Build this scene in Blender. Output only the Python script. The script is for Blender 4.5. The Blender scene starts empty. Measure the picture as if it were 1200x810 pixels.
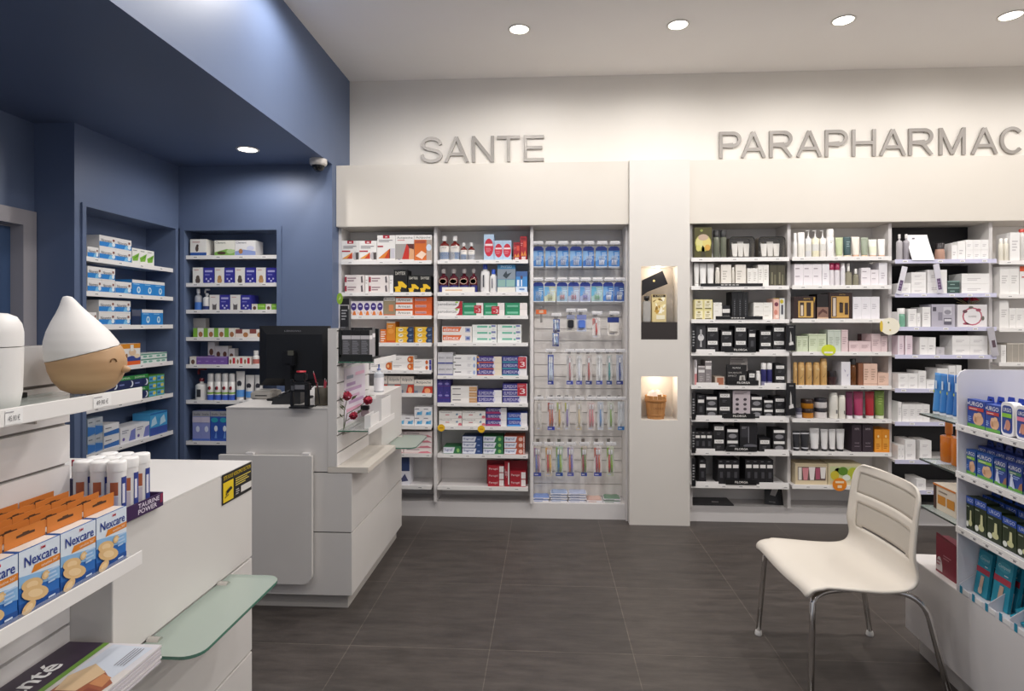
import bpy, bmesh, math, random
from mathutils import Matrix, Vector
random.seed(4)
SC = bpy.context.scene
# ---------------------------------------------------------------- camera
F = 700.0; HZ = 377.0; CAMZ = 1.5
YAW = math.atan(40 / F); SN, CS = math.sin(YAW), math.cos(YAW)
cd = bpy.data.cameras.new('camera'); cam = bpy.data.objects.new('camera', cd); SC.collection.objects.link(cam)
cam.location = (0, 0, CAMZ); cam.rotation_euler = (math.pi / 2, 0, YAW)
cd.sensor_width = 36; cd.lens = F / 1200 * 36; cd.shift_y = (HZ - 405) / 1200; cd.clip_start = .05; cd.clip_end = 60
SC.camera = cam
# ---------------------------------------------------------------- light and exposure
SC.view_settings.view_transform = 'Standard'; SC.view_settings.look = 'None'
SC.view_settings.gamma = 1; SC.view_settings.use_curve_mapping = False
SC.view_settings.exposure = 0.12
W = bpy.data.worlds.new('world'); SC.world = W; W.use_nodes = True
W.node_tree.nodes['Background'].inputs[0].default_value = (.86, .9, 1, 1)
W.node_tree.nodes['Background'].inputs[1].default_value = 0.45
SC.cycles.max_bounces = 7; SC.cycles.diffuse_bounces = 4; SC.cycles.glossy_bounces = 3
SC.cycles.transparent_max_bounces = 12; SC.cycles.caustics_reflective = False; SC.cycles.caustics_refractive = False
SC.cycles.sample_clamp_indirect = 4; SC.cycles.use_denoising = True
SPOT_W = {4.0: 18.5, 2.75: 47.0, 1.2: 28.0, -.4: 10.0, 3.28: 44.0}
CEIL = 3.46; SOF = 2.68
SPOTS = [(x, y, CEIL) for y in (4.0, 2.75, 1.2, -.4) for x in (-.18, .87, 1.93, 2.97, 4.1)] + [(-1.2, 3.28, CEIL), (-1.18, 1.2, CEIL)]
SOFSPOTS = [(-2.04, 3.98, SOF), (-2.04, 1.2, SOF)]

# ---------------------------------------------------------------- helpers
def ray(u, v):
    x = (u - 600) / F; z = -(v - HZ) / F
    return Vector((-SN + x * CS, CS + x * SN, z))
def atY(u, v, Y): d = ray(u, v); return Vector((0, 0, CAMZ)) + d * (Y / d.y)
def atX(u, v, X): d = ray(u, v); return Vector((0, 0, CAMZ)) + d * (X / d.x)
def atZ(u, v, Z): d = ray(u, v); return Vector((0, 0, CAMZ)) + d * ((Z - CAMZ) / d.z)
def atP(u, v, p, n):
    d = ray(u, v); o = Vector((0, 0, CAMZ)); return o + d * ((p - o).dot(n) / d.dot(n))
def lin(c): return tuple((x / 12.92 if x <= .04045 else ((x + .055) / 1.055) ** 2.4) for x in c)
_M = {}
def M(hexc, rough=.5, metal=0., alpha=None, emit=0, coat=0, trans=0, name=None):
    k = (hexc, rough, metal, alpha, emit, coat, trans)
    if k in _M: return _M[k]
    m = bpy.data.materials.new(name or 'surface_' + hexc); m.use_nodes = True
    b = m.node_tree.nodes['Principled BSDF']
    c = lin([int(hexc[i:i + 2], 16) / 255 for i in (0, 2, 4)]) + (1,)
    b.inputs['Base Color'].default_value = c; b.inputs['Roughness'].default_value = rough
    b.inputs['Metallic'].default_value = metal
    if coat: b.inputs['Coat Weight'].default_value = coat
    if trans: b.inputs['Transmission Weight'].default_value = trans
    if alpha is not None: b.inputs['Alpha'].default_value = alpha
    if emit: b.inputs['Emission Color'].default_value = c; b.inputs['Emission Strength'].default_value = emit
    _M[k] = m; return m
def noisy(name, hexa, hexb, scale, rough, bump=.0, stretch=(1, 1, 1), spec=.5):
    m = bpy.data.materials.new(name); m.use_nodes = True; nt = m.node_tree; b = nt.nodes['Principled BSDF']
    tc = nt.nodes.new('ShaderNodeTexCoord'); mp = nt.nodes.new('ShaderNodeMapping'); mp.inputs['Scale'].default_value = stretch
    n = nt.nodes.new('ShaderNodeTexNoise'); n.inputs['Scale'].default_value = scale; n.inputs['Detail'].default_value = 5
    r = nt.nodes.new('ShaderNodeValToRGB')
    for e, h in zip(r.color_ramp.elements, (hexa, hexb)): e.color = lin([int(h[i:i + 2], 16) / 255 for i in (0, 2, 4)]) + (1,)
    r.color_ramp.elements[0].position = .3; r.color_ramp.elements[1].position = .7
    nt.links.new(tc.outputs['Object'], mp.inputs[0]); nt.links.new(mp.outputs[0], n.inputs[0])
    nt.links.new(n.outputs[0], r.inputs[0]); nt.links.new(r.outputs[0], b.inputs['Base Color'])
    b.inputs['Roughness'].default_value = rough; b.inputs['Specular IOR Level'].default_value = spec
    if bump:
        bp = nt.nodes.new('ShaderNodeBump'); bp.inputs['Strength'].default_value = bump; bp.inputs['Distance'].default_value = .01
        nt.links.new(n.outputs[0], bp.inputs['Height']); nt.links.new(bp.outputs[0], b.inputs['Normal'])
    return m
WHITE = noisy('white_paint', 'f0ebe3', 'ebe6de', 2, .6)
CEILM = noisy('ceiling_paint', 'f9f6f4', 'f7f3f1', 1.5, .8)
LAM = noisy('warm_white_laminate', 'ded7cd', 'dad3c8', 1.2, .38)
LAMG = noisy('cool_white_laminate', 'e7e3e1', 'e3dfde', 3, .4)
GREY = noisy('grey_shelf_laminate', 'f4f0ec', 'f0ece8', 3, .55)
BLUE = noisy('blue_paint', '62718f', '5e6d8b', 2, .5)
RAIL = M('f4f1ee', .35, name='white_price_rail')
STEEL = M('b9b4ae', .25, 1); CHROME = M('d8d4d0', .12, 1, name='chrome')
BLACK = M('141416', .4); DARK = M('26252a', .5)
CLEAR = M('ffffff', .08, 0, .12, name='clear_plastic'); CLEARW = M('f4f4f8', .2, 0, .45, name='milky_plastic')
GLASS = M('cddcd6', .08, 0, .32, name='green_tinted_glass'); FROST = M('b3c0b6', .35, 0, .64, name='frosted_glass')
GEDGE = M('3f7a66', .2, 0, .85, name='glass_edge')

_TXT = {}
def text_geo(s, bold=0.0):
    k = (s, bold)
    if k in _TXT: return _TXT[k]
    cu = bpy.data.curves.new('lettering', 'FONT'); cu.body = s; cu.resolution_u = 2; cu.offset = bold
    o = bpy.data.objects.new('lettering', cu); SC.collection.objects.link(o)
    dg = bpy.context.evaluated_depsgraph_get(); me = o.evaluated_get(dg).to_mesh()
    vs = [(v.co.x, v.co.y) for v in me.vertices]; fs = [tuple(p.vertices) for p in me.polygons]
    o.evaluated_get(dg).to_mesh_clear(); bpy.data.objects.remove(o); bpy.data.curves.remove(cu)
    xs = [a for a, _ in vs] or [0, 1]; ys = [b for _, b in vs] or [0, 1]
    x0, x1, y0, y1 = min(xs), max(xs), min(ys), max(ys)
    vs = [((a - x0) / max(1e-6, x1 - x0), (b - y0) / max(1e-6, y1 - y0)) for a, b in vs]
    _TXT[k] = (vs, fs, (x1 - x0) / max(1e-6, y1 - y0)); return _TXT[k]

class MB:
    def __init__(s): s.v = []; s.f = []; s.m = []; s.ms = []; s.sm = []
    def mi(s, m):
        if m not in s.ms: s.ms.append(m)
        return s.ms.index(m)
    def add(s, vs, fs, m, smooth=False, T=None):
        o = len(s.v); s.v += [tuple(T @ Vector(p)) if T else tuple(p) for p in vs]; i = s.mi(m)
        for f in fs: s.f.append(tuple(o + k for k in f)); s.m.append(i); s.sm.append(smooth)
        return s
    def box(s, x0, x1, y0, y1, z0, z1, m, b=0, T=None):
        if b:
            bm = bmesh.new(); bmesh.ops.create_cube(bm, size=1)
            for v in bm.verts: v.co = Vector(((x0 + x1) / 2 + v.co.x * (x1 - x0), (y0 + y1) / 2 + v.co.y * (y1 - y0), (z0 + z1) / 2 + v.co.z * (z1 - z0)))
            bmesh.ops.bevel(bm, geom=bm.edges[:], offset=b, segments=2, affect='EDGES', clamp_overlap=True)
            bm.verts.index_update(); s.add([v.co.copy() for v in bm.verts], [[v.index for v in f.verts] for f in bm.faces], m, False, T); bm.free(); return s
        vs = [(x, y, z) for x in (x0, x1) for y in (y0, y1) for z in (z0, z1)]
        return s.add(vs, [(0, 1, 3, 2), (4, 6, 7, 5), (0, 4, 5, 1), (2, 3, 7, 6), (0, 2, 6, 4), (1, 5, 7, 3)], m, False, T)
    def prism(s, pts, d, m, T=None, smooth=False):
        """polygon pts (x,z) in the plane y=0, extruded to y=d"""
        n = len(pts); vs = [(a, 0, b) for a, b in pts] + [(a, d, b) for a, b in pts]
        fs = [tuple(range(n)), tuple(range(2 * n - 1, n - 1, -1))] + [(i, n + i, n + (i + 1) % n, (i + 1) % n) for i in range(n)]
        return s.add(vs, fs, m, smooth, T)
    def lathe(s, prof, m, n=16, T=None, cap=True, smooth=True, sx=1, sy=1):
        vs = []; fs = []
        for r, z in prof:
            for k in range(n): a = 2 * math.pi * k / n; vs.append((r * math.cos(a) * sx, r * math.sin(a) * sy, z))
        for j in range(len(prof) - 1):
            for k in range(n): fs.append((j * n + k, j * n + (k + 1) % n, (j + 1) * n + (k + 1) % n, (j + 1) * n + k))
        s.add(vs, fs, m, smooth, T)
        if cap:
            L = len(prof) - 1
            if prof[0][0] > 1e-4: s.add(vs[:n], [tuple(range(n))[::-1]], m, False, T)
            if prof[L][0] > 1e-4: s.add(vs[L * n:], [tuple(range(n))], m, False, T)
        return s
    def tube(s, path, r, m, n=8, T=None):
        P = [Vector(p) for p in path]; rings = []; vs = []; up = Vector((0, 0, 1))
        rr = r if isinstance(r, (list, tuple)) else [r] * len(P)
        for i, p in enumerate(P):
            t = (P[min(i + 1, len(P) - 1)] - P[max(i - 1, 0)]).normalized()
            a = t.cross(up if abs(t.z) < .9 else Vector((1, 0, 0))).normalized()
            if rings and a.dot(rings[-1]) < 0: a = -a
            rings.append(a); b = t.cross(a).normalized()
            for k in range(n): q = 2 * math.pi * k / n; vs.append(p + (a * math.cos(q) + b * math.sin(q)) * rr[i])
        fs = [(j * n + k, j * n + (k + 1) % n, (j + 1) * n + (k + 1) % n, (j + 1) * n + k) for j in range(len(P) - 1) for k in range(n)]
        fs += [tuple(range(n))[::-1], tuple(range((len(P) - 1) * n, len(P) * n))]
        return s.add(vs, fs, m, True, T)
    def text(s, x0, x1, z0, z1, y, t, m, T=None, bold=0.0, fit=False):
        vs, fs, asp = text_geo(t, bold); w = x1 - x0; h = z1 - z0
        if fit and w / h > asp: nw = h * asp; x0 += (w - nw) / 2; w = nw
        elif fit: nh = w / asp; z0 += (h - nh) / 2; h = nh
        return s.add([(x0 + a * w, y, z0 + b * h) for a, b in vs], fs, m, False, T)
    def decals(s, dec, x0, w, z0, h, y, T=None, step=.0005):
        for k, d in enumerate(dec):
            yy = y - step * (k % 6 + 1); m = M(d[-1], .45); q = d[0]
            X = lambda a: x0 + a * w
            Z = lambda b: z0 + b * h
            if q == 'r': s.add([(X(d[1]), yy, Z(d[2])), (X(d[3]), yy, Z(d[2])), (X(d[3]), yy, Z(d[4])), (X(d[1]), yy, Z(d[4]))], [(0, 1, 2, 3)], m, False, T)
            elif q == 'e': s.add([(X(d[1] + d[3] * math.cos(a * math.pi / 8)), yy, Z(d[2] + d[4] * math.sin(a * math.pi / 8))) for a in range(16)], [tuple(range(16))], m, False, T)
            elif q == 'p': s.add([(X(a), yy, Z(b)) for a, b in d[1]], [tuple(range(len(d[1])))], m, False, T)
            elif q == 't': s.text(X(d[1]), X(d[3]), Z(d[2]), Z(d[4]), yy, d[5], m, T)
            elif q == 'l':  # lines of small print
                n = d[5]
                for i in range(n):
                    a = d[2] + (d[4] - d[2]) * (i + .2) / n; b = d[2] + (d[4] - d[2]) * (i + .65) / n; e = d[3] - (d[3] - d[1]) * (.35 if i == 0 else .12 * (i % 3))
                    s.add([(X(d[1]), yy, Z(a)), (X(e), yy, Z(a)), (X(e), yy, Z(b)), (X(d[1]), yy, Z(b))], [(0, 1, 2, 3)], m, False, T)
        return s
    def build(s, name, parent=None, loc=None, rz=0, kind=None):
        me = bpy.data.meshes.new(name); me.from_pydata(s.v, [], s.f)
        for m in s.ms: me.materials.append(m)
        me.polygons.foreach_set('material_index', s.m); me.polygons.foreach_set('use_smooth', s.sm); me.update()
        o = bpy.data.objects.new(name, me); SC.collection.objects.link(o)
        if parent: o.parent = parent
        if loc is not None: o.location = loc
        o.rotation_euler.z = rz
        if kind: o['kind'] = kind
        return o
def recalc(o):
    bm = bmesh.new(); bm.from_mesh(o.data); bmesh.ops.recalc_face_normals(bm, faces=bm.faces[:]); bm.to_mesh(o.data); bm.free(); return o
def empty(name, loc=(0, 0, 0), rz=0):
    o = bpy.data.objects.new(name, None); SC.collection.objects.link(o); o.location = loc; o.rotation_euler.z = rz; o.empty_display_size = .05; return o
def tag(o, label, cat, group=None):
    o['label'] = label; o['category'] = cat
    if group: o['group'] = group
    return o
KIDS = {}
def dup(o, parent=None):
    c = o.copy(); SC.collection.objects.link(c)
    if parent: c.parent = parent
    for ch in [x for x in o.children]: dup(ch, c)
    return c
def S(name, mb): return mb.build(name, kind='structure')

# ---------------------------------------------------------------- room
XL = -1.60        # soffit side / left end of the white shelving
YW = 4.79         # white back wall
YB = 4.39         # blue rear wall face
XB = -2.79        # blue left wall face
XD = -3.04        # door wall face
YC = 3.385        # front end of the blue left wall
XR = 5.2; YF = -2.6
def floor_mat():
    m = bpy.data.materials.new('dark_floor_tile'); m.use_nodes = True; nt = m.node_tree; b = nt.nodes['Principled BSDF']; L = nt.links.new
    tc = nt.nodes.new('ShaderNodeTexCoord'); mp = nt.nodes.new('ShaderNodeMapping')
    mp.inputs['Location'].default_value = (.258, .0, 0)
    br = nt.nodes.new('ShaderNodeTexBrick'); br.offset = 0; br.squash = 1
    br.inputs['Scale'].default_value = 1; br.inputs['Brick Width'].default_value = .65; br.inputs['Row Height'].default_value = .68
    br.inputs['Mortar Size'].default_value = .0025; br.inputs['Mortar Smooth'].default_value = .3
    br.inputs['Color1'].default_value = lin((.30, .275, .26)) + (1,); br.inputs['Color2'].default_value = lin((.28, .258, .245)) + (1,)
    br.inputs['Mortar'].default_value = lin((.385, .355, .33)) + (1,)
    n = nt.nodes.new('ShaderNodeTexNoise'); n.inputs['Scale'].default_value = 4.5; n.inputs['Detail'].default_value = 9; n.inputs['Roughness'].default_value = .72
    mp2 = nt.nodes.new('ShaderNodeMapping'); mp2.inputs['Scale'].default_value = (.9, 4.2, 1)
    mx = nt.nodes.new('ShaderNodeMix'); mx.data_type = 'RGBA'; mx.blend_type = 'OVERLAY'; mx.inputs[0].default_value = .8
    L(tc.outputs['Object'], mp.inputs[0]); L(mp.outputs[0], br.inputs[0]); L(tc.outputs['Object'], mp2.inputs[0]); L(mp2.outputs[0], n.inputs[0])
    rr = nt.nodes.new('ShaderNodeMapRange'); rr.inputs[1].default_value = .36; rr.inputs[2].default_value = .66; rr.inputs[3].default_value = .28; rr.inputs[4].default_value = .68; L(n.outputs[0], rr.inputs[0]); L(br.outputs['Color'], mx.inputs[6]); L(rr.outputs[0], mx.inputs[7]); L(mx.outputs[2], b.inputs['Base Color'])
    r = nt.nodes.new('ShaderNodeMapRange'); r.inputs[3].default_value = .33; r.inputs[4].default_value = .55; L(n.outputs[0], r.inputs[0]); L(r.outputs[0], b.inputs['Roughness'])
    bp = nt.nodes.new('ShaderNodeBump'); bp.inputs['Strength'].default_value = .25; bp.inputs['Distance'].default_value = .004
    L(br.outputs['Fac'], bp.inputs['Height']); bp.invert = True; L(bp.outputs[0], b.inputs['Normal'])
    return m
S('floor', MB().box(-3.3, XR + .1, YF, YW + .1, -.06, 0, floor_mat()))
S('ceiling', MB().box(XL, XR + .1, YF, YW + .1, CEIL, CEIL + .1, CEILM))
S('wall_back', MB().box(XL - .02, XR + .1, YW, YW + .1, 0, CEIL, WHITE))
S('wall_right', MB().box(XR, XR + .1, YF, YW, 0, CEIL, WHITE))
# bulkhead over the blue corner: underside and side face
S('wall_soffit', MB().box(-3.3, XL, YF, YW + .1, SOF, CEIL + .1, BLUE))
# blue left wall with its shelf alcove
AY0, AY1, AZ0, AZ1, AXB = 3.463, 4.335, .30, 2.197, -3.01
mb = MB()
mb.box(AXB, XB, YC, AY0, 0, SOF, BLUE).box(AXB, XB, AY1, YB, 0, SOF, BLUE)
mb.box(AXB, XB, AY0, AY1, AZ1, SOF, BLUE).box(AXB, XB, AY0, AY1, 0, AZ0, BLUE)
mb.box(-3.3, AXB, YC, YB + .4, 0, SOF, BLUE)
S('wall_left', mb)
fr = MB(); fr.box(XB + .0004, XB + .012, AY0 - .03, AY0, AZ0, AZ1 - .0004, BLUE).box(XB + .0004, XB + .012, AY1, AY1 + .03, AZ0, AZ1 - .0004, BLUE).box(XB + .0004, XB + .012, AY0 - .03, AY1 + .03, AZ1, AZ1 + .02, BLUE)
S('trim_1', fr)
# blue rear wall with its alcove
RX0, RX1, RZ1, RYB = atY(217, 300, YB).x, atY(325, 300, YB).x, 2.19, YB + .2
mb = MB()
mb.box(XB, RX0, YB, RYB, 0, SOF, BLUE).box(RX1, XL, YB, RYB, 0, SOF, BLUE).box(RX0, RX1, YB, RYB, RZ1, SOF, BLUE).box(RX0, RX1, YB, RYB, 0, .3, BLUE)
mb.box(XB, XL, RYB, YW + .1, 0, SOF, BLUE)
S('wall_rear', mb)
fr = MB(); fr.box(RX0 - .035, RX0, YB - .012, YB, .3, RZ1 + .03, BLUE).box(RX1, RX1 + .035, YB - .012, YB - .0004, .3, RZ1 + .03, BLUE).box(RX0, RX1, YB - .012, YB, RZ1, RZ1 + .03, BLUE)
S('trim_2', fr)
# door wall
DY0, DY1, DZ = 2.25, 3.29, 2.06
mb = MB(); mb.box(-3.3, XD, YF, DY0 - .09, 0, SOF, BLUE).box(-3.3, XD, DY1 + .09, YC, 0, SOF, BLUE).box(-3.3, XD, DY0 - .09, DY1 + .09, DZ + .09, SOF, BLUE)
S('wall_doorside', mb)
NAVY = noisy('door_paint', '41597f', '3c547a', 2, .45)
mb = MB(); mb.box(-3.14, -3.1, DY0, DY1, .005, DZ - .01, NAVY); d = mb.build('door_1', kind='structure')
mb = MB(); mb.box(-3.1, -3.088, DY0 + .1, DY1 - .08, .1, DZ - .13, NAVY, .004); mb.build('door_panel', d)
mb = MB(); mb.box(-3.16, XD + .02, DY1, DY1 + .09, 0, DZ + .09, M('a7a3a8', .5)).box(-3.16, XD + .02, DY0 - .09, DY0, 0, DZ + .09, M('a7a3a8', .5)).box(-3.16, XD + .02, DY0, DY1, DZ, DZ + .09, M('a7a3a8', .5))
S('trim_3', mb)

# ---------------------------------------------------------------- ceiling downlights
def downlight(x, y, z, lab, power, r=.075):
    t = empty('downlight', (x, y, z))
    MB().lathe([(r, 0), (r, -.004), (r * .84, -.006), (r * .8, .0), (r * .78, -.001)], M('e8e4de', .3), 28, cap=False).build('trim_ring', t)
    MB().lathe([(.0, -.0015), (r * .8, -.0015)], M('fff6e6', .5, emit=14), 24, cap=False).build('lamp_lens', t)
    tag(t, lab, 'ceiling light', 'recessed downlights')
    l = bpy.data.lights.new('lamp_glow', 'SPOT'); l.energy = power; l.spot_size = math.radians(176); l.spot_blend = .45; l.shadow_soft_size = .06; l.color = (1, .965, .935)
    o = bpy.data.objects.new('lamp_glow', l); SC.collection.objects.link(o); o.parent = t; o.location = (0, 0, -.02)
ordw = ['first', 'second', 'third', 'fourth', 'fifth', 'sixth', 'seventh', 'eighth', 'ninth', 'tenth', 'eleventh', 'twelfth']
rown = {3.28: 'beside the blue bulkhead', 4.0: 'in the row nearest the back wall', 2.75: 'in the second row from the back wall', 1.2: 'in the third row from the back wall', -.4: 'in the row behind the camera'}
cnt = {}
for x, y, z in sorted(SPOTS, key=lambda p: (-p[1], p[0])):
    cnt[y] = cnt.get(y, 0) + 1
    downlight(x, y, z, f'{ordw[cnt[y] - 1]} round white downlight {rown[y]}', SPOT_W[y])
downlight(*SOFSPOTS[0], 'round downlight in the dark blue bulkhead near the dome camera', 20)
downlight(*SOFSPOTS[1], 'round downlight in the blue bulkhead nearer the door', 20)
p = atZ(373, 187, SOF); t = empty('security_camera', (p.x, p.y, SOF))
MB().lathe([(.062, 0), (.062, -.03), (.055, -.042), (.045, -.046)], M('dcd6d0', .4), 24).build('housing', t)
MB().lathe([(.045, -.046), (.043, -.06), (.032, -.078), (.015, -.088), (0, -.09)], M('17171a', .08), 24).build('dome', t)
tag(t, 'small white dome security camera under the blue bulkhead edge', 'security camera')

# ---------------------------------------------------------------- wall lettering
def arc(cx, cz, rx, rz, a0, a1, n=14): return [(cx + rx * math.cos(math.radians(a0 + (a1 - a0) * k / n)), cz + rz * math.sin(math.radians(a0 + (a1 - a0) * k / n))) for k in range(n + 1)]
def strokes(ch, w, h, s):
    """centre lines of a plain sans capital of width w, height h and stroke s"""
    e = s / 2; L, R, B, T = e, w - e, e, h - e; m = h * .5
    if ch == 'I': return [[(w / 2, 0), (w / 2, h)]]
    if ch == 'T': return [[(0, T), (w, T)], [(w / 2, 0), (w / 2, h)]]
    if ch == 'E': return [[(L, 0), (L, h)], [(0, T), (w, T)], [(0, m + e * .4), (w * .92, m + e * .4)], [(0, B), (w, B)]]
    if ch == 'H': return [[(L, 0), (L, h)], [(R, 0), (R, h)], [(L, m), (R, m)]]
    if ch == 'N': return [[(L, 0), (L, h)], [(R, 0), (R, h)], [(L, h - s * .3), (R, s * .3)]]
    if ch == 'M': return [[(L, 0), (L, h)], [(R, 0), (R, h)], [(L, h - s * .2), (w / 2, s * .3)], [(w / 2, s * .3), (R, h - s * .2)]]
    if ch == 'A': return [[(L * .9, 0), (w / 2, h - e * .4)], [(w - L * .9, 0), (w / 2, h - e * .4)], [(w * .2, h * .32), (w * .8, h * .32)]]
    if ch in 'PR':
        q = h * .25; out = [[(L, 0), (L, h)], [(L, T), (R - q, T)] + arc(R - q, T - q + e * .3, q, q - e * .3, 90, -90) + [(R - q, T - 2 * q + e * .6), (L, T - 2 * q + e * .6)]]
        if ch == 'R': out.append([(w * .5, T - 2 * q + e * .6), (w * .64, h * .36), (R + e * .2, 0)])
        return out
    if ch == 'C': return [arc(w / 2, m, w / 2 - e, m - e, 42, 318, 30)]
    if ch == 'S': return [[(R - e * .1, h * .70)] + arc(w * .5, h * .735, w * .40 - e * .2, h * .265 - e, 18, 180, 12) + [(w * .14, h * .65), (w * .22, h * .575), (w * .5, h * .51), (w * .78, h * .445)] + arc(w * .5, h * .275, w * .43 - e * .1, h * .275 - e, 38, -180, 18) + [(L * .8, h * .32)]]
def letter(ch, u0, u1, z0, z1, lab, grp):
    x0, x1 = atY(u0, 170, YW - .025).x, atY(u1, 170, YW - .025).x; w, h = x1 - x0, z1 - z0; s = h * .122
    b = MB(); mt = M('9a9590', .4, .3, name='brushed_letter_metal')
    for q, P in enumerate(strokes(ch, w, h, s)):
        P = [Vector(p) for p in P]; Lf, Rt = [], []
        for i, p in enumerate(P):
            d0 = (p - P[i - 1]).normalized() if i else (P[1] - p).normalized(); d1 = (P[i + 1] - p).normalized() if i < len(P) - 1 else d0
            n0, n1 = Vector((-d0.y, d0.x)), Vector((-d1.y, d1.x)); n = n0 + n1; n = n / max(.5, n.length) if n.length > .01 else n0; k = min(1.6, 1 / max(.3, n.normalized().dot(n0))); n = n.normalized() * k * s / 2
            c = lambda t: (min(max(t.x, 0), w), min(max(t.y, 0), h)); Lf.append(c(p + n)); Rt.append(c(p - n))
        y0 = -.018 - .0002 * q; m = len(P)
        vs = [(x0 + a, YW + y0, z0 + c_) for a, c_ in Lf] + [(x0 + a, YW + y0, z0 + c_) for a, c_ in Rt] + [(x0 + a, YW - .003, z0 + c_) for a, c_ in Lf] + [(x0 + a, YW - .003, z0 + c_) for a, c_ in Rt]
        fs = [(0, m, 3 * m, 2 * m), (m - 1, 3 * m - 1, 4 * m - 1, 2 * m - 1)]
        for i in range(m - 1): fs += [(i, i + 1, m + i + 1, m + i), (i, 2 * m + i, 2 * m + i + 1, i + 1), (m + i, m + i + 1, 3 * m + i + 1, 3 * m + i)]
        b.add(vs, fs, mt)
    tag(b.build('wall_letter'), lab, 'letter', grp)
WL = [('S', 492.6, 518.2), ('A', 520.6, 549.2), ('N', 553, 578.8), ('T', 582.4, 609.2), ('E', 613.6, 637.4)]
for k, (c, a, b_) in enumerate(WL): letter(c, a, b_, 2.782, 2.99, f'brushed metal letter {c}, {ordw[k]} letter of SANTE on the white wall', 'letters of the word SANTE')
WL = [('P', 130, 208), ('A', 207, 294), ('R', 307, 388), ('A', 402, 492), ('P', 503, 583), ('H', 598, 682), ('A', 695, 788), ('R', 798, 884), ('M', 905, 998), ('A', 1018, 1112), ('C', 1120, 1206), ('I', 1222, 1236), ('E', 1256, 1330)]
for k, (c, a, b_) in enumerate(WL): letter(c, 800 + a / 3, 800 + b_ / 3, 2.782, 2.99, f'brushed metal letter {c}, {ordw[k] if k < 12 else "last"} letter of PARAPHARMACIE on the wall', 'letters of the word PARAPHARMACIE')

# ---------------------------------------------------------------- white shelving along the back wall
YH = 4.47          # face of the header boards
YU = 4.53          # front of the uprights
YBK = 4.75         # face of the back panels
YP = 4.56          # plinth face
PLZ = .118
def xU(u, Y=YU): return atY(u, 300, Y).x
HB, HT = 2.222, 2.69
C0, C1 = atY(737.6, 400, 4.45).x, atY(808.5, 400, 4.45).x
tag(MB().box(XL + .002, C0 - .002, YH, YH + .03, HB, HT, LAM, .002).box(XL + .002, C0 - .002, YH + .03, YW - .04, HT - .03, HT, LAM).box(XL + .002, C0 - .002, YH + .03, YBK, HB, HB + .02, LAM).build('header_board'),
    'long plain off-white header board over the left shelves, under SANTE', 'header board')
tag(MB().box(C1 + .002, XR - .002, YH, YH + .03, HB, HT, LAM, .002).box(C1 + .002, XR - .002, YH + .03, YW - .04, HT - .03, HT, LAM).box(C1 + .002, XR - .002, YH + .03, YBK, HB, HB + .02, LAM).build('header_board'),
    'long plain off-white header board over the right shelves, under PARAPHARMACIE', 'header board')

BAYS = {}
# name: (inner left px, inner right px, px centre, rail Y, rail px range, [rail top/bottom v], back material, phrase)
def bay(key, xl, xr, rx0, rx1, yr, rails, phrase, back=GREY, label='', side=GREY, rail_m=RAIL, lsh=True):
    t = empty('shelving_unit', ((xl + xr) / 2, YU, 0)); cx = (xl + xr) / 2
    def bd(mb, name, par=t): return mb.build(name, par)
    th = .022
    T = Matrix.Translation((-cx, -YU, 0))
    bd(MB().box(xl - th, xl, YU, YBK, PLZ, HB - .001, LAMG, T=T), 'side_panel')
    bd(MB().box(xr - .0016, xr - .0004, YU + .002, YBK, PLZ, HB - .001, side, T=T), 'side_lining')
    bd(MB().box(xl + .0005, xr - .0005, YBK, YBK + .012, PLZ, HB - .001, back, T=T), 'back_panel')
    bd(MB().box(xl - th, xr - .0002, YP, YBK + .012, .0, PLZ - .0005, LAMG, T=T), 'plinth')
    zs = []
    um = (rx0 + rx1) / 2
    rX0, rX1 = atY(rx0, 300, yr).x, atY(rx1, 300, yr).x
    for k, vb in enumerate(rails):
        z = atY(um, vb, yr).z; rh = .029
        sh = bd(MB().box(max(rX0, xl + .001), min(rX1, xr - .0022), YU + .002, YBK - .001, z + rh - .02, z + rh - .005, LAMG, T=T).box(rX0, rX1, yr + .004, YU + .002, z + rh - .02, z + rh - .005, LAMG, T=T), 'shelf')
        b = MB().box(rX0, rX1, yr, yr + .004, z, z + rh, rail_m, T=T)
        n = 3 + (k * 7 + len(key)) % 3
        for i in range(n):   # tiny price tickets
            a = rX0 + (rX1 - rX0) * ((i + .3 + .13 * ((k * 5 + i * 3) % 4)) / n)
            b.add([(a, yr - .0006, z + .008), (a + .035, yr - .0006, z + .008), (a + .035, yr - .0006, z + .022), (a, yr - .0006, z + .022)], [(0, 1, 2, 3)], M('fbf9f6', .4), T=T)
            b.add([(a + .004, yr - .0012, z + .012), (a + .028, yr - .0012, z + .012), (a + .028, yr - .0012, z + .016), (a + .004, yr - .0012, z + .016)], [(0, 1, 2, 3)], M('8d8a8c', .5), T=T)
        if key == 'D' and k >= 3:
            for a0, a1 in ((816, 838 + 4 * (k % 3)), (896 - 6 * (k % 2), 924.5)): b.box(atY(a0, 400, yr).x, atY(a1, 400, yr).x, yr + .0005, yr + .0035, z + rh, z + rh + .018, M('f6f3f1', .4), T=T)
        bd(b, 'price_rail', sh)
        zs.append(z + rh - .005)
    tag(t, label, 'shelving unit', 'white shelving bays along the back wall')
    BAYS[key] = dict(z=zs, yr=yr, phrase=phrase, yf=yr + .03, x0=xl, x1=xr)
YRL, YRR = 4.50, 4.445
XA, XB_, XC, XCE = xU(400), xU(512), xU(625), xU(733.5)
XD0, XE0, XF0, XG0, XH0 = xU(811.5), xU(926.5), xU(1045), xU(1163), xU(1284)
bay('A', XA, XB_ - .022, 400, 505.5, YRL, [309.8, 347, 374, 406, 438, 465, 503, 535.5, 573], 'leftmost white bay', label='white shelving bay of bandage and cream boxes at the far left')
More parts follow.
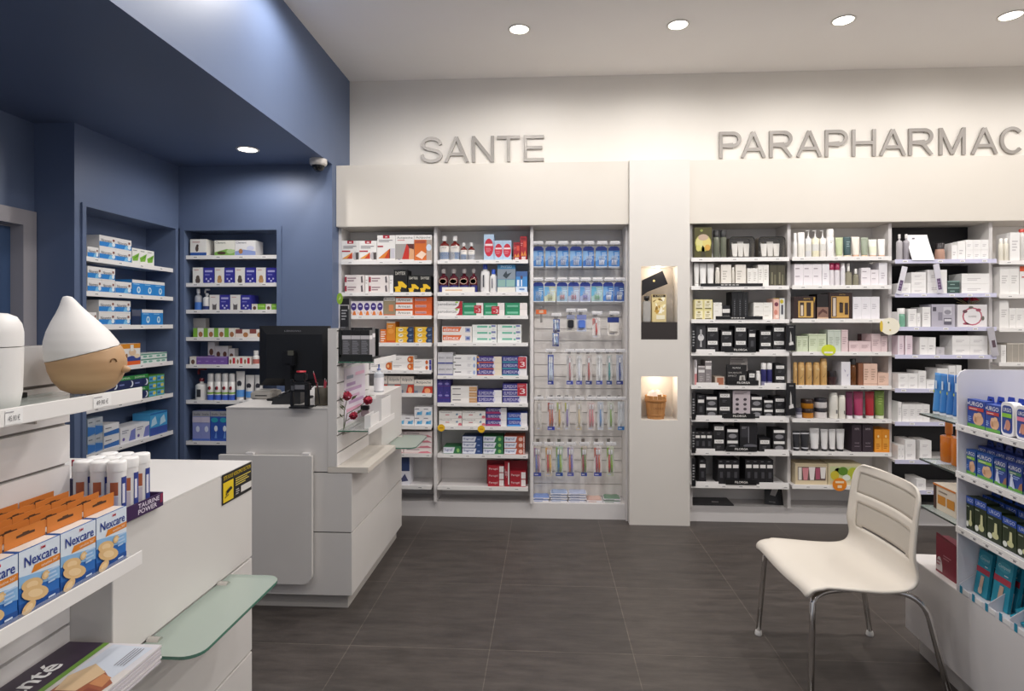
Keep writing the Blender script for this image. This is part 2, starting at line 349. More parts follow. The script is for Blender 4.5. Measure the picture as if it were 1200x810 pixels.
bay('B', XB_, XC - .022, 512.5, 618.8, YRL, [309, 346.8, 374, 406, 444.4, 476.7, 504, 537, 575], 'toothpaste bay', label='white shelving bay of toothpaste and mouthwash, second from the left')
bay('C', XC, XCE, 0, 0, YRL, [], 'brush bay', label='white slatted bay of hanging toothbrushes beside the white column')
bay('D', XD0, XE0 - .022, 810, 925, YRR, [306.3, 339.5, 378.8, 417.2, 456.3, 494.8, 534, 572.7], 'black cosmetics bay', label='white shelving bay of mostly black cosmetics right of the column')
bay('E', XE0, XF0 - .022, 928.5, 1045, YRR, [305.3, 338.9, 378.3, 416.9, 456.3, 495.6, 534.6, 573.8], 'hair care bay', label='white shelving bay of hair care products behind the chair')
LIL = M('d4d3ea', .35, name='lilac_price_rail')
bay('F', XF0, XG0 - .022, 1049, 1168, YRR - .02, [308.5, 348.4, 387.8, 420.6, 460.5, 499.6, 544.4, 580], 'black-backed bay', M('1b1a1e', .5), label='black-backed shelving bay of white skincare boxes', rail_m=LIL)
bay('G', XG0, XH0 - .022, 1171, 1288, YRR, [309.8, 349.5, 389, 429.5, 462, 500, 540, 578], 'rightmost bay', label='white shelving bay cut by the right edge of the photo')
# filler side panel and end panels
tag(MB().box(XCE + .0005, C0 - .002, YU, YBK, 0, HB - .001, LAMG).build('end_panel'), 'narrow white end panel between brush bay and white column', 'panel')
tag(MB().box(XH0 - .0215, XR - .003, YU, YBK, 0, HB - .001, LAMG).build('end_panel'), 'white end panel beyond the rightmost shelving bay', 'panel')

# slats and hooks of the brush bay
bt = [o for o in bpy.data.objects if o.name.startswith('shelving_unit') and 'toothbrushes' in o.get('label', '')][0]
mb = MB(); cx = (XC + XCE) / 2
for k in range(22):
    z = PLZ + .01 + k * .094
    if z + .09 > HB: break
    mb.box(XC + .003 - cx, XCE - .003 - cx, YBK - .014 - YU, YBK - .001 - YU, z, z + .0895, noisy('slat_laminate', 'efeae5', 'ebe6e1', 3, .5) if k == 0 else mb.ms[0])
mb.build('slatwall_panel', bt)

# ---------------------------------------------------------------- white display column with two niches
CY = 4.45
cx = (C0 + C1) / 2; c = empty('display_column', (cx, CY, 0))
n0, n1 = atY(751.3, 400, CY).x - cx, atY(793.9, 400, CY).x - cx
za, zb = atY(773, 398, CY).z, atY(773, 312, CY).z
zc, zd = atY(773, 492.5, CY).z, atY(773, 441.5, CY).z
w0, w1 = C0 - cx, C1 - cx; dp = YW - .005 - CY; nd = .17
mb = MB()
LC = noisy('column_laminate', 'e0dbd4', 'dcd7d0', 2, .4); mb.box(w0, n0, 0, dp, 0, HT, LC).box(n1, w1, 0, dp, 0, HT, LC)
for a, b in ((0, zc), (zd, za), (zb, HT)): mb.box(n0, n1, 0, dp, a, b, LC)
mb.build('body', c)
for a, b in ((zc, zd), (za, zb)): MB().box(n0, n1, nd, nd + .01, a, b, M('cfc6bb', .5)).build('niche_back', c)
MB().box(n0 + .001, n1 - .001, -.001, nd - .002, za + .0005, za + .128, M('2e2826', .45), .001).build('drawer_block', c)
for a in (zd, zb):
    MB().lathe([(.0, a - .004), (.016, a - .004), (.02, a - .001)], M('fff3df', .4, emit=6), 16, T=Matrix.Translation((0, .06, 0)), cap=False).build('niche_lamp', c)
    l = bpy.data.lights.new('niche_glow', 'POINT'); l.energy = .9; l.shadow_soft_size = .015; l.color = (1, .88, .74)
    o = bpy.data.objects.new('niche_glow', l); SC.collection.objects.link(o); o.parent = c; o.location = (0, .06, a - .02)
tag(c, 'white full-height column with two lit display niches', 'column')
# envelope, perfume bottle, floral box, bucket
q0, q1 = atY(752.5, 347, CY + .06), atY(783.5, 316, CY + .06)
e = MB(); wv = q1.x - q0.x
e.prism([(.0, .0), (.0, .118), (.152, .19), (.192, .09), (.04, .03)], .012, M('1d1b1d', .35))
e.decals([('e', .47, .60, .045, .045, 'e8cf8a')], 0, .19, 0, .19, 0)
ztop = za + .128
o = e.build('gift_envelope', loc=(q0.x, CY + .07, q0.z - .0)); tag(o, 'black gift envelope with gold dot tilted in upper niche', 'envelope')
pb = atY(752.5, 376, CY + .05)
t = empty('perfume_bottle', (pb.x + .033, CY + .05, ztop + .001))
MB().box(-.028, .028, -.02, .02, 0, .155, M('c9c7c4', .08, 0, .55), .006).build('flask', t)
MB().lathe([(.012, .155), (.012, .163), (.02, .164), (.02, .192), (0, .193)], BLACK, 16).build('cap', t)
tag(t, 'clear perfume bottle with black cap in upper niche', 'bottle')
def floral(mbx, w, h, y, seed, cols, z0=0, n=14, x0=0):
    r = random.Random(seed)
    for i in range(n):
        a, b = x0 + w * r.uniform(.12, .88), z0 + h * r.uniform(.1, .9); q = r.uniform(.08, .2) * min(w, h); an = r.uniform(0, 3.1)
        pts = []
        for k in range(10):
            th = k * math.pi / 5; rx, rz = q * math.cos(th), q * .45 * math.sin(th)
            X_, Z_ = a + rx * math.cos(an) - rz * math.sin(an), b + rx * math.sin(an) + rz * math.cos(an)
            pts.append((min(max(X_, x0 + .001), x0 + w - .001), y - .0004 - .00005 * i, min(max(Z_, z0 + .001), z0 + h - .001)))
        mbx.add(pts, [tuple(range(10))], M(cols[i % len(cols)], .5))
fb = atY(764, 376, CY + .05); fw = atY(780.5, 376, CY + .05).x - fb.x
mb = MB().box(0, fw, 0, .05, 0, .205, M('e3cf96', .5), .001); floral(mb, fw, .13, 0, 3, ['fbf3d8', 'c69a3c', '8c6a22', 'f3e2a6', 'fdf8ea'], .06, 22)
mb.decals([('r', .05, .9, .95, .99, '3a2a1a'), ('r', .3, .1, .9, .25, 'f4ecd2'), ('t', .2, .92, .8, .97, 'G. TOSSO', 'e9d9a8')], 0, fw, 0, .205, -.0012)
tag(mb.build('perfume_box', loc=(fb.x, CY + .045, ztop + .001)), 'gold floral perfume box in the upper niche', 'box')
bk = atY(769, 492, CY + .06); t = empty('wooden_bucket', (bk.x, CY + .085, zc + .001))
WOODL = noisy('bucket_wood', 'c8935c', 'ad7845', 9, .55, .1, (3, 3, .4))
mb = MB(); n = 16
for k in range(n):
    a0, a1 = 2 * math.pi * (k + .04) / n, 2 * math.pi * (k + .96) / n
    R = lambda a, r: (r * math.cos(a), r * math.sin(a))
    rb, rt, th, h = .062, .08, .006, .185 if k % 8 == 4 or k % 8 == 4 else .172
    vs = [(*R(a0, rb), 0), (*R(a1, rb), 0), (*R(a1, rt), h), (*R(a0, rt), h), (*R(a0, rb - th), 0), (*R(a1, rb - th), 0), (*R(a1, rt - th), h), (*R(a0, rt - th), h)]
    mb.add(vs, [(0, 1, 2, 3), (5, 4, 7, 6), (3, 2, 6, 7), (4, 5, 1, 0), (0, 3, 7, 4), (1, 5, 6, 2)], WOODL)
mb.lathe([(0, .002), (.06, .002)], WOODL, 16, cap=False)
mb.build('staves', t)
MB().lathe([(.0775, .125), (.0795, .127), (.0805, .145), (.0785, .147)], M('a8733f', .5), 24, cap=False).build('band', t)
MB().lathe([(.065, .02), (.067, .021), (.0685, .034), (.067, .035)], M('a8733f', .5), 24, cap=False).build('band', t)
ch = MB(); ch.text(-.03, .045, .075, .09, -.0772, 'CAUDALIE', M('7c4a25', .6)); ch.build('branding', t)
mb = MB(); r = random.Random(8)
for k in range(11):
    a = r.uniform(0, 6.28); q = r.uniform(0, .045); h = r.uniform(.17, .205)
    mb.add([(q * math.cos(a) - .02, q * math.sin(a) - .01, .12), (q * math.cos(a) + .022, q * math.sin(a), .12), (q * math.cos(a) + .03, q * math.sin(a) + .004, h), (q * math.cos(a) + .004, q * math.sin(a) - .008, h + .012), (q * math.cos(a) - .028, q * math.sin(a) - .012, h - .004)], [(0, 1, 2, 3, 4)], M('f8f4ec', .6))
mb.build('white_paper', t); tag(t, 'small wooden stave bucket of white paper in lower niche', 'bucket')

# ---------------------------------------------------------------- printed packs: (base colour, printed shapes on the front)
w_ = 'f1eeea'
STY = {
 'dolo': (w_, [('r', .33, .86, .68, 1, 'b3293a'), ('r', .43, .9, .58, .95, 'f3e6e6'), ('l', .1, .62, .95, .78, 2, '7d7a80'), ('r', .02, .47, .5, .53, 'b3293a'), ('p', [(.03, .14), (.62, .14), (.62, .44)], 'cf4a2b'), ('p', [(.03, .14), (.3, .14), (.62, .44)], 'e9a44e'), ('e', .8, .27, .17, .2, 'c6c1c3'), ('p', [(.82, .1), (.98, .1), (.98, .45), (.8, .42)], '57504f')]),
 'dolo_tall': (w_, [('r', .32, .88, .68, 1, 'b3293a'), ('r', .44, .92, .56, .96, 'f3e6e6'), ('l', .1, .74, .95, .84, 2, '6e6b78'), ('r', .02, .55, .33, .6, 'b3293a'), ('p', [(.06, .12), (.68, .12), (.68, .48)], 'c6441f'), ('p', [(.06, .12), (.4, .12), (.66, .44)], 'e28936'), ('p', [(.6, .12), (.72, .12), (.72, .5), (.6, .42)], '4e4b40'), ('r', .75, .12, .97, .5, 'cfcbd3')]),
 'plaster_red': (w_, [('t', .08, .83, .92, .94, 'Actipoche', '46413f'), ('r', .1, .79, .5, .81, 'c2443b'), ('r', .0, .08, 1, .66, 'a8a39f'), ('p', [(.35, .08), (.75, .08), (.72, .66), (.6, .66)], 'c8352a'), ('p', [(.72, .08), (1, .08), (1, .5), (.78, .5)], 'e0a97c'), ('p', [(.75, .5), (1, .45), (1, .66), (.62, .66)], '60302a'), ('e', .2, .22, .19, .16, '2d3f87'), ('t', .12, .16, .27, .3, '4', 'ffffff')]),
 'plaster_orange': (w_, [('t', .1, .84, .92, .95, 'Actipoche', '46413f'), ('r', 0, .02, 1, .82, 'd9702b'), ('r', .7, .02, 1, .82, 'b7a79b'), ('r', .05, .68, .65, .79, 'b5553a'), ('p', [(.08, .2), (.42, .4), (.7, .28), (.45, .08)], 'f6d9c2'), ('e', .84, .52, .15, .13, 'd3e0ef')]),
 'cream_band': ('efe6e2', [('r', 0, .2, .1, .8, 'a83b4c'), ('l', .14, .25, .62, .8, 2, '9a7f86'), ('p', [(.82, .15), (.92, .15), (.88, .9), (.8, .8)], '6c6468'), ('r', .98, 0, 1, 1, 'cfc6c2')]),
 'white_plain': ('f2efeb', [('l', .15, .5, .8, .8, 2, 'c9c4c2')]),
 'black_yellow': ('1b1a1a', [('t', .12, .78, .85, .92, 'DAYTIDE', 'e8e4d8'), ('p', [(.02, .25), (.35, .3), (.3, .5), (.62, .5), (.98, .3), (.9, .2), (.55, .26), (.5, .05), (.1, .05), (.1, .2)], 'eec12c'), ('p', [(.5, .08), (.85, .16), (.8, .22), (.45, .14)], '2a2826')]),
 'purple_drop': ('efe7ea', [('e', .5, .62, .42, .26, '43307f'), ('r', .3, .6, .7, .7, 'cfc8ea'), ('p', [(.3, .05), (.9, .05), (.75, .3), (.5, .34)], 'e2803a'), ('e', .2, .2, .1, .08, 'efc9a2')]),
 'arnica_tall': ('9b8d72', [('r', 0, .82, 1, 1, 'f0ebe2'), ('t', .08, .86, .92, .96, 'Arnican', '3c3a3a'), ('r', .45, .25, .85, .6, 'd98a5c'), ('r', .0, .0, 1, .08, 'd9652c')]),
 'arnica_tube': ('e2672c', [('r', 0, .12, .93, .82, 'f3eee8'), ('t', .12, .3, .8, .72, 'Arnican', '3e3b3c')]),
 'orange_tube': ('e0672f', [('r', .05, .35, .7, .75, 'd4a29c'), ('t', .1, .4, .65, .68, 'Arnican', '8e5a78')]),
 'orange_tall': ('e08a2c', [('r', .0, .93, 1, 1, 'f3e6d2'), ('e', .5, .55, .35, .12, 'ee9f45'), ('l', .15, .72, .85, .85, 2, 'f6dcae'), ('r', 0, 0, 1, .12, 'd0602a')]),
 'orange_white': ('e2762e', [('l', .1, .1, .9, .9, 5, 'f6ece2')]),
 'yellow_blue': ('f0bb2b', [('p', [(.68, 0), (1, 0), (1, 1), (.7, 1), (.6, .35)], '2d4163'), ('e', .28, .45, .14, .3, 'f7efd8'), ('r', .1, .75, .6, .9, 'f5d67a'), ('p', [(.18, .35), (.4, .5), (.3, .6)], '54504a'), ('l', .75, .3, .95, .7, 2, '8fa2c4')]),
 'white_orange_dot': ('f0ece8', [('l', .04, .4, .5, .75, 2, 'b5b0b0'), ('p', [(.82, .04), (1, .04), (1, .96), (.82, .96)], 'd8792f'), ('e', .84, .5, .12, .42, 'c75c24'), ('e', .83, .5, .06, .22, 'efc28e')]),
 'white_purple_end': ('f0ece8', [('l', .04, .4, .5, .75, 2, 'b5b0b0'), ('r', .88, .04, 1, .96, '3d3a92'), ('e', .74, .5, .08, .38, 'c4622e')]),
 'heat_patch': ('a5a2a1', [('r', 0, .55, 1, 1, 'efe6da'), ('t', .1, .66, .9, .9, 'Actipoche', '3a3c4a'), ('p', [(.4, 0), (1, 0), (1, .5), (.55, .5)], 'c23b27'), ('e', .72, .18, .16, .2, 'e7a070'), ('r', .02, 0, .2, .2, '707688')]),
 'white_cyan': ('f1eff0', [('l', .05, .7, .8, .92, 1, '9a979c'), ('p', [(.2, .15), (.85, .15), (.9, .6), (.5, .45)], '6db7e0'), ('e', .45, .35, .15, .14, '4b9ad2')]),
 'white_pink': ('efe3e0', [('l', .1, .55, .8, .85, 1, '9b8f92'), ('p', [(.5, .05), (1, .05), (.85, .4), (.6, .3)], 'd77f8d'), ('r', 0, 0, 1, .06, 'cc8a92')]),
 'navy_white': ('e8e7ee', [('r', 0, .5, 1, 1, '36456f'), ('p', [(.1, .1), (.9, .15), (.6, .4)], '50547a')]),
 'red_oval': ('b7cfe6', [('e', .5, .5, .46, .34, 'c9283f'), ('r', .12, .56, .88, .64, 'f5dfe2'), ('l', .2, .32, .8, .5, 3, 'df8a97')]),
 'red_kids': ('a8232f', [('r', .1, .86, .9, .93, '7c1820'), ('r', .5, .55, .95, .8, 'd5503f'), ('l', .08, .6, .46, .75, 2, 'd88f88'), ('p', [(.1, .2), (.3, .38), (.5, .22), (.75, .42), (.95, .2)], 'd98b3f'), ('r', .25, .03, .8, .16, 'f6efe8'), ('t', .3, .05, .75, .14, 'HYSO', 'b2303a')]),
 'tray_cream': ('f2ece2', [('l', .1, .3, .9, .7, 1, 'e2b58a')]),
 'seabox': ('6c98bb', [('r', 0, .84, 1, 1, '3e83b4'), ('t', .2, .88, .8, .96, 'PHYSIO', 'cfe4f2'), ('r', .0, .48, 1, .84, '8f9aa6'), ('p', [(.3, .6), (.5, .78), (.55, .66), (.8, .72), (.62, .58), (.5, .5)], '3c4750'), ('r', .03, .22, .45, .46, '93b8b0'), ('r', .5, .22, .97, .46, '96bcb4'), ('r', 0, 0, 1, .2, 'e6e4da')]),
 'seasmall': ('4b90cf', [('r', 0, .75, 1, 1, '4b6ea6'), ('e', .5, .72, .12, .08, '5b4e66'), ('r', .1, .3, .3, .6, 'eef4fb'), ('r', .45, .3, .55, .6, 'eef4fb'), ('r', 0, 0, 1, .28, 'd6e4f2'), ('r', .3, .12, .75, .2, '6a93c8')]),
 'parodontax': ('efece9', [('t', .04, .3, .78, .78, 'parodontax', '4f4c52'), ('p', [(.7, 0), (1, 0), (1, 1), (.9, 1), (.85, .35)], 'b42f39'), ('e', .78, .85, .06, .12, '9cc24e')]),
 'green_paste': ('2f9268', [('r', .66, 0, 1, 1, 'f1eae6'), ('r', .08, .35, .58, .65, '7fc3a6')]),
 'elmex': ('f0e8e2', [('p', [(.02, .35), (.58, .35), (.66, .95), (.02, .95)], 'df6f43'), ('t', .05, .42, .56, .85, 'elmex', 'ffffff'), ('r', .78, .3, .95, .85, 'a9b2cc'), ('r', .82, .45, .92, .7, '5563a6')]),
 'white_mint': ('eef0ec', [('r', .2, .5, .62, .8, '72bfa4'), ('e', .72, .6, .05, .16, '7fc8ad'), ('r', .78, .62, .95, .92, '7d87b5'), ('l', .82, .15, .95, .35, 1, 'c4c2c4')]),
 'grey_tall': ('d4d2d6', [('r', 0, 0, 1, .12, '3f4690'), ('t', .1, .45, .9, .6, 'SENSO', '77747c'), ('r', .05, .9, .95, .93, 'b9b6bb')]),
 'white_scale': ('eceae9', [('l', .06, .35, .48, .7, 1, '807c80'), ('l', .6, .3, .8, .75, 2, 'c8c5ca'), ('e', .9, .45, .05, .3, '9fb2d8'), ('r', .0, .9, .1, 1, '4c5a40')]),
 'paste_purple_orange': ('463a85', [('r', 0, 0, .68, .14, 'd9642c'), ('r', .68, 0, 1, 1, 'eadcc8'), ('t', .06, .3, .6, .78, 'ELMEDIUM', 'd9d4ee'), ('e', .68, .5, .05, .3, 'd6d3ea'), ('p', [(0, .8), (.1, .8), (.05, 1), (0, 1)], 'f0b43c')]),
 'paste_purple_teal': ('3c4086', [('r', 0, 0, .68, .22, '3f8ea0'), ('r', .68, 0, 1, 1, 'ece9ea'), ('t', .06, .36, .6, .8, 'ELMEDIUM', 'd9d4ee'), ('e', .68, .5, .05, .3, 'd6d3ea')]),
 'paste_purple': ('403d8d', [('r', 0, 0, .68, .12, 'e6e4ec'), ('r', .68, 0, 1, 1, 'ece9ea'), ('t', .06, .3, .6, .78, 'ELMEDIUM', 'd9d4ee'), ('e', .68, .5, .05, .3, 'd6d3ea')]),
 'paste_magenta': ('3c3a86', [('r', 0, 0, .72, .35, 'a53c6e'), ('r', .72, 0, 1, 1, 'ece9ea'), ('t', .1, .4, .66, .8, 'ELMEDIUM', 'd9d4ee'), ('e', .7, .5, .05, .3, 'd6d3ea')]),
 'paste_blue': ('3a52a8', [('r', 0, 0, .68, .25, '4f9be0'), ('r', .68, 0, 1, 1, 'ece9ea'), ('t', .1, .4, .6, .8, 'ELMEDIUM', 'd9d4ee'), ('e', .68, .5, .05, .3, 'd6d3ea')]),
 'violet_tall': ('3c3585', [('e', .5, .88, .12, .05, '6a55a8'), ('e', .5, .62, .3, .12, '7468b8'), ('t', .2, .58, .8, .66, 'EMAIL', 'c9c2e6'), ('r', 0, .4, 1, .43, '7a3c80')]),
 'white_tan': ('ece8e4', [('l', .06, .35, .55, .7, 1, '6f6c70'), ('r', .7, .05, 1, .9, 'c79a6e'), ('r', .7, .4, .95, .5, 'e4c6a4')]),
 'fluo': ('ebe8e3', [('t', .04, .74, .55, .9, 'Fluocaril', '6b6a70'), ('r', .28, .42, .45, .52, 'cf6a74'), ('p', [(.72, .5), (.8, .72), (.84, .5), (.78, .4)], '6d8fa8'), ('e', .92, .2, .08, .2, 'd16f7a'), ('r', .84, .02, 1, .1, 'e0a0a8')]),
 'toothp_navy': ('2f4a80', [('p', [(0, .06), (.62, .06), (.7, .94), (0, .94)], 'e3e6f0'), ('t', .05, .3, .56, .75, 'Signal', '32488f'), ('l', .75, .3, .95, .7, 1, '8a9cc8')]),
 'toothp_green': ('35784c', [('p', [(0, .06), (.55, .06), (.65, .94), (0, .94)], 'e3e6f0'), ('t', .05, .3, .5, .75, 'Signal', '32488f'), ('e', .82, .5, .08, .3, '8cc06a')]),
 'toothp_red': ('b8583f', [('p', [(0, .06), (.55, .06), (.62, .94), (0, .94)], 'e3e6f0'), ('t', .05, .3, .5, .75, 'Signal', '32488f'), ('e', .8, .5, .1, .34, 'e6c0b4'), ('r', .94, .05, .98, .95, 'e9e2de')]),
 'red_pack': ('a92734', [('r', .72, .08, 1, .95, 'ece4e2'), ('t', .08, .35, .62, .7, 'Parogel', 'f0dadb')]),
 'red_display': ('8f1f2b', [('t', .04, .03, .3, .09, 'Parogencyl', 'dfb8ba')]),
 'floral_dark': ('4c481f', [('e', .5, .5, .47, .28, 'b9b45a'), ('e', .3, .52, .22, .18, 'd6cf8c'), ('e', .7, .5, .24, .18, 'd9c97a'), ('e', .5, .68, .3, .1, 'c0a892'), ('e', .75, .35, .16, .1, 'd3a24a'), ('e', .22, .33, .14, .1, 'd0cb74'), ('p', [(.36, .05), (.64, .05), (.52, .52), (.46, .52)], '3c3a24'), ('e', .4, .9, .08, .04, '8f9a4a')]),
 'glass_tall': ('8c8f7c', [('r', .15, .4, .85, .44, 'b5b49c'), ('r', .08, .0, .2, .97, 'a3a592'), ('l', .25, .5, .75, .7, 3, '77795f')]),
 'box_cream': ('efe9df', [('l', .15, .3, .6, .75, 4, 'c4beb4'), ('r', .5, .02, .95, .04, 'cfc8bc')]),
 'box_ivory': ('f3f0ea', [('l', .2, .3, .7, .8, 5, 'cdc9c2')]),
 'amber_glass': ('4f4b3b', [('r', .2, .1, .4, .6, '827d66'), ('r', 0, .9, 1, 1, '1f1d1c'), ('r', .6, .05, .8, .5, '77735c')]),
 'yellow_cream': ('e9dea0', [('r', .12, .1, .88, .88, 'efe8cb'), ('e', .5, .75, .18, .08, 'a3945a'), ('l', .2, .3, .8, .6, 2, 'b0a67c'), ('r', .15, .08, .85, .18, '77704c')]),
 'box_white_lines': ('f0ede6', [('l', .15, .4, .8, .6, 1, 'cfcabd')]),
 'box_blackcap': ('e2dfdb', [('r', 0, .55, 1, 1, '1d1c1f')]),
 'black_tall': ('17171a', [('r', .35, .05, .65, .75, '2f2f33'), ('l', .4, .1, .6, .7, 8, '6d6d70')]),
 'pink_floral': ('e8bcae', [('e', .5, .72, .35, .1, '7a3a4e'), ('e', .4, .35, .3, .12, 'd68a78'), ('e', .6, .15, .3, .08, 'f3dcd0'), ('r', 0, .97, 1, 1, 'c7a94e')]),
 'yellow_floral': ('dfe0de', [('e', .4, .85, .35, .1, 'c8b52e'), ('r', .3, .25, .7, .7, '4b4a55'), ('l', .1, .02, .9, .2, 3, 'f4f1ea')]),
 'filorga': ('232225', [('r', .1, .58, .9, .86, 'f0eeea'), ('t', .22, .66, .78, .78, 'FILORGA', '77757a'), ('l', .3, .2, .7, .42, 2, '5d5c60')]),
 'filorga_low': ('2a292c', [('r', .05, .7, .95, .95, 'efedea'), ('e', .5, .35, .35, .2, '8b8a8e')]),
 'filorga_tall': ('252428', [('r', .1, .72, .9, .84, 'f0eeea'), ('l', .3, .25, .7, .55, 3, '66656a')]),
 'bottle_pic': ('3a393c', [('e', .5, .55, .32, .13, 'e0dfdf'), ('r', .4, .6, .6, .85, 'b9b8ba'), ('p', [(.4, .2), (.6, .2), (.55, .45), (.45, .45)], 'bdbcbe')]),
 'stripe_pink': ('e9e4e4', [('r', 0, .02, 1, .45, 'd08a8c'), ('r', .1, .7, .3, .98, '7d7a7e'), ('r', .5, .7, .7, .98, '7d7a7e')]),
 'grey_label': ('8f8889', [('r', .05, .66, .95, .8, 'e9e5e3'), ('l', .2, .2, .8, .5, 3, 'b3acac'), ('r', 0, .93, 1, 1, 'd8d2d0')]),
 'flat_tan': ('c9b8a8', [('r', .2, .1, .9, .9, 'a86a50')]),
 'display_black': ('211f21', [('t', .3, .82, .7, .9, 'FILORGA', 'efece8'), ('t', .08, .58, .75, .66, 'SKIN-ABSOLUTE', 'c2beba'), ('t', .08, .43, .5, .51, 'EFFECT', 'c2beba'), ('p', [(.6, .05), (.98, .05), (.9, .5), (.65, .48)], 'c3bfba'), ('p', [(.72, .05), (.86, .05), (.84, .44), (.74, .44)], '77736f'), ('e', .18, .16, .1, .07, '4a4849')]),
 'board_grey': ('bdb5b0', [('l', .05, .72, .95, .95, 3, '77706c')]),
 'white_blue_spray': ('33326e', [('r', 0, .7, 1, 1, 'eceae8'), ('r', 0, 0, 1, .18, '8d8aa6'), ('r', .1, .5, .3, .6, '7774a0')]),
 'card_mauve': ('c9bdc2', [('l', .1, .86, .9, .96, 2, '77696f')] + [('e', x, y, .1, .05, '4a4248') for x in (.25, .7) for y in (.68, .5, .33, .15)]),
 'black_glossy': ('1f1e22', [('r', .08, .5, .55, .9, '3a393e'), ('r', .48, .3, .52, .88, '8f8e94'), ('e', .6, .2, .4, .06, '6c6b72'), ('l', .1, .8, .45, .88, 2, 'a5a4aa')]),
 'slim_black': ('1f1e22', [('r', .1, .66, .9, .8, 'efece9'), ('r', .3, .25, .7, .5, '4a494e'), ('l', .2, .9, .8, .97, 1, '77767a')]),
 'magenta_edge': ('efe9ec', [('r', 0, 0, 1, .03, 'b7406a'), ('l', .12, .75, .8, .85, 1, 'a89ca4'), ('l', .12, .4, .85, .5, 1, 'b9aeb6')]),
 'pale_slim': ('eeebee', [('r', 0, 0, 1, .02, 'b7406a'), ('l', .25, .3, .75, .6, 3, 'c5bcc5')]),
 'giftset_gold': ('33211f', [('r', .2, .08, .9, .8, 'cfa75c'), ('t', .45, .86, .75, .93, 'PHYTO', 'c9a860'), ('p', [(.93, .7), (.99, .95), (.9, .97)], 'c9a03c'), ('r', .27, .14, .46, .74, '3a2b26'), ('r', .58, .14, .78, .74, '3a2b26'), ('r', .31, .16, .42, .62, 'd9c9b8'), ('p', [(.62, .16), (.74, .16), (.78, .68), (.58, .68)], 'ead9cf'), ('r', .33, .45, .4, .7, 'f3ece6')]),
 'giftset_tall': ('33211f', [('r', .1, .06, .86, .86, 'c99e55'), ('t', .45, .9, .7, .95, 'PHYTO', 'c9a860'), ('r', .13, .1, .33, .84, '43322a'), ('r', .17, .12, .29, .8, 'cdbfb2'), ('r', .45, .25, .6, .6, '3a2b26'), ('r', .68, .18, .82, .62, '3a2b26'), ('p', [(.44, .5), (.58, .45), (.62, .62), (.46, .64)], 'e6dcd4'), ('p', [(.68, .32), (.78, .32), (.8, .62), (.7, .62)], 'ddd3ca')]),
 'wood_dark': ('1f1a1b', [('r', 0, .08, 1, .48, '8a6a5c'), ('p', [(.1, .12), (.5, .3), (.9, .2), (.9, .3), (.5, .42), (.1, .25)], '5c3a34'), ('r', 0, 0, 1, .08, 'c9a98c')]),
 'box_pure': ('ebe8ec', [('l', .15, .45, .7, .7, 3, 'c2bdc4')]),
 'pale_green': ('d3dcc0', [('l', .15, .35, .8, .75, 4, 'aab592'), ('r', 0, .9, 1, .93, 'b8c49c')]),
 'pale_sage': ('cdd5c9', [('l', .2, .3, .8, .7, 5, 'a9b3a4'), ('r', 0, .92, 1, .94, 'aab6a8')]),
 'pale_rose': ('dfc9ca', [('l', .15, .35, .8, .7, 4, 'b59a9e'), ('r', 0, .92, 1, .94, 'c4a8ac')]),
 'dark_rose': ('6f4b4e', [('l', .2, .3, .8, .7, 3, '8c6a6c')]),
 'peach': ('e5c3b0', [('l', .12, .25, .7, .8, 5, 'b99682'), ('r', 0, .07, 1, .09, 'a97f6a')]),
 'brown_side': ('8a5a41', []),
 'white_butterfly': ('eae7ec', [('p', [(.3, .7), (.5, .62), (.4, .55)], 'b4adc4'), ('p', [(.6, .45), (.8, .5), (.7, .36)], 'c0b9ce')]),
 'plum_tall': ('362a33', [('t', .3, .8, .75, .87, 'PHYTO', 'cfc3c8'), ('t', .3, .3, .75, .35, 'HUILE', 'a89aa2'), ('r', .25, .2, .8, .22, '8a7c86')]),
 'amber_pair': ('dd8c22', [('r', .1, .1, .9, .6, 'e8a23c'), ('e', .5, .7, .12, .06, 'f7dca0'), ('l', .2, .15, .8, .4, 3, 'b8691a')]),
 'kraft_tubes': ('d4c4a4', [('r', .08, .2, .95, .85, '6b5750'), ('r', .1, .22, .2, .82, 'e9e4da'), ('p', [(.26, .22), (.38, .22), (.42, .8), (.22, .8)], 'd98f96'), ('p', [(.46, .22), (.58, .22), (.62, .84), (.42, .84)], 'efe7e4'), ('p', [(.64, .26), (.76, .26), (.78, .8), (.62, .8)], 'b05870'), ('p', [(.8, .3), (.92, .3), (.95, .84), (.77, .84)], 'f0ebe6'), ('r', 0, .93, 1, .95, 'b7a582')]),
 'kraft_lemon': ('d4c8a4', [('r', .06, .2, .95, .87, 'c5cf9a'), ('e', .2, .45, .13, .22, 'c9bd3a'), ('e', .45, .65, .15, .2, '5f8a2f'), ('e', .75, .55, .17, .28, 'b9c23c'), ('e', .55, .35, .12, .14, 'e6ecdf'), ('e', .85, .32, .1, .1, '8fae3a'), ('e', .3, .68, .1, .12, '7fa23a')]),
 'box_silver': ('c4c0c4', [('l', .3, .2, .7, .7, 3, 'a39fa6')]),
 'skincare': ('f0eeec', [('l', .2, .3, .75, .6, 2, 'cbc7c8')]),
 'skincare_tall': ('efedeb', [('l', .2, .35, .8, .75, 4, 'cbc7c8')]),
 'pinkish_tall': ('e6d4dc', [('r', .0, 0, .15, 1, 'f3eef1'), ('l', .3, .3, .8, .6, 3, 'bfa9b6')]),
 'poster_grey': ('b7b3bf', [('r', .05, .7, .2, .88, '4f4c58'), ('r', .28, .3, .46, .65, '8d8996'), ('r', .5, .55, .85, .88, 'd2d0d8'), ('e', .68, .66, .15, .1, '96939e'), ('r', .52, .12, .85, .4, '605d6a'), ('r', .54, .26, .83, .36, 'd8d6dc')]),
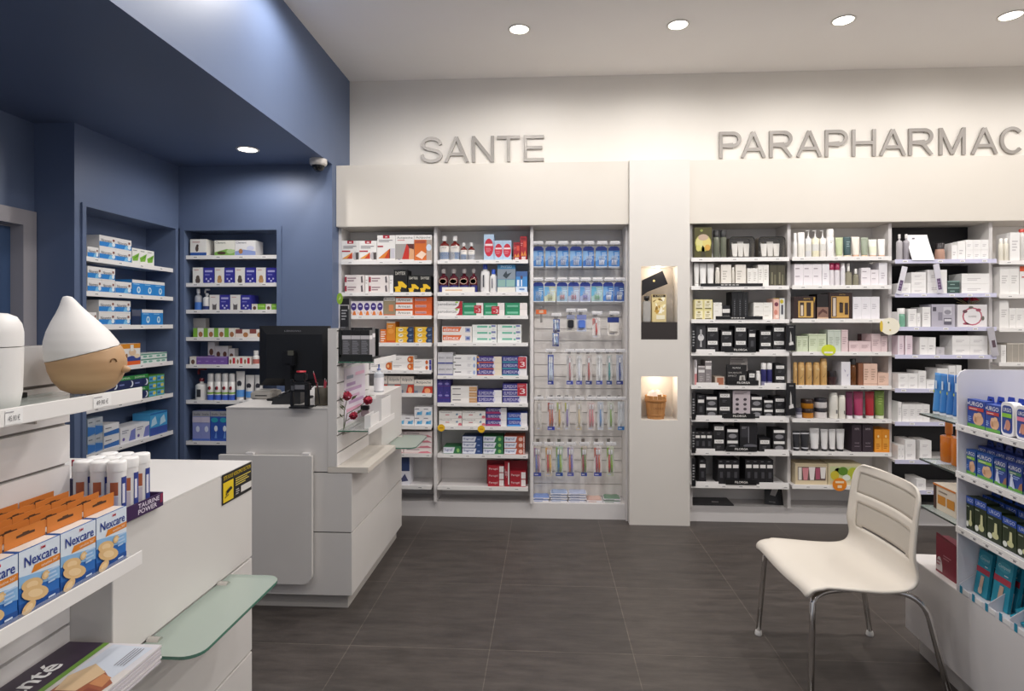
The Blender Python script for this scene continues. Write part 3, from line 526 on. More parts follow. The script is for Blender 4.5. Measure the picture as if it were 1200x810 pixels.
 'wreath': ('e4e0e1', [('e', .5, .48, .34, .4, 'bd6a7b'), ('e', .5, .48, .29, .34, 'e9e5e6'), ('e', .25, .7, .08, .07, '6d4650'), ('e', .7, .76, .09, .07, 'a8586a'), ('e', .45, .88, .08, .05, '6c6a62'), ('e', .85, .4, .05, .1, '6c6a62'), ('e', .3, .16, .12, .05, 'a24e62'), ('t', .36, .44, .64, .52, 'AVENE', 'c4bec2')]),
 'green_stack': ('39504c', [('r', .0, .8, 1, 1, '7e9a94'), ('l', .2, .3, .8, .6, 1, '8fa8a2')]),
 'white_redband': ('efedea', [('l', .2, .4, .8, .7, 4, 'c7c3c2')]),
 'orange_top': ('eeebe8', [('r', 0, .82, 1, 1, 'd9562c'), ('r', .2, .6, .8, .64, 'c4504a')]),
 'clearbox': ('a9a298', [('r', .3, 0, .33, 1, 'c4bdb2'), ('r', .66, 0, .7, 1, 'c4bdb2'), ('r', 0, .94, 1, 1, 'd3ccc2')]),
 'nico_blue': ('ece9e6', [('r', 0, .12, 1, .5, '2f86d2'), ('t', .1, .5, .72, .74, 'Nicorette', '3a4658'), ('p', [(.5, .12), (.8, .12), (.72, .5), (.6, .45)], '7ec3ee'), ('e', .84, .36, .1, .18, 'e9f1f6'), ('r', .78, .62, .9, .8, '8b5a50')]),
 'nico_green': ('f0efe9', [('p', [(0, .45), (.95, .75), (.75, .25), (.1, .2)], '7fb83c'), ('p', [(.1, .3), (.95, .72), (.7, .5)], '4d8a2c'), ('l', .1, .82, .9, .94, 1, '9fa39a')]),
 'nico_drop': ('2e8ad6', [('r', 0, .8, 1, 1, 'ece9e6'), ('l', .1, .68, .9, .78, 1, '9fd0f0'), ('e', .55, .36, .16, .22, 'd8ecf8'), ('e', .55, .38, .08, .12, '4aa0de')]),
 'dark_navy': ('1e2f52', [('r', 0, .6, 1, 1, '565b6e')]),
 'vitamin_orange': ('f2eeea', [('r', 0, .78, 1, 1, 'e09026'), ('r', 0, 0, 1, .2, 'e0652c'), ('p', [(0, .2), (1, .2), (1, .36), (.5, .44), (0, .34)], '3a4b94'), ('e', .55, .6, .2, .16, 'e9c9a6'), ('e', .8, .42, .16, .1, 'f1d9bc'), ('r', .42, .66, .6, .95, 'f1ece6')]),
 'mint_slabs': ('e8eeea', [('r', 0, .7, 1, .95, '5e9a86'), ('e', .3, .4, .16, .2, '7db3a0'), ('e', .7, .4, .16, .2, '7db3a0')]),
 'night_green': ('26305e', [('r', 0, .68, 1, 1, '2f8a3e'), ('t', .08, .76, .8, .9, 'SOMNIL', 'dff0d8'), ('e', .84, .35, .14, .26, 'e7ecf5'), ('e', .76, .38, .13, .24, '26305e'), ('l', .08, .25, .55, .5, 1, '7f8ac0')]),
 'sun_small': ('5d9a4c', [('r', .05, .1, .95, .85, '58a8cf'), ('e', .7, .5, .2, .25, 'd9cf6a'), ('r', .1, .35, .45, .6, '2f6fae')]),
 'silver_blue': ('9fb2c6', [('r', 0, .6, 1, 1, 'b7bcc2'), ('p', [(0, 0), (1, .1), (1, .45), (0, .55)], '3f78bd'), ('l', .1, .72, .9, .86, 1, '707880')]),
 'white_blue_box': ('eae9ea', [('p', [(0, .08), (1, .08), (1, .5), (0, .36)], '3d72b8'), ('l', .08, .62, .7, .78, 1, '77787e')]),
 'white_purple_box': ('ecebee', [('p', [(.55, .1), (1, .1), (1, .8), (.7, .7)], '7f86c8'), ('l', .1, .6, .6, .85, 2, '9d9ca8'), ('e', .2, .28, .08, .1, '6c5aa0')]),
 'blue_gradient': ('4aa3d8', [('r', 0, 0, 1, .35, '3f57a6'), ('p', [(.1, .4), (.8, .5), (.6, .85), (.2, .7)], 'bfe0f2'), ('r', 0, .92, 1, 1, '2d6fae')]),
 'pet_big': ('efece6', [('r', 0, 0, 1, .22, '2f5aa8'), ('e', .42, .45, .1, .18, '5b4a42'), ('e', .45, .62, .08, .08, '4a3c36'), ('l', .15, .78, .85, .9, 1, 'd0a8a4')]),
 'pet_green': ('eceadf', [('t', .05, .8, .55, .93, 'Clement', '4d5548'), ('p', [(0, 0), (1, 0), (1, .4), (.6, .45), (0, .25)], '86b65a'), ('e', .35, .2, .22, .1, '4d3c2e'), ('e', .8, .3, .2, .15, 'b9d49a')]),
 'pet_lilac': ('eceaea', [('t', .05, .8, .55, .93, 'Clement', '4a4a60'), ('p', [(0, .05), (1, .05), (1, .3), (.4, .42), (0, .3)], '93a4d6'), ('e', .28, .3, .1, .16, 'b07d50'), ('e', .75, .5, .18, .15, 'd8daf0')]),
 'dog_dark': ('efece6', [('e', .5, .2, .24, .2, '5a4a46'), ('e', .5, .38, .18, .14, '5c5048'), ('l', .15, .8, .85, .92, 1, 'd8b0aa')]),
 'dog_tan': ('efece6', [('e', .52, .2, .26, .2, 'c49868'), ('e', .52, .38, .2, .14, 'b98a58'), ('l', .15, .8, .85, .92, 1, 'd8b0aa')]),
 'cat_grey': ('efece6', [('p', [(.3, .0), (.3, .45), (.4, .36), (.6, .36), (.72, .45), (.7, .0)], '5f5a5c'), ('l', .15, .8, .85, .92, 1, 'd8b0aa')]),
 'indigo': ('35339a', [('r', .15, .72, .85, .84, 'b9b8e6'), ('l', .15, .5, .85, .64, 1, '8a89d2'), ('e', .3, .3, .08, .06, 'd2d1f2'), ('e', .7, .3, .08, .06, 'd2d1f2'), ('e', .5, .16, .1, .06, 'd2d1f2'), ('r', .75, .03, .92, .08, 'd2d1f2')]),
 'green_small': ('7cb33c', [('r', .1, .5, .9, .8, 'a2d066')]),
 'dog_small': ('f0ece4', [('e', .5, .35, .3, .3, '6a4c40'), ('r', 0, .8, 1, 1, 'e6dccf')]),
 'dog_green_small': ('efece2', [('r', 0, 0, .42, 1, '7fb53f'), ('e', .72, .35, .2, .28, 'a8714a')]),
 'brown_small': ('ece3da', [('r', .02, .5, .5, 1, '8a4a44'), ('e', .74, .35, .18, .3, 'b07a4c')]),
 'dog_tall_box': ('b7b2ae', [('r', 0, 0, 1, .35, '7fae50'), ('e', .3, .35, .18, .16, '7a5240'), ('e', .7, .3, .14, .12, '4c4040')]),
 'violet_small': ('7b5aa8', [('r', 0, .85, 1, 1, 'a48cc4'), ('l', .2, .3, .8, .6, 1, '9c84c0')]),
 'dog_violet': ('e6e1e0', [('r', 0, 0, 1, .4, '7457a0'), ('e', .5, .55, .3, .15, '6a4436')]),
 'white_red_small': ('efebe4', [('r', .55, .15, .9, .85, 'c53040'), ('e', .25, .4, .14, .28, '8f6a48')]),
 'tall_lilac': ('8f97d0', [('r', 0, .82, 1, 1, 'a9a8ac'), ('t', .12, .86, .88, .93, 'Stella', '4a4a54'), ('r', 0, .62, 1, .8, 'cfc6d6'), ('e', .62, .4, .22, .1, 'dfe4f6'), ('r', .0, .02, 1, .08, '4f6fc0')]),
 'tall_blue': ('3358b0', [('r', 0, .82, 1, 1, 'a9a8ac'), ('t', .12, .86, .88, .93, 'Stella', '4a4a54'), ('e', .5, .7, .4, .08, '2fa0b4'), ('e', .66, .42, .2, .1, 'e6eef8'), ('p', [(.5, .1), (.8, .1), (.7, .35)], '6f9ae0')]),
 'card_net_white': ('ebe8e2', [('r', .1, .72, .3, .76, '77706c'), ('l', .2, .3, .8, .6, 3, '8f8a84')]),
}

def bxm(w, h, d, sty, b=0, z0=0, x0=0):
    base, dec = STY[sty]; m = MB(); mm = M(base, .45); m.box(x0, x0 + w, 0, d, z0, z0 + h, mm, b)
    m.decals(dec, x0, w, z0, h, 0); return m
def p_box(w, h, d, sty, name='carton'): return bxm(w, h, d, sty).build(name)

# round things: local x centre at w/2, depth = w, front at y=0
def _T(w): return Matrix.Translation((w / 2, w / 2, 0))
def p_bottle(w, h, d, o, name='bottle'):
    """o: body, cap, label colours; neck (radius factor), sh (shoulder height), ch (cap height), cw (cap radius factor)"""
    t = empty(name); r = w / 2; body = o.get('m') or M(o.get('body', 'ffffff'), o.get('rough', .3)); sh = o.get('sh', .72); nk = o.get('neck', .35); ch = o.get('ch', .16); cw = o.get('cw', nk + .08)
    zc = h * (1 - ch); zs = h * sh
    zs = min(zs, zc - .001)
    pr = [(r * .9, 0), (r, r * .12), (r, zs * .96)] + [(r * (nk + (1 - nk) * math.cos(a * math.pi / 8)), zs * .96 + (max(zc - zs - h * .02, .002)) * math.sin(a * math.pi / 8) * .8) for a in range(1, 5)] + [(r * nk, zc)]
    mb = MB().lathe(pr, body, 16, _T(w), sy=o.get('flat', 1))
    for (a, b, c) in o.get('bands', []): mb.lathe([(r * 1.012, h * a), (r * 1.012, h * b)], M(c, .45), 16, _T(w), cap=False, sy=o.get('flat', 1))
    for dd in o.get('dec', []): mb.decals([dd], w * .12, w * .76, 0, h, -.001)
    mb.build('body', t)
    cap = M(o.get('cap', 'ffffff'), .3)
    if o.get('pump'):
        MB().lathe([(r * .42, zc), (r * .42, zc + h * .03), (r * .16, zc + h * .04), (r * .16, h * .97), (r * .3, h * .972), (r * .3, h)], cap, 12, _T(w)).box(r * .2, r, r * .85, r * 1.15, h * .972, h * .995, cap).build('pump', t)
    elif o.get('trigger'):
        MB().lathe([(r * .4, zc), (r * .42, zc + h * .06), (r * .3, zc + h * .1)], cap, 12, _T(w)).box(r * .5, r * 1.7, r * .7, r * 1.3, h * .93, h, cap, .002).box(r * .35, r * .6, r * .8, r * 1.2, h * .8, h * .93, cap, .001).build('trigger', t)
    else:
        MB().lathe([(r * cw, zc), (r * cw, h * .99), (r * cw * .88, h), (0, h)], cap, 14, _T(w), sy=o.get('flat', 1) if cw > .8 else 1).build('cap', t)
    return t
def p_can(w, h, d, o, name='can'):
    t = empty(name); r = w / 2; body = M(o.get('body', 'ffffff'), .3, .1); ch = o.get('ch', .25)
    mb = MB().lathe([(r * .95, 0), (r, .003), (r, h * (1 - ch)), (r * .93, h * (1 - ch) + .002)], body, 16, _T(w))
    for (a, b, c) in o.get('bands', []): mb.lathe([(r * 1.012, h * a), (r * 1.012, h * b)], M(c, .4), 16, _T(w), cap=False)
    for dd in o.get('dec', []): mb.decals([dd], w * .12, w * .76, 0, h, -.001)
    mb.build('body', t)
    MB().lathe([(r * .9, h * (1 - ch) + .002), (r * .9, h * .97), (r * .7, h), (0, h)], M(o.get('cap', 'f4f2ee'), .35), 16, _T(w)).build('cap', t)
    return t
def p_jar(w, h, d, o, name='jar'):
    t = empty(name); r = w / 2; lh = o.get('lh', .35)
    mb = MB().lathe([(r * .88, 0), (r * .97, h * .06), (r * .97, h * (1 - lh))], o.get('m') or M(o.get('body', 'ffffff'), .2), 18, _T(w))
    for (a, b, c) in o.get('bands', []): mb.lathe([(r * .985, h * a), (r * .985, h * b)], M(c, .4), 18, _T(w), cap=False)
    mb.build('body', t)
    MB().lathe([(r, h * (1 - lh)), (r, h * .97), (r * .95, h), (0, h)], M(o.get('cap', '1c1b1d'), .25, o.get('metal', 0)), 18, _T(w)).build('lid', t)
    return t
def p_tube(w, h, d, o, name='tube'):
    t = empty(name); r = w / 2; ch = o.get('ch', .12); rb = o.get('rb', .8); body = M(o.get('body', 'ffffff'), .3)
    n = 16; rings = []; zs = [ch, ch + .04, .4, .7, .93, 1.0]
    mb = MB(); vs = []
    for z in zs:
        q = (z - ch) / (1 - ch); a = r * (rb + (1 - rb) * min(1, q * 1.2)); b = r * rb * (1 - q) ** .8 + .0015
        if z > .92: b = .0015; a = r
        for k in range(n): an = 2 * math.pi * k / n; vs.append((a * math.cos(an), b * math.sin(an), h * z))
    fs = [(j * n + k, j * n + (k + 1) % n, (j + 1) * n + (k + 1) % n, (j + 1) * n + k) for j in range(len(zs) - 1) for k in range(n)] + [tuple(range(n))[::-1], tuple(range((len(zs) - 1) * n, len(zs) * n))]
    mb.add(vs, fs, body, True, _T(w))
    for (a, b, c) in o.get('bands', []):
        vs = []
        for z in (a, b):
            q = (z - ch) / (1 - ch); aa = r * (rb + (1 - rb) * min(1, q * 1.2)) * 1.02 + .0008; bb = (r * rb * (1 - q) ** .8 + .0015) * 1.05 + .001
            for k in range(n): an = 2 * math.pi * k / n; vs.append((aa * math.cos(an), bb * math.sin(an), h * z))
        mb.add(vs, [(k, (k + 1) % n, n + (k + 1) % n, n + k) for k in range(n)], M(c, .4), True, _T(w))
    for dd in o.get('dec', []): mb.decals([dd], w * .12, w * .76, 0, h, r - (r * rb * (1 - .5) ** .8) - .002)
    mb.build('body', t)
    MB().lathe([(r * rb * .98, 0), (r * rb * .98, h * ch * .9), (r * rb * .9, h * ch)], M(o.get('cap', 'ffffff'), .3), 16, _T(w)).build('cap', t)
    return t
def p_bag(w, h, d, o, name='toiletry_bag'):
    t = empty(name); h -= .004
    pts = []; rr = min(w, h) * .14
    for cx_, cz_, a0 in ((w - rr, h - rr, 0), (rr, h - rr, 90), (rr * .5, rr * .5, 180), (w - rr * .5, rr * .5, 270)):
        q = rr if cz_ > h / 2 else rr * .5
        for k in range(5): an = math.radians(a0 + k * 22.5); pts.append((cx_ + q * math.cos(an), cz_ + q * math.sin(an)))
    MB().add([(a_, 0, b_) for a_, b_ in pts], [tuple(range(len(pts)))], M('ffffff', .1, 0, .05)).build('clear_front', t)
    path = [(a, -.002, b) for a, b in pts] + [(pts[0][0], -.002, pts[0][1])]
    MB().tube(path, .0028, BLACK, 6).build('piping', t)
    MB().tube([(a, d, b) for _, a, b in [(0, p_[0], p_[1]) for p_ in pts]] + [(pts[0][0], d, pts[0][1])], .0028, BLACK, 6).build('piping', t)
    b = MB(); n = len(pts); vs = [(a, .0, z) for a, z in pts] + [(a, d, z) for a, z in pts]
    b.add(vs, [(i, n + i, n + (i + 1) % n, (i + 1) % n) for i in range(n)] + [tuple(range(n, 2 * n))], M('6e665a', .5)); b.build('gusset', t)
    b = MB(); floral(b, w * .9, h * .7, d - .003, int(w * 1e4), ['c4ba7a', 'e0d8c8', '8a7f4a', 'efeade'], h * .15, 14, w * .05); b.build('leaf_lining', t)
    for k, (fx, c) in enumerate(((.2, 'f3efe8'), (.44, 'ece8e0'), (.68, 'f6f1e8'))):
        tb = MB(); ww = w * .21; hh = h * (.62 + .1 * (k % 2))
        tb.add([(w * fx, d * .4, h * .1), (w * fx + ww * .8, d * .4, h * .1), (w * fx + ww, d * .5, h * .1 + hh), (w * fx - ww * .2, d * .5, h * .1 + hh),
                (w * fx, d * .7, h * .1), (w * fx + ww * .8, d * .7, h * .1), (w * fx + ww, d * .55, h * .1 + hh), (w * fx - ww * .2, d * .55, h * .1 + hh)],
               [(0, 1, 2, 3), (5, 4, 7, 6), (0, 3, 7, 4), (1, 5, 6, 2), (3, 2, 6, 7), (0, 4, 5, 1)], M(c, .4)); tb.build('tube', t)
    return t

# ---------------------------------------------------------------- placing packs on shelves
REG = []      # (root, desc, category, shelf phrase, bay phrase, col, row, nrows)
def items(shelf, bayp, z, rows_, place, depth=.14):
    """place(u, v) -> (local coordinate along shelf s, height); entries: (maker, desc, category, u0, u1, vtop, nx, nz[, opt])"""
    col = {}
    for e in rows_:
        mk, desc, cat, u0, u1, vt, nx, nz = e[:8]; opt = e[8] if len(e) > 8 else {}
        s0, _ = place(u0, vt); s1, _ = place(u1, vt); _, zt = place((u0 + u1) / 2, vt)
        zz = z + opt.get('dz', 0); H = max(.012, (zt - zz)) / nz; Wd = (s1 - s0) / nx; dd = opt.get('d', depth)
        w, h = Wd - .0012, H - .0008
        if isinstance(mk, str): root = p_box(w, h, dd, mk, opt.get('name', cat.replace(' ', '_') if cat != 'box' else 'carton'))
        else: root = mk[0](w, h, dd, mk[1], opt.get('name', cat.replace(' ', '_')))
        first = True
        for i in range(nx):
            for j in range(nz):
                o = root if first else dup(root); first = False
                yield o, s0 + i * Wd + .0006, zz + .0005 + j * H, opt.get('dy', 0)
                REG.append((o, desc, cat, shelf, bayp, col.get(desc, 0) + i, j, nz, opt.get('behind', False)))
        col[desc] = col.get(desc, 0) + nx
def fill_back(key, k, shelfname, rows_, depth=.14):
    B = BAYS[key]; Y = B['yf']
    def place(u, v): p = atY(u, v, Y); return min(max(p.x, B['x0'] + .0015), B['x1'] - .0025), p.z
    for o, s, z, dy in items(shelfname, B['phrase'], B['z'][k], rows_, place, depth): o.location = (s, Y + dy, z)
SHN = ['top shelf', 'second shelf', 'third shelf', 'fourth shelf', 'fifth shelf', 'sixth shelf', 'seventh shelf', 'eighth shelf', 'lowest shelf']

# bottle looks
MW1 = M('7a2a26', .12, 0, .9); MW2 = M('6a2430', .12, 0, .9)
BT = lambda **k: (p_bottle, k)
mouth_b = BT(m=MW1, cap='d8d6d4', sh=.62, neck=.36, ch=.2, cw=.5, bands=[(.05, .6, 'efe9e2'), (.08, .36, '8fb0dc')], dec=[('t', .1, .5, .9, .57, 'Listine', '3c3a40')], flat=.6)
mouth_p = BT(m=MW2, cap='e6dfdb', sh=.55, neck=.34, ch=.18, cw=.46, bands=[(.02, .32, '3a3f8c')], dec=[('e', .5, .48, .55, .12, 'c9a590'), ('e', .5, .48, .46, .09, '5a3a3c'), ('t', .2, .45, .8, .51, 'Alodont', 'e8dcd2')], flat=.6)
lot = lambda c='f1efeb', cap='f5f3f0', **k: BT(body=c, cap=cap, **{**dict(sh=.8, neck=.8, ch=.3, cw=.75), **k})
pump = lambda c: BT(body=c, cap='f2f0ee', sh=.74, neck=.4, ch=.27, pump=1, bands=[(.25, .5, 'e0ded8')])
tube = lambda c, cap='f0eeea', **k: (p_tube, dict(body=c, cap=cap, **k))
fill_back('A', 0, SHN[0], [
 ('dolo', 'white box with red cross tab', 'box', 400.2, 420.8, 282.2, 1, 1), ('dolo', 'white box with red cross tab', 'box', 420.9, 441.6, 282.2, 1, 1),
 ('dolo_tall', 'tall white box with orange wedge', 'box', 442, 463.4, 275.8, 1, 1), ('plaster_red', 'plaster box with blue number 4', 'box', 463.5, 485.2, 275.4, 1, 1),
 ('plaster_orange', 'plaster box with orange front', 'box', 485.4, 506, 275.4, 1, 1)])
fill_back('A', 1, SHN[1], [
 ('cream_band', 'flat white cream box', 'box', 404, 427.6, 322.3, 1, 2), ('white_plain', 'slim plain white box', 'box', 428, 431.8, 322.6, 1, 1), ('cream_band', 'flat white cream box', 'box', 432.2, 456, 322.5, 1, 2),
 ('white_plain', 'slim plain white box', 'box', 456.3, 460.8, 322.6, 1, 1), ('black_yellow', 'tall black box with yellow figure', 'box', 461.5, 477.4, 316.2, 1, 1),
 ('black_yellow', 'shorter black box with yellow figure', 'box', 478, 505, 322.8, 2, 1)])
fill_back('A', 2, SHN[2], [
 ('purple_drop', 'small purple and orange box', 'box', 410.7, 449.2, 352.8, 5, 1), ('arnica_tall', 'upright brown arnica gel box', 'box', 449.5, 463.2, 348.5, 1, 1),
 ('arnica_tube', 'orange arnica box with white panel', 'box', 463.6, 485, 348, 1, 3), ('orange_tube', 'all-orange arnica box', 'box', 485.4, 505.8, 348, 1, 3)])
fill_back('A', 3, SHN[3], [
 ('orange_white', 'small orange and white box', 'box', 445.5, 452.8, 386, 1, 1), ('orange_tall', 'tall orange box', 'box', 453, 463.2, 377, 1, 1),
 ('yellow_blue', 'yellow and navy box', 'box', 463.6, 485, 383.3, 1, 3), ('yellow_blue', 'yellow and navy box', 'box', 486.4, 507, 383.3, 1, 3)])
fill_back('A', 4, SHN[4], [
 ('white_orange_dot', 'white box with orange fruit', 'box', 434, 459.2, 424.4, 1, 1), ('white_orange_dot', 'white box with orange fruit', 'box', 459.5, 484.4, 417, 1, 2), ('white_purple_end', 'white box with purple end', 'box', 484.7, 505.6, 421.5, 1, 2)])
fill_back('A', 5, SHN[5], [
 ('heat_patch', 'heat patch box with white top', 'box', 438, 454.2, 440.5, 1, 1), ('heat_patch', 'heat patch box with white top', 'box', 454.6, 469.4, 440.8, 1, 1), ('heat_patch', 'heat patch box with white top', 'box', 469.6, 485, 441, 1, 1), ('heat_patch', 'lower wide heat patch box', 'box', 485.3, 507, 445, 1, 1)])
fill_back('A', 6, SHN[6], [
 ('white_cyan', 'small white box with blue print', 'box', 464.4, 485.2, 488, 2, 1), ('white_cyan', 'stacked white box with blue print', 'box', 485.5, 506.5, 477.4, 2, 2)])
fill_back('A', 7, SHN[7], [('white_pink', 'flat white and pink box', 'box', 473.2, 506, 506, 1, 4), ('white_pink', 'flat white and pink box', 'box', 448, 472.6, 506, 1, 4)])
fill_back('A', 8, SHN[8], [('navy_white', 'upright navy and white box', 'box', 466, 480, 536, 1, 1)])
fill_back('B', 0, SHN[0], [
 (mouth_b, 'large amber mouthwash bottle', 'bottle', 514.3, 525.7, 276, 1, 1), (mouth_b, 'large amber mouthwash bottle', 'bottle', 526.6, 538.2, 276, 1, 1),
 (mouth_b, 'small amber mouthwash bottle', 'bottle', 539, 547, 284, 1, 1), (mouth_b, 'small amber mouthwash bottle', 'bottle', 547.8, 556, 284, 1, 1),
 ('red_oval', 'tall pale blue box with red oval', 'box', 567, 578.8, 274.6, 1, 1), ('red_oval', 'shorter pale blue box with red oval', 'box', 579.2, 599.4, 281.8, 2, 1),
 ('red_kids', 'red kids box', 'box', 601.6, 609.2, 284, 1, 1), ('red_kids', 'taller red kids box', 'box', 609.4, 617.4, 277, 1, 1)])
fill_back('B', 1, SHN[1], [
 (mouth_p, 'dark red mouthwash bottle with purple base', 'bottle', 512.6, 523.8, 314.4, 1, 1, dict(dy=.03)), (mouth_p, 'dark red mouthwash bottle with purple base', 'bottle', 524.8, 535.8, 314.4, 1, 1, dict(dy=.03)),
 (mouth_p, 'dark red mouthwash bottle with purple base', 'bottle', 537, 548.2, 314.4, 1, 1, dict(dy=.03)), (mouth_p, 'dark red mouthwash bottle with purple base', 'bottle', 549.2, 558.6, 314.4, 1, 1, dict(dy=.03)),
 (BT(body='f0eeec', cap='3a55c0', sh=.78, neck=.55, ch=.17, cw=.5, flat=.7, dec=[('r', .2, .2, .42, .62, '45464e')]), 'tall white bottle with blue cap', 'bottle', 562.8, 573.4, 309.5, 1, 1), (BT(body='f0eeec', cap='3a63d0', sh=.72, neck=.6, ch=.2, cw=.55, flat=.7, dec=[('r', .2, .2, .4, .6, '6a6b74')]), 'shorter white bottle with blue cap', 'bottle', 573.8, 582.2, 315.5, 1, 1),
 ('seabox', 'grey and blue nose spray box', 'box', 582.8, 604, 310, 1, 1), ('seasmall', 'smaller bright blue nose spray box', 'box', 604.4, 618, 318, 1, 1)])
B = BAYS['B']; p0, p1 = atY(518, 340, B['yf'] - .005), atY(556, 336.6, B['yf'] - .005)
tag(bxm(p1.x - p0.x, p1.z - B['z'][1], .026, 'tray_cream').build('carton', loc=(p0.x, B['yf'] - .004, B['z'][1] + .0005)), 'long flat cream box lying before mouthwash bottles, toothpaste bay', 'box')
fill_back('B', 2, SHN[2], [
 ('parodontax', 'white toothpaste box with red end', 'toothpaste box', 511.8, 541.8, 353, 1, 2), ('green_paste', 'green and white toothpaste box', 'toothpaste box', 542.2, 566.4, 355, 1, 2), ('green_paste', 'green and white toothpaste box', 'toothpaste box', 567, 591.4, 355, 1, 2), ('green_paste', 'green and white toothpaste box', 'toothpaste box', 592.2, 618, 355, 1, 2)])
fill_back('B', 3, SHN[3], [
 ('elmex', 'toothpaste box with orange name panel', 'toothpaste box', 518, 553, 382.6, 1, 2), ('white_mint', 'white toothpaste box with mint print', 'toothpaste box', 553.4, 582.2, 380.4, 1, 3), ('white_mint', 'white toothpaste box with mint print', 'toothpaste box', 582.8, 611, 380.4, 1, 3)])
fill_back('B', 4, SHN[4], [
 ('grey_tall', 'upright light grey toothpaste box', 'toothpaste box', 513, 530.8, 413, 2, 2), ('white_scale', 'flat white toothpaste box', 'toothpaste box', 531.2, 558.6, 416, 1, 3),
 ('paste_purple_orange', 'purple toothpaste box with orange edge', 'toothpaste box', 559, 588, 417.8, 1, 3), ('paste_purple_teal', 'purple toothpaste box with teal edge', 'toothpaste box', 588.4, 617.6, 417.8, 1, 3)])
fill_back('B', 5, SHN[5], [
 ('violet_tall', 'upright violet toothpaste box', 'toothpaste box', 511.8, 527.7, 444.6, 2, 2), ('white_tan', 'white toothpaste box with tan end', 'toothpaste box', 528.4, 559, 452.6, 1, 3), ('paste_purple', 'purple and white toothpaste box', 'toothpaste box', 559.4, 588.2, 457.2, 1, 2), ('paste_purple', 'purple and white toothpaste box', 'toothpaste box', 588.9, 618, 449.7, 1, 3)])
fill_back('B', 6, SHN[6], [
 ('fluo', 'grey-white toothpaste box with red dot', 'toothpaste box', 514.4, 541.4, 481.7, 1, 2), ('fluo', 'grey-white toothpaste box with red dot', 'toothpaste box', 541.8, 569, 481.7, 1, 2), ('paste_magenta', 'purple and magenta toothpaste box', 'toothpaste box', 569.4, 593.8, 477.8, 1, 3), ('paste_blue', 'blue and white toothpaste box', 'toothpaste box', 594.4, 618, 484, 1, 2)])
fill_back('B', 7, SHN[7], [
 ('toothp_green', 'lone flat toothpaste box', 'toothpaste box', 519.6, 540.6, 523.6, 1, 1), ('toothp_navy', 'white and navy toothpaste box', 'toothpaste box', 541.8, 565.4, 511.3, 1, 3), ('toothp_green', 'white and green toothpaste box', 'toothpaste box', 566.4, 589.8, 511.3, 1, 3), ('toothp_red', 'white and rust red toothpaste box', 'toothpaste box', 591, 615, 511.3, 1, 3)])
fill_back('B', 8, SHN[8], [
 ('red_pack', 'small red gum gel box', 'box', 571.6, 590.4, 546, 1, 3), ('red_pack', 'upright red gum gel box', 'box', 591.2, 597, 541, 1, 1), ('red_pack', 'small red gum gel box', 'box', 597.6, 616, 553, 1, 2)], .07)
p0, p1 = atY(570.5, 570, B['yf'] + .075), atY(618, 540.4, B['yf'] + .075)
tag(bxm(p1.x - p0.x, p1.z - B['z'][8], .03, 'red_display').build('display_tray', loc=(p0.x, B['yf'] + .075, B['z'][8] + .0005)), 'plain dark red display box behind the red gum gel boxes', 'display box')
# ---- right hand bays
gl = (p_bottle, dict(m=M('6f7263', .1), cap='151416', sh=.74, neck=.9, ch=.24, cw=.98))
fill_back('D', 0, SHN[0], [
 ('floral_dark', 'dark gift box with yellow flowers', 'box', 812, 834.2, 266.5, 1, 1), (gl, 'green-grey bottle with tall black cap', 'bottle', 836.6, 844.3, 269.4, 1, 1), (gl, 'green-grey bottle with tall black cap', 'bottle', 844.9, 852.4, 269.4, 1, 1),
 ((p_bag, {}), 'clear toiletry bag of small tubes', 'toiletry bag', 855, 884, 277, 1, 1, dict(d=.1, dz=.0032)), ((p_bag, {}), 'clear toiletry bag of small tubes', 'toiletry bag', 889, 920, 277, 1, 1, dict(d=.1, dz=.0032))])
fill_back('D', 1, SHN[1], [
 (tube('efedea'), 'white tube standing on its cap', 'tube', 811.4, 820, 308.4, 1, 1), (tube('efedea'), 'white tube standing on its cap', 'tube', 820.4, 829, 308.4, 1, 1), (tube('efedea'), 'white tube standing on its cap', 'tube', 829.4, 838, 308.4, 1, 1),
 (lot('e9e3d8', 'f0ece4', ch=.12), 'slim cream bottle', 'bottle', 838.8, 844.4, 313.4, 1, 1), ('box_cream', 'wide cream box', 'box', 845, 857, 310, 1, 1), (lot('e9e3d8', 'f0ece4', ch=.12), 'slim cream bottle', 'bottle', 857.6, 861.4, 313.2, 1, 1),
 ('box_cream', 'wide cream box', 'box', 862, 874.2, 310, 1, 1), ('box_ivory', 'low slim ivory box', 'box', 875.8, 888.2, 314.4, 2, 1), ('box_ivory', 'tall slim ivory box', 'box', 888.4, 901, 310.2, 2, 1), ('amber_glass', 'dark glass-look box with black top', 'box', 902, 919.8, 308, 2, 1)])
fill_back('D', 2, SHN[2], [
 ('yellow_cream', 'square pale yellow cream box', 'box', 811.6, 835, 351, 2, 2), ('box_white_lines', 'flat white box', 'box', 835.8, 846, 354.5, 1, 3), ('box_blackcap', 'flat black and white box', 'box', 846.4, 855.4, 358.4, 1, 2),
 ('black_tall', 'tall black box', 'box', 857.6, 877, 341.8, 3, 1), ('box_white_lines', 'wider flat white box', 'box', 883.2, 905.4, 354.6, 2, 2), ('pink_floral', 'slim pink floral box', 'box', 906.4, 913.2, 349.6, 1, 1), ('yellow_floral', 'slim grey box with yellow flowers', 'box', 913.6, 919.6, 349.6, 1, 1)])
FG, FL, FT = 'black box with white label', 'black box with jar picture', 'slim black box with white label'
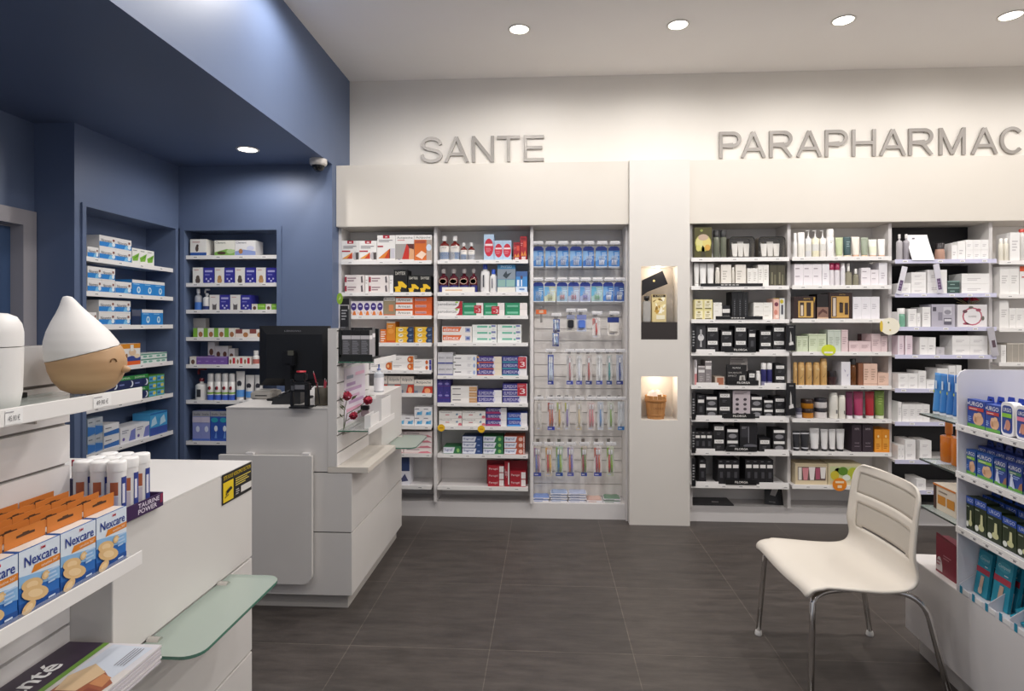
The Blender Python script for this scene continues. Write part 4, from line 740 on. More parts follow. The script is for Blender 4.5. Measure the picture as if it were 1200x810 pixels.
fill_back('D', 3, SHN[3], [
 ('bottle_pic', 'dark box with bottle picture', 'box', 815.6, 827.2, 381.6, 1, 1), ('filorga', FG, 'box', 828, 842.2, 382, 1, 2), ('filorga', FG, 'box', 845, 858.4, 387, 1, 2), ('filorga', FG, 'box', 861, 875.2, 382, 1, 2),
 ('slim_black', FT, 'box', 877, 885.8, 385.5, 1, 1), ('filorga', FG, 'box', 890.4, 904.4, 387, 1, 2), ('filorga', FG, 'box', 905.6, 920.2, 382, 1, 2)])
wb = BT(body='33326e', cap='eceae8', sh=.7, neck=.92, ch=.28, cw=.97, bands=[(0, .18, '8d8aa6')])
fill_back('D', 4, SHN[4], [
 ('stripe_pink', 'slim pink striped box', 'box', 811.6, 816.8, 421.8, 1, 1), ('grey_label', 'grey box with pale label', 'box', 818, 826.2, 429, 1, 1), ('grey_label', 'taller grey box with pale label', 'box', 826.4, 834, 423, 1, 1),
 ('flat_tan', 'low tan tester tray', 'box', 838, 849, 441.7, 1, 1), ('display_black', 'black display card with jar picture', 'display card', 851.6, 875, 427.8, 1, 1, dict(d=.02)), ('filorga', FG, 'box', 877.2, 885.2, 435.5, 1, 1),
 (lot('efece8', 'f2f0ee', ch=.2), 'small white bottle', 'bottle', 886.4, 892.2, 435, 1, 1), (wb, 'navy bottle with white cap', 'bottle', 892.6, 899, 425.6, 1, 1), (wb, 'navy bottle with white cap', 'bottle', 899.4, 905.8, 425.6, 1, 1), ('filorga', FG, 'box', 908.2, 920.2, 426.8, 1, 2)])
Bd = BAYS['D']; p0, p1 = atY(855.5, 440, Bd['yf'] + .05), atY(876, 419, Bd['yf'] + .05)
tag(bxm(p1.x - p0.x, p1.z - Bd['z'][4], .012, 'board_grey').build('leaflet_board', loc=(p0.x, Bd['yf'] + .05, Bd['z'][4] + .0005)), 'grey leaflet board behind the black display card, black cosmetics bay', 'board')
fill_back('D', 5, SHN[5], [
 ('slim_black', FT, 'box', 817, 826, 463, 1, 1), ('filorga_low', FL, 'box', 827.2, 840.6, 464.5, 1, 2), ('filorga', FG, 'box', 842.2, 856.6, 459.5, 1, 2), ('card_mauve', 'mauve card of product pictures', 'display card', 858.8, 879.2, 457.8, 1, 1, dict(d=.02)),
 ('filorga_low', FL, 'box', 880, 893.4, 464.6, 1, 2), ('filorga_low', FL, 'box', 895, 906.2, 468.8, 1, 2), ('filorga', FG, 'box', 907.6, 920.4, 465.5, 1, 2)])
fill_back('D', 6, SHN[6], [
 ('slim_black', FT, 'box', 812, 834.8, 505.7, 3, 1), ('filorga', FG, 'box', 835.8, 849.4, 497.6, 1, 2), ('filorga_low', FL, 'box', 851.6, 865.4, 502.6, 1, 2), ('black_glossy', 'glossy black display box', 'display box', 867, 887.4, 496, 1, 1),
 ('filorga', FG, 'box', 889.4, 903, 513.8, 1, 1), ('filorga_low', FL, 'box', 906, 920.4, 503.5, 1, 2)])
fill_back('D', 7, SHN[7], [
 ('slim_black', FT, 'box', 819.3, 827.6, 538.3, 1, 1), ('slim_black', FT, 'box', 841.2, 866.4, 539, 3, 1), ('slim_black', FT, 'box', 873.4, 906.4, 539, 4, 1)])
# black name strips and pale ticket strips on the rails
for k, (a, b, ta, tb, tx) in enumerate([(821, 894, 332, 335.6, '· · · · · ·'), (838.8, 893.8, 370.6, 374.4, '· · · · · ·'), (849.3, 885.8, 407.3, 412.9, 'FILORGA'), (853.2, 889, 446, 451.4, 'FILORGA'), (848, 885, 485, 490.4, 'FILORGA'), (850.4, 886.7, 523.8, 529.2, 'FILORGA'), (850.4, 886.7, 562.6, 568.2, 'FILORGA')]):
    p0, p1 = atY(a, tb, YRR - .004), atY(b, ta, YRR - .004); kk = k + 1
    zt = Bd['z'][kk] + .007; h = p1.z - p0.z
    mb = MB().box(0, p1.x - p0.x, 0, .003, 0, h, BLACK)
    if 'F' in tx: mb.text((p1.x - p0.x) * .3, (p1.x - p0.x) * .72, h * .3, h * .72, -.0006, tx, M('efece8', .4), bold=.01)
    else: mb.decals([('r', .33 + .06 * i, .3, .375 + .06 * i, .6, 'cfccc8') for i in range(5)], 0, p1.x - p0.x, 0, h, 0)
    tag(mb.build('name_strip', loc=(p0.x, YRR - .0036, max(p0.z, zt - .006))), f'black name strip on the rail of the {SHN[kk]}, black cosmetics bay', 'name strip', 'black name strips in the black cosmetics bay')
# leaning and hanging black tester cards
def tcard(u0, u1, v0, v1, Y, lab, dec, rz=0, tilt=0, d=.004, base='19181b', cat='card'):
    p0, p1 = atY(u0, v1, Y), atY(u1, v0, Y)
    mb = MB().box(0, p1.x - p0.x, 0, d, 0, p1.z - p0.z, M(base, .35)); mb.decals(dec, 0, p1.x - p0.x, 0, p1.z - p0.z, 0)
    o = mb.build('display_card', loc=(p0.x, Y, p0.z)); o.rotation_euler = (0, tilt, rz); tag(o, lab, cat); return o
figs = [('p', [(.4, .25), (.6, .3), (.55, .6), (.45, .75), (.4, .5)], 'c4c1bf'), ('p', [(.3, .2), (.8, .24), (.7, .36), (.3, .3)], 'dedbd8'), ('r', .3, .9, .75, .93, '8a888a')]
tcard(921.4, 932.4, 381, 411, YRR - .012, 'black card with pale bottle, beside the fourth shelf, between two bays', figs)
tcard(921.4, 932.6, 449, 487, YRR - .012, 'black card with pale bottle, beside the sixth shelf, between two bays', figs)
for k, (va, vb_) in enumerate([(380, 413), (460, 492), (499, 531), (537, 570)]):
    tcard(810.6, 815.2, va, vb_, YRR - .009, f'narrow black strip card against the column at the {SHN[[3, 5, 6, 7][k]]}', [('l', .2, .2, .8, .8, 6, '9a999b')])
mz = PLZ
pm = atZ(811, 597, mz + .006); mb = MB().box(0, .31, 0, .21, 0, .008, M('3a3a3d', .35)); mb.add([(.16, .05, .0085), (.21, .05, .0085), (.22, .08, .0085), (.17, .09, .0085)], [(0, 1, 2, 3)], M('c8c5c4', .4)); mb.add([(.0, .10, .0084), (.31, .13, .0084), (.31, .14, .0084), (.0, .11, .0084)], [(0, 1, 2, 3)], M('6a6a6d', .4))
tag(mb.build('magazine', loc=(XD0 + .004, YP + .004, mz + .0005)), 'dark magazine lying flat under the black cosmetics shelves', 'magazine')
o = tcard(896, 921, 572, 591, YU + .07, 'black booklet with white picture leaning under the lowest cosmetics shelf', [('p', [(.25, .55), (.5, .5), (.65, .95), (.35, .95)], 'bdbab8'), ('r', .2, .12, .5, .17, '8a888a')], d=.008, cat='booklet')
o.rotation_euler = (-.3, .12, 0); o.location.z = PLZ + .012

cyl = (p_can, dict(body='c9a165', cap='c39a5c', ch=.12, dec=[('p', [(.1, .3), (.4, .35), (.8, .5), (.5, .36), (.3, .3)], '7a5a30'), ('e', .6, .7, .3, .06, 'e0c08a')]))
fill_back('E', 0, SHN[0], [
 (lot('f1efec', ch=.35), 'white spray bottle with tapered cap', 'bottle', 928.6, 935, 273, 1, 1), (lot('efece2', ch=.45, cw=.95, neck=.95), 'white bottle with large cap', 'bottle', 936, 944.6, 272, 1, 1),
 (pump('d9d9da'), 'grey pump bottle', 'bottle', 945, 952.4, 269.4, 1, 1), (pump('ebe5c9'), 'pale yellow pump bottle', 'bottle', 952.8, 961.4, 269.4, 1, 1), (pump('ece6e0'), 'cream pump bottle', 'bottle', 961.8, 969.2, 269.4, 1, 1),
 ((p_can, dict(body='f0eeec', cap='eeece8', ch=.3, dec=[('l', .2, .5, .8, .6, 2, 'a9aba0')])), 'tall white spray can', 'spray can', 970, 979.2, 268, 1, 1),
 (tube('c0cba0', 'e6dcc0'), 'pale green tube', 'tube', 980.8, 990, 277.8, 1, 1), (tube('2d4a4e', 'e9d6b8', rb=.9, dec=[('l', .2, .4, .8, .8, 4, '8fa5a6')]), 'dark teal tube', 'tube', 990.2, 999.4, 277, 1, 1), (tube('ebe3d6', 'e8b79a'), 'cream tube with peach cap', 'tube', 1000, 1009.8, 277, 1, 1),
 (tube('97a08c', 'e9c8a8'), 'sage green tube', 'tube', 1010.8, 1019.6, 277.8, 1, 1), (tube('e7e8dc', 'e8b79a', bands=[(.25, .6, 'dfe3cc')]), 'pale tube with green band', 'tube', 1019.9, 1030.2, 280, 1, 1), (tube('efeeea', 'e8b79a'), 'plain white tube with peach cap', 'tube', 1030.8, 1039.8, 279.8, 1, 1)])
magc = BT(body='ece7ea', cap='a02652', sh=.7, neck=.9, ch=.3, cw=.98)
fill_back('E', 1, SHN[1], [
 ('magenta_edge', 'white box with magenta foot', 'box', 930.8, 963, 309.4, 3, 1), ('pale_slim', 'slim white box with magenta foot', 'box', 963.4, 972, 309.2, 1, 1), (magc, 'white bottle with magenta cap', 'bottle', 972.4, 978.7, 308.2, 1, 1), (magc, 'white bottle with magenta cap', 'bottle', 979, 985.3, 308.2, 1, 1),
 (lot('efedf0', ch=.1), 'slim white bottle', 'bottle', 985.9, 991.6, 308.4, 1, 1), (BT(m=M('b9b39c', .1, 0, .6), cap='f0eee8', sh=.6, neck=.4, ch=.34, cw=.42), 'clear oil bottle with white cap', 'bottle', 992, 999.8, 308.4, 1, 1), (BT(m=M('a9a48c', .1, 0, .6), cap='f0eee8', sh=.66, neck=.45, ch=.28, cw=.45), 'smaller clear oil bottle', 'bottle', 1000.9, 1007.6, 314.8, 1, 1),
 ('magenta_edge', 'lower white box with magenta foot', 'box', 1009.2, 1020.2, 313.8, 1, 1), ('magenta_edge', 'lowest white box with magenta foot', 'box', 1020.4, 1029.8, 316.2, 1, 1), ('pale_slim', 'taller slim white box', 'box', 1030, 1039.8, 307.8, 1, 1)])
fill_back('E', 2, SHN[2], [
 ('giftset_gold', 'brown and gold gift set box', 'gift box', 927.4, 955.8, 347.4, 1, 1), ('wood_dark', 'dark box with swirled lower half', 'box', 957.4, 970.8, 344.6, 1, 1), ('giftset_tall', 'taller brown and gold gift set', 'gift box', 971.4, 998.6, 343, 1, 1), ('box_pure', 'plain white upright box', 'box', 999.4, 1030.8, 347.8, 3, 1)])
fill_back('E', 3, SHN[3], [
 ('pale_green', 'low pale green box', 'box', 933.8, 946.8, 394, 2, 1), ('pale_green', 'taller pale green box', 'box', 947.8, 968.4, 391.4, 2, 1), ('pale_sage', 'tall pale sage box', 'box', 970, 985.6, 386.6, 2, 1), ('pale_rose', 'tall pale rose box', 'box', 986, 993.8, 386.6, 1, 1),
 ('pale_rose', 'squat pale rose box', 'box', 994.8, 1020.8, 400, 2, 1), ('pale_rose', 'medium pale rose box', 'box', 1021.4, 1032, 391.4, 1, 1), ('pale_rose', 'slim pale rose box', 'box', 1032.3, 1039.8, 394, 1, 1)])
p0, p1 = atY(1010, 400, 4.6), atY(1020.6, 391.6, 4.6)
tag(bxm(p1.x - p0.x, p1.z - BAYS['E']['z'][3], .04, 'dark_rose').build('carton', loc=(p0.x, 4.625, BAYS['E']['z'][3] + .0005)), 'dark rose box standing behind the squat pale rose boxes', 'box')
fill_back('E', 4, SHN[4], [
 (cyl, 'golden cylinder pack', 'cylinder pack', 927.8, 934.9, 424.8, 1, 1), (cyl, 'golden cylinder pack', 'cylinder pack', 936.2, 944, 424.8, 1, 1), (cyl, 'golden cylinder pack', 'cylinder pack', 945, 953, 424.8, 1, 1), (cyl, 'golden cylinder pack', 'cylinder pack', 954.2, 962, 424.8, 1, 1), (cyl, 'taller golden cylinder pack', 'cylinder pack', 962.4, 970.6, 420.2, 1, 1),
 ((p_jar, dict(body='3a2426', cap='241b1d', lh=.4)), 'squat dark brown jar', 'jar', 971.6, 982.6, 435.2, 1, 1), ('white_butterfly', 'white upright box with pale leaf print', 'box', 985.9, 996.6, 424.2, 1, 1), (BT(m=M('6a3f1c', .12), cap='1b191a', sh=.66, neck=.8, ch=.22, cw=.95), 'amber oil bottle with black cap', 'bottle', 997.6, 1004.8, 420.6, 1, 1),
 ('brown_side', 'brown upright box', 'box', 1005.9, 1011.6, 426, 1, 1), ('peach', 'peach upright box', 'box', 1012, 1028.2, 426.4, 2, 1), ('peach', 'low wide peach box', 'box', 1028.7, 1041.5, 437.2, 1, 1)])
j_am = (p_jar, dict(body='bd7a1e', cap='332018', lh=.42)); j_wb = (p_jar, dict(body='e3dedd', cap='27242b', lh=.38))
fill_back('E', 5, SHN[5], [
 ((p_jar, dict(body='8a8794', cap='4a4858', lh=.4, bands=[(.05, .35, 'd5d2d8')])), 'small grey jar', 'jar', 933.8, 941.2, 478.4, 1, 1), (j_am, 'amber jar with dark lid', 'jar', 941.6, 956.2, 468.4, 1, 2), (j_wb, 'white jar with dark lid', 'jar', 957.4, 972, 467.2, 1, 2),
 (lot('efece2', 'efece4', ch=.06, neck=.9, cw=.85, sh=.9, dec=[('r', .62, .2, .85, .34, '7c7a78')]), 'tall cream bottle', 'bottle', 973.8, 983.8, 460.6, 1, 1), (lot('efece2', 'efece4', ch=.06, neck=.9, cw=.85, sh=.9, dec=[('r', .62, .2, .85, .34, '7c7a78')]), 'shorter cream bottle', 'bottle', 984.3, 992.2, 463.4, 1, 1),
 (tube('6e2a4e', 'e4dfe2', rb=.9), 'plum tube with white cap', 'tube', 993, 1001.4, 459.4, 1, 1), (tube('ab3a62', 'e4dfe2', rb=.85), 'pink tube with white cap', 'tube', 1002.6, 1014.4, 459.4, 1, 1), (tube('a8232f', 'dcd6d2', rb=.85), 'red tube with white cap', 'tube', 1016.4, 1027, 459.4, 1, 1), (tube('76913f', 'd9dcc6', rb=.85, dec=[('l', .2, .5, .8, .85, 4, '9fb562')]), 'leaf green tube', 'tube', 1027.6, 1039.4, 458.4, 1, 1)])
blt = tube('26262a', '26262a', rb=.75, bands=[(.12, .18, 'c8c8cc'), (.84, .9, 'c8c8cc')]); gyt = tube('e3e1e0', '2b2a2d', rb=.72, ch=.1)
fill_back('E', 6, SHN[6], [
 (blt, 'black tube', 'tube', 927.6, 939.4, 505.7, 1, 1), (blt, 'black tube', 'tube', 939.8, 950.6, 505.7, 1, 1), (gyt, 'white tube with dark cap', 'tube', 951, 962.7, 502.8, 1, 1), (gyt, 'white tube with dark cap', 'tube', 963.4, 972.3, 503.6, 1, 1), (gyt, 'white tube with dark cap', 'tube', 972.8, 981.2, 503.6, 1, 1), (gyt, 'white tube with dark cap', 'tube', 981.8, 992, 503.6, 1, 1),
 ('plum_tall', 'tall dark plum box', 'box', 998.3, 1009.6, 497.6, 1, 1), ('plum_tall', 'tall dark plum box', 'box', 1010.6, 1023.2, 497.6, 1, 1), ('amber_pair', 'amber orange box', 'box', 1024.8, 1042.5, 503.5, 2, 1)])
fill_back('E', 7, SHN[7], [('kraft_tubes', 'kraft gift box showing small tubes', 'gift box', 931.8, 969.6, 543.6, 1, 1), ('kraft_lemon', 'kraft gift box with lemon picture', 'gift box', 970.4, 1009.4, 543.6, 1, 1)])
fill_back('F', 0, SHN[0], [
 (BT(body='b9b5b8', cap='dedbd8', sh=.7, neck=.3, ch=.16, cw=.4), 'grey bottle with clear cap', 'bottle', 1051, 1059.2, 274.3, 1, 1), (BT(body='a5a0a6', cap='dedbd8', sh=.7, neck=.3, ch=.16, cw=.4), 'grey bottle with clear cap', 'bottle', 1060.2, 1067.8, 274, 1, 1),
 (BT(m=M('c9a08c', .1, 0, .8), cap='2b2628', sh=.4, neck=.9, ch=.35, cw=.9), 'small peach bottle with dark cap', 'bottle', 1099, 1110, 284.5, 1, 1), ('skincare', 'low white box', 'box', 1115.3, 1122, 287.4, 1, 1), ('skincare', 'medium white box', 'box', 1122.2, 1131.4, 283.2, 1, 1), ('skincare', 'small white box', 'box', 1131.7, 1158.6, 281, 3, 2)])
fill_back('F', 1, SHN[1], [
 ('skincare', 'low white box', 'box', 1055, 1067.6, 331.7, 1, 1), ('skincare', 'white box', 'box', 1068, 1085.4, 319, 1, 3), ('skincare', 'larger white box', 'box', 1086.8, 1109.8, 316.2, 1, 2), ('green_stack', 'dark green flat box', 'box', 1110.4, 1124.6, 329, 1, 2), ('skincare', 'wide white box', 'box', 1126.9, 1159.6, 320.6, 1, 2)])
fill_back('F', 2, SHN[2], [
 ('skincare_tall', 'slim white box', 'box', 1047.4, 1053.6, 365.3, 1, 1), ((p_bottle, dict(body='7fb59c', cap='eeece9', sh=.6, neck=.9, ch=.3, cw=.98)), 'green bottle with white cap', 'bottle', 1054, 1062.6, 361.2, 1, 1), ('skincare_tall', 'upright white box', 'box', 1064.4, 1074, 361.9, 1, 1), ('skincare_tall', 'slim low white box', 'box', 1074.4, 1078.8, 366.7, 1, 1), ('skincare_tall', 'tall upright white box', 'box', 1081, 1090.6, 359.8, 1, 1),
 ('poster_grey', 'grey display box picturing jars', 'display box', 1091.6, 1119.2, 356.6, 1, 1), ('wreath', 'square white box with pink wreath', 'box', 1122, 1156.8, 357, 1, 1)])
fill_back('F', 3, SHN[3], [
 ('pinkish_tall', 'tall pinkish box', 'box', 1051, 1059.4, 393.4, 1, 1), ('pinkish_tall', 'tall pinkish box', 'box', 1060.9, 1069.4, 393.4, 1, 1), ('skincare', 'square white box', 'box', 1077.8, 1096.6, 395.4, 2, 1), ('box_silver', 'low silver box', 'box', 1097.2, 1106.8, 407, 1, 1), ('skincare', 'wide white box', 'box', 1116, 1157.4, 393.4, 2, 2)])
fill_back('F', 4, SHN[4], [
 ('skincare', 'small white box', 'box', 1052.7, 1075.8, 438, 2, 2), ('skincare_tall', 'tall white box', 'box', 1076.2, 1085.4, 434.7, 1, 1), ('skincare', 'low white box', 'box', 1085.8, 1097.6, 445.5, 1, 1), ('skincare', 'white box', 'box', 1098.3, 1111, 432, 1, 1), ('skincare_tall', 'taller white box', 'box', 1111.4, 1120, 428.6, 1, 1), ('skincare', 'narrow tall white box', 'box', 1120.4, 1126.8, 428.2, 1, 1)])
fill_back('F', 5, SHN[5], [
 ('skincare_tall', 'tallest white box', 'box', 1050.6, 1056.6, 471.3, 1, 1), ('skincare_tall', 'upright white box', 'box', 1057, 1089.6, 474.2, 4, 1)])
fill_back('F', 6, SHN[6], [
 ('skincare', 'small white box', 'box', 1047.4, 1060, 522.2, 2, 2), ('skincare', 'taller white box', 'box', 1060.6, 1073, 515.6, 1, 2), ('skincare', 'white box', 'box', 1078.2, 1091.6, 516.4, 1, 2)])
fill_back('F', 7, SHN[7], [('skincare', 'small white box', 'box', 1074, 1085, 561.5, 1, 1)])
fill_back('G', 0, SHN[0], [
 (lot('e5e0d2', 'efece6', ch=.2, sh=.78), 'cream bottle with white cap', 'bottle', 1172, 1177.4, 279.2, 1, 1), (lot('e5e0d2', 'efece6', ch=.2, sh=.78), 'cream bottle with white cap', 'bottle', 1177.8, 1183.2, 279.2, 1, 1), ('skincare_tall', 'tall white box', 'box', 1183.8, 1195, 272.4, 1, 1), (BT(body='dad7d2', cap='c9483c', sh=.8, neck=.5, ch=.1), 'pale bottle with red cap', 'bottle', 1195.8, 1206, 268, 1, 1)])
fill_back('G', 1, SHN[1], [('white_redband', 'tall white box', 'box', 1171.6, 1194.4, 312.4, 2, 1), ('orange_top', 'white box with orange top', 'box', 1195, 1206, 312, 1, 1)])
fill_back('G', 2, SHN[2], [('white_redband', 'tall white box', 'box', 1171.2, 1182, 352.5, 1, 1), ('white_redband', 'shorter white box', 'box', 1182.4, 1207, 361.2, 3, 1)])
fill_back('G', 3, SHN[3], [('white_redband', 'upright white box', 'box', 1173, 1179.2, 404.4, 1, 1), ('clearbox', 'large clear-fronted grey box', 'box', 1180, 1200, 402.2, 1, 1)])
# curved display sign, leaning strips and flowers in the black-backed bay
p0, p1 = atY(1068.6, 305, YRR - .03), atY(1095.6, 273.8, YRR - .03); wd, hh = p1.x - p0.x, p1.z - p0.z
mb = MB(); n = 10; vs = []
for k in range(n + 1):
    q = k / n; y = .055 * math.sin(q * 1.5); z = hh * q
    vs += [(wd * (.04 * (1 - q)), y, z), (wd * (1 - .12 * q * q), y, z)]
mb.add(vs, [(2 * k, 2 * k + 1, 2 * k + 3, 2 * k + 2) for k in range(n)], M('f3f1f2', .3)); mb.add([(wd * .2, .045, hh * .84), (wd * .3, .045, hh * .84), (wd * .3, .045, hh * .88), (wd * .2, .045, hh * .88)], [(0, 1, 2, 3)], M('77757c', .4))
o = mb.build('display_sign', loc=(p0.x, YRR - .028, p0.z)); so = o.modifiers.new('thick', 'SOLIDIFY'); so.thickness = .003; tag(o, 'curved white display sign on top shelf of black-backed bay', 'sign')
strip = [('p', [(.2, .12), (.8, .12), (.8, .5), (.2, .5)], '5e4a6c'), ('l', .25, .15, .75, .45, 3, '93809f')]
tcard(1050, 1056.4, 311, 344, YRR - .03, 'tilted white strip card with purple patch, left on second shelf of black-backed bay', strip, tilt=.22, base='dcdae0')
tcard(1099, 1106, 309.5, 344, YRR - .03, 'tilted white strip card with purple patch, middle of second shelf of black-backed bay', strip, tilt=-.15, base='cfccd6')
tcard(1163, 1171, 384, 418, YRR - .03, 'tilted grey strip card with small picture, right end of the fourth shelf', [('r', .3, .3, .8, .55, '5c4a54')], tilt=-.18, base='b9b6bd')
t = empty('artificial_flowers', (atY(1138, 357, YRR + .09).x, YRR + .1, atY(1138, 357, YRR + .09).z + .002)); r = random.Random(5)
for k in range(9):
    a = r.uniform(-.12, .11); MB().tube([(a * .2, 0, 0), (a, r.uniform(-.03, .03), r.uniform(.01, .05))], .0022, M('b7a478', .6), 5).build('stem', t)
mb = MB()
for k in range(26):
    a, b, c_ = r.uniform(0, 6.3), r.uniform(.2, 1), r.uniform(.006, .034); x, y = c_ * math.cos(a) * 1.0, c_ * math.sin(a)
    mb.add([(x, y, .02 + c_ * .2), (x * 1.5 + .008, y * 1.5, .03), (x * 1.6, y * 1.6 + .006, .05 - c_ * .4), (x * .8, y * .8, .055)], [(0, 1, 2, 3)], M('b3273c', .6))
mb.build('bloom', t); tag(t, 'dried stems with one red bloom lying on the pink wreath box', 'artificial flowers')
# round and small stickers on the rails
def sticker(u, v, Y, rx, c1, lab, dec=(), shape=1.0):
    p = atY(u, v, Y); r = rx * Y / F * .98
    mb = MB().prism([(r * math.cos(a * math.pi / 14), r * shape * math.sin(a * math.pi / 14)) for a in range(28)], .0016, M(c1, .5)); mb.decals(list(dec), -r, 2 * r, -r, 2 * r, 0)
    tag(mb.build('round_sticker', loc=(p.x, Y, p.z)), lab, 'sticker')
sticker(517, 501.5, YRL - .002, 4.4, 'f0bf25', 'round yellow sticker left on the seventh rail of the toothpaste bay', [('r', .25, .42, .75, .56, 'c98a1c')])
sticker(564, 503, YRL - .002, 4.4, 'f0bf25', 'round yellow sticker mid rail under the seventh toothpaste shelf', [('r', .25, .42, .75, .56, 'c98a1c')])
sticker(971, 410.5, YRR - .003, 8.2, 'd2dc33', 'oval lime sticker on the rail under the pale green boxes', [('r', .2, .28, .8, .4, 'f2f0ea')], .8)
sticker(1043, 382.5, YRR - .03, 11, 'f2ecd8', 'large round cream sticker with yellow edge between two right-hand bays', [('e', .06, .5, .08, .3, 'dfc04a'), ('e', .42, .7, .04, .05, '8a9a6a'), ('e', .5, .3, .05, .04, 'd8c27a')], .9)
sticker(984, 568, YRR - .003, 8, 'e8871e', 'round orange sticker on the lowest rail under the lemon gift box', [('r', .2, .6, .8, .75, 'f6ddb8'), ('r', .35, .25, .65, .45, 'f6ddb8')], .95)
def promo(u0, u1, v0, v1, Y, lab, big):
    p0, p1 = atY(u0, v1, Y), atY(u1, v0, Y); w, h = p1.x - p0.x, p1.z - p0.z
    mb = MB().box(0, w, 0, .0015, 0, h, M('bf3240', .4)); mb.decals([('t', .25, .15, .85, .6, big, 'f6e8e8'), ('l', .1, .7, .9, .9, 2, 'e2a3a8')], 0, w, 0, h, 0)
    tag(mb.build('promo_tag', loc=(p0.x, Y, p0.z)), lab, 'promotion tag', 'red promotion tags in the toothpaste bay')
promo(555.6, 564, 358, 367, BAYS['B']['yf'] - .004, 'red promotion tag on first green toothpaste stack', '-3')
promo(576, 585, 359, 368, BAYS['B']['yf'] - .004, 'red promotion tag on second green toothpaste stack', '-3')
promo(607, 616.6, 418.6, 432, BAYS['B']['yf'] - .004, 'red promotion tag on the purple and teal toothpaste stack', '3')
promo(606.4, 617, 449.6, 464, BAYS['B']['yf'] - .004, 'red promotion tag on the tall purple toothpaste stack', '3')

# ---------------------------------------------------------------- hanging packs in the brush bay
YK = 4.60
def hang(kind, u0, u1, v0, v1, lab, cols, row, hook=True, tick=True, tilt=0):
    p0, p1 = atY(u0, v1, YK), atY(u1, v0, YK); w, h = p1.x - p0.x, p1.z - p0.z
    if kind == 'card':
        t = empty('interdental_brush_pack', (p0.x, YK, p0.z))
        m = MB().box(0, w, 0, .003, 0, h, M(cols[0], .4), 0); m.prism([(w * .02, h), (w * .98, h), (w * .8, h + .014), (w * .2, h + .014)], .002, M('2a3a86', .4))
        m.decals([('r', 0, .88, 1, 1, '2b3c8e'), ('l', .55, .3, .95, .8, 5, 'cfe2f4'), ('r', 0, 0, 1, .05, 'e6ebf2'), ('p', [(0, .3), (.5, .5), (.4, .85), (0, .85)], cols[1])], 0, w, 0, h, 0); m.build('card', t)
        MB().box(w * .25, w * .78, -.014, -.0035, h * .1, h * .6, CLEAR, .004).build('blister', t)
        b = MB()
        for i in range(3): b.tube([(w * (.36 + .15 * i), -.008, h * .14), (w * (.36 + .15 * i), -.008, h * .38)], .0035, M(cols[2], .4), 6).tube([(w * (.36 + .15 * i), -.008, h * .38), (w * (.36 + .15 * i), -.008, h * .55)], .001, M('9a9aa0', .4), 5)
        b.build('brush', t)
    elif kind in ('brush', 'duo'):
        t = empty('toothbrush_pack', (p0.x, YK, p0.z))
        m = MB().box(w * .1, w * .9, 0, .002, 0, h * .99, M(cols[0], .4)); m.decals([('r', .1, 0, .9, .13, cols[1]), ('l', .2, .02, .8, .1, 1, 'd9d9ee'), ('p', [(.12, .6), (.4, .75), (.35, .95), (.12, .95)], cols[3] if len(cols) > 3 else cols[0])], 0, w, 0, h, 0); m.build('card', t)
        pts = [(w * .04, h * .12), (w * .96, h * .12), (w * .85, h * .4), (w * .9, h * .8), (w * .72, h * .98), (w * .28, h * .98), (w * .1, h * .8), (w * .15, h * .4)]
        MB().prism(pts, .012, CLEAR, T=Matrix.Translation((0, -.0145, 0))).build('blister', t)
        for i, fx in enumerate((.38, .64) if kind == 'duo' else (.5,)):
            c = cols[2] if i == 0 else cols[-1]
            MB().tube([(w * fx, -.007, h * .14), (w * (fx + .02), -.0075, h * .35), (w * (fx - .02), -.007, h * .6), (w * fx, -.007, h * .72)], [.0062, .008, .0052, .004], M(c, .35), 7).box(w * fx - .006, w * fx + .006, -.0105, -.0075, h * .72, h * .92, M(c, .35), .001).build('handle', t)
            MB().box(w * fx - .0055, w * fx + .0055, -.0135, -.0106, h * .735, h * .905, M('f3f3f6', .6)).build('bristles', t)
    elif kind == 'floss':
        t = empty('dental_floss_pack', (p0.x, YK, p0.z))
        m = MB().box(0, w, 0, .002, 0, h, M(cols[0], .4)); m.decals([('r', 0, .72, 1, 1, cols[1]), ('l', .15, .05, .85, .18, 1, '8a8a92')], 0, w, 0, h, 0); m.build('card', t)
        MB().box(w * .14, w * .86, -.016, -.0025, h * .2, h * .68, M(cols[2], .3), .005).build('floss_case', t)
    elif kind == 'tag':
        t = empty('hook_label', (p0.x, YK, p0.z)); m = MB().box(0, w, 0, .003, h * .35, h, M(cols[0], .45)); m.decals([('r', .3, .5, .7, .9, 'e8c3a8')], 0, w, 0, h, 0); m.build('label_card', t)
        MB().box(w * .4, w * .6, 0, .004, -h * .9, h * .349, M('8b8783', .4)).build('clip', t)
    t.rotation_euler.y = tilt
    tag(t, lab, 'label' if kind == 'tag' else 'hanging pack', 'packs hanging on hooks in the brush bay')
    # hook and ticket belong to the slatted bay
    cx_, hz_ = (p0.x + p1.x) / 2, p0.z + h + .012
    bx, by = bt.location.x, bt.location.y
    hk = MB().tube([(cx_ - bx, YBK - .014 - by, hz_ + .004), (cx_ - bx, YK - .055 - by, hz_), (cx_ - bx, YK - .062 - by, hz_ + .01)], .0022, CHROME, 6).box(cx_ - .012 - bx, cx_ + .012 - bx, YBK - .018 - by, YBK - .0141 - by, hz_ - .012, hz_ + .018, STEEL).build('peg_hook', bt)
    if tick: MB().box(cx_ - .038 - bx, cx_ + .038 - bx, YK - .07 - by, YK - .0685 - by, hz_ + .01, hz_ + .034, CLEARW).box(cx_ - .033 - bx, cx_ + .033 - bx, YK - .0715 - by, YK - .0705 - by, hz_ + .022, hz_ + .033, M('eeecec', .4)).build('ticket_holder', hk)
B1 = '4f8fd6'
rr = ['top row', 'second row', 'third row', 'fourth row', 'fifth row', 'lowest row']
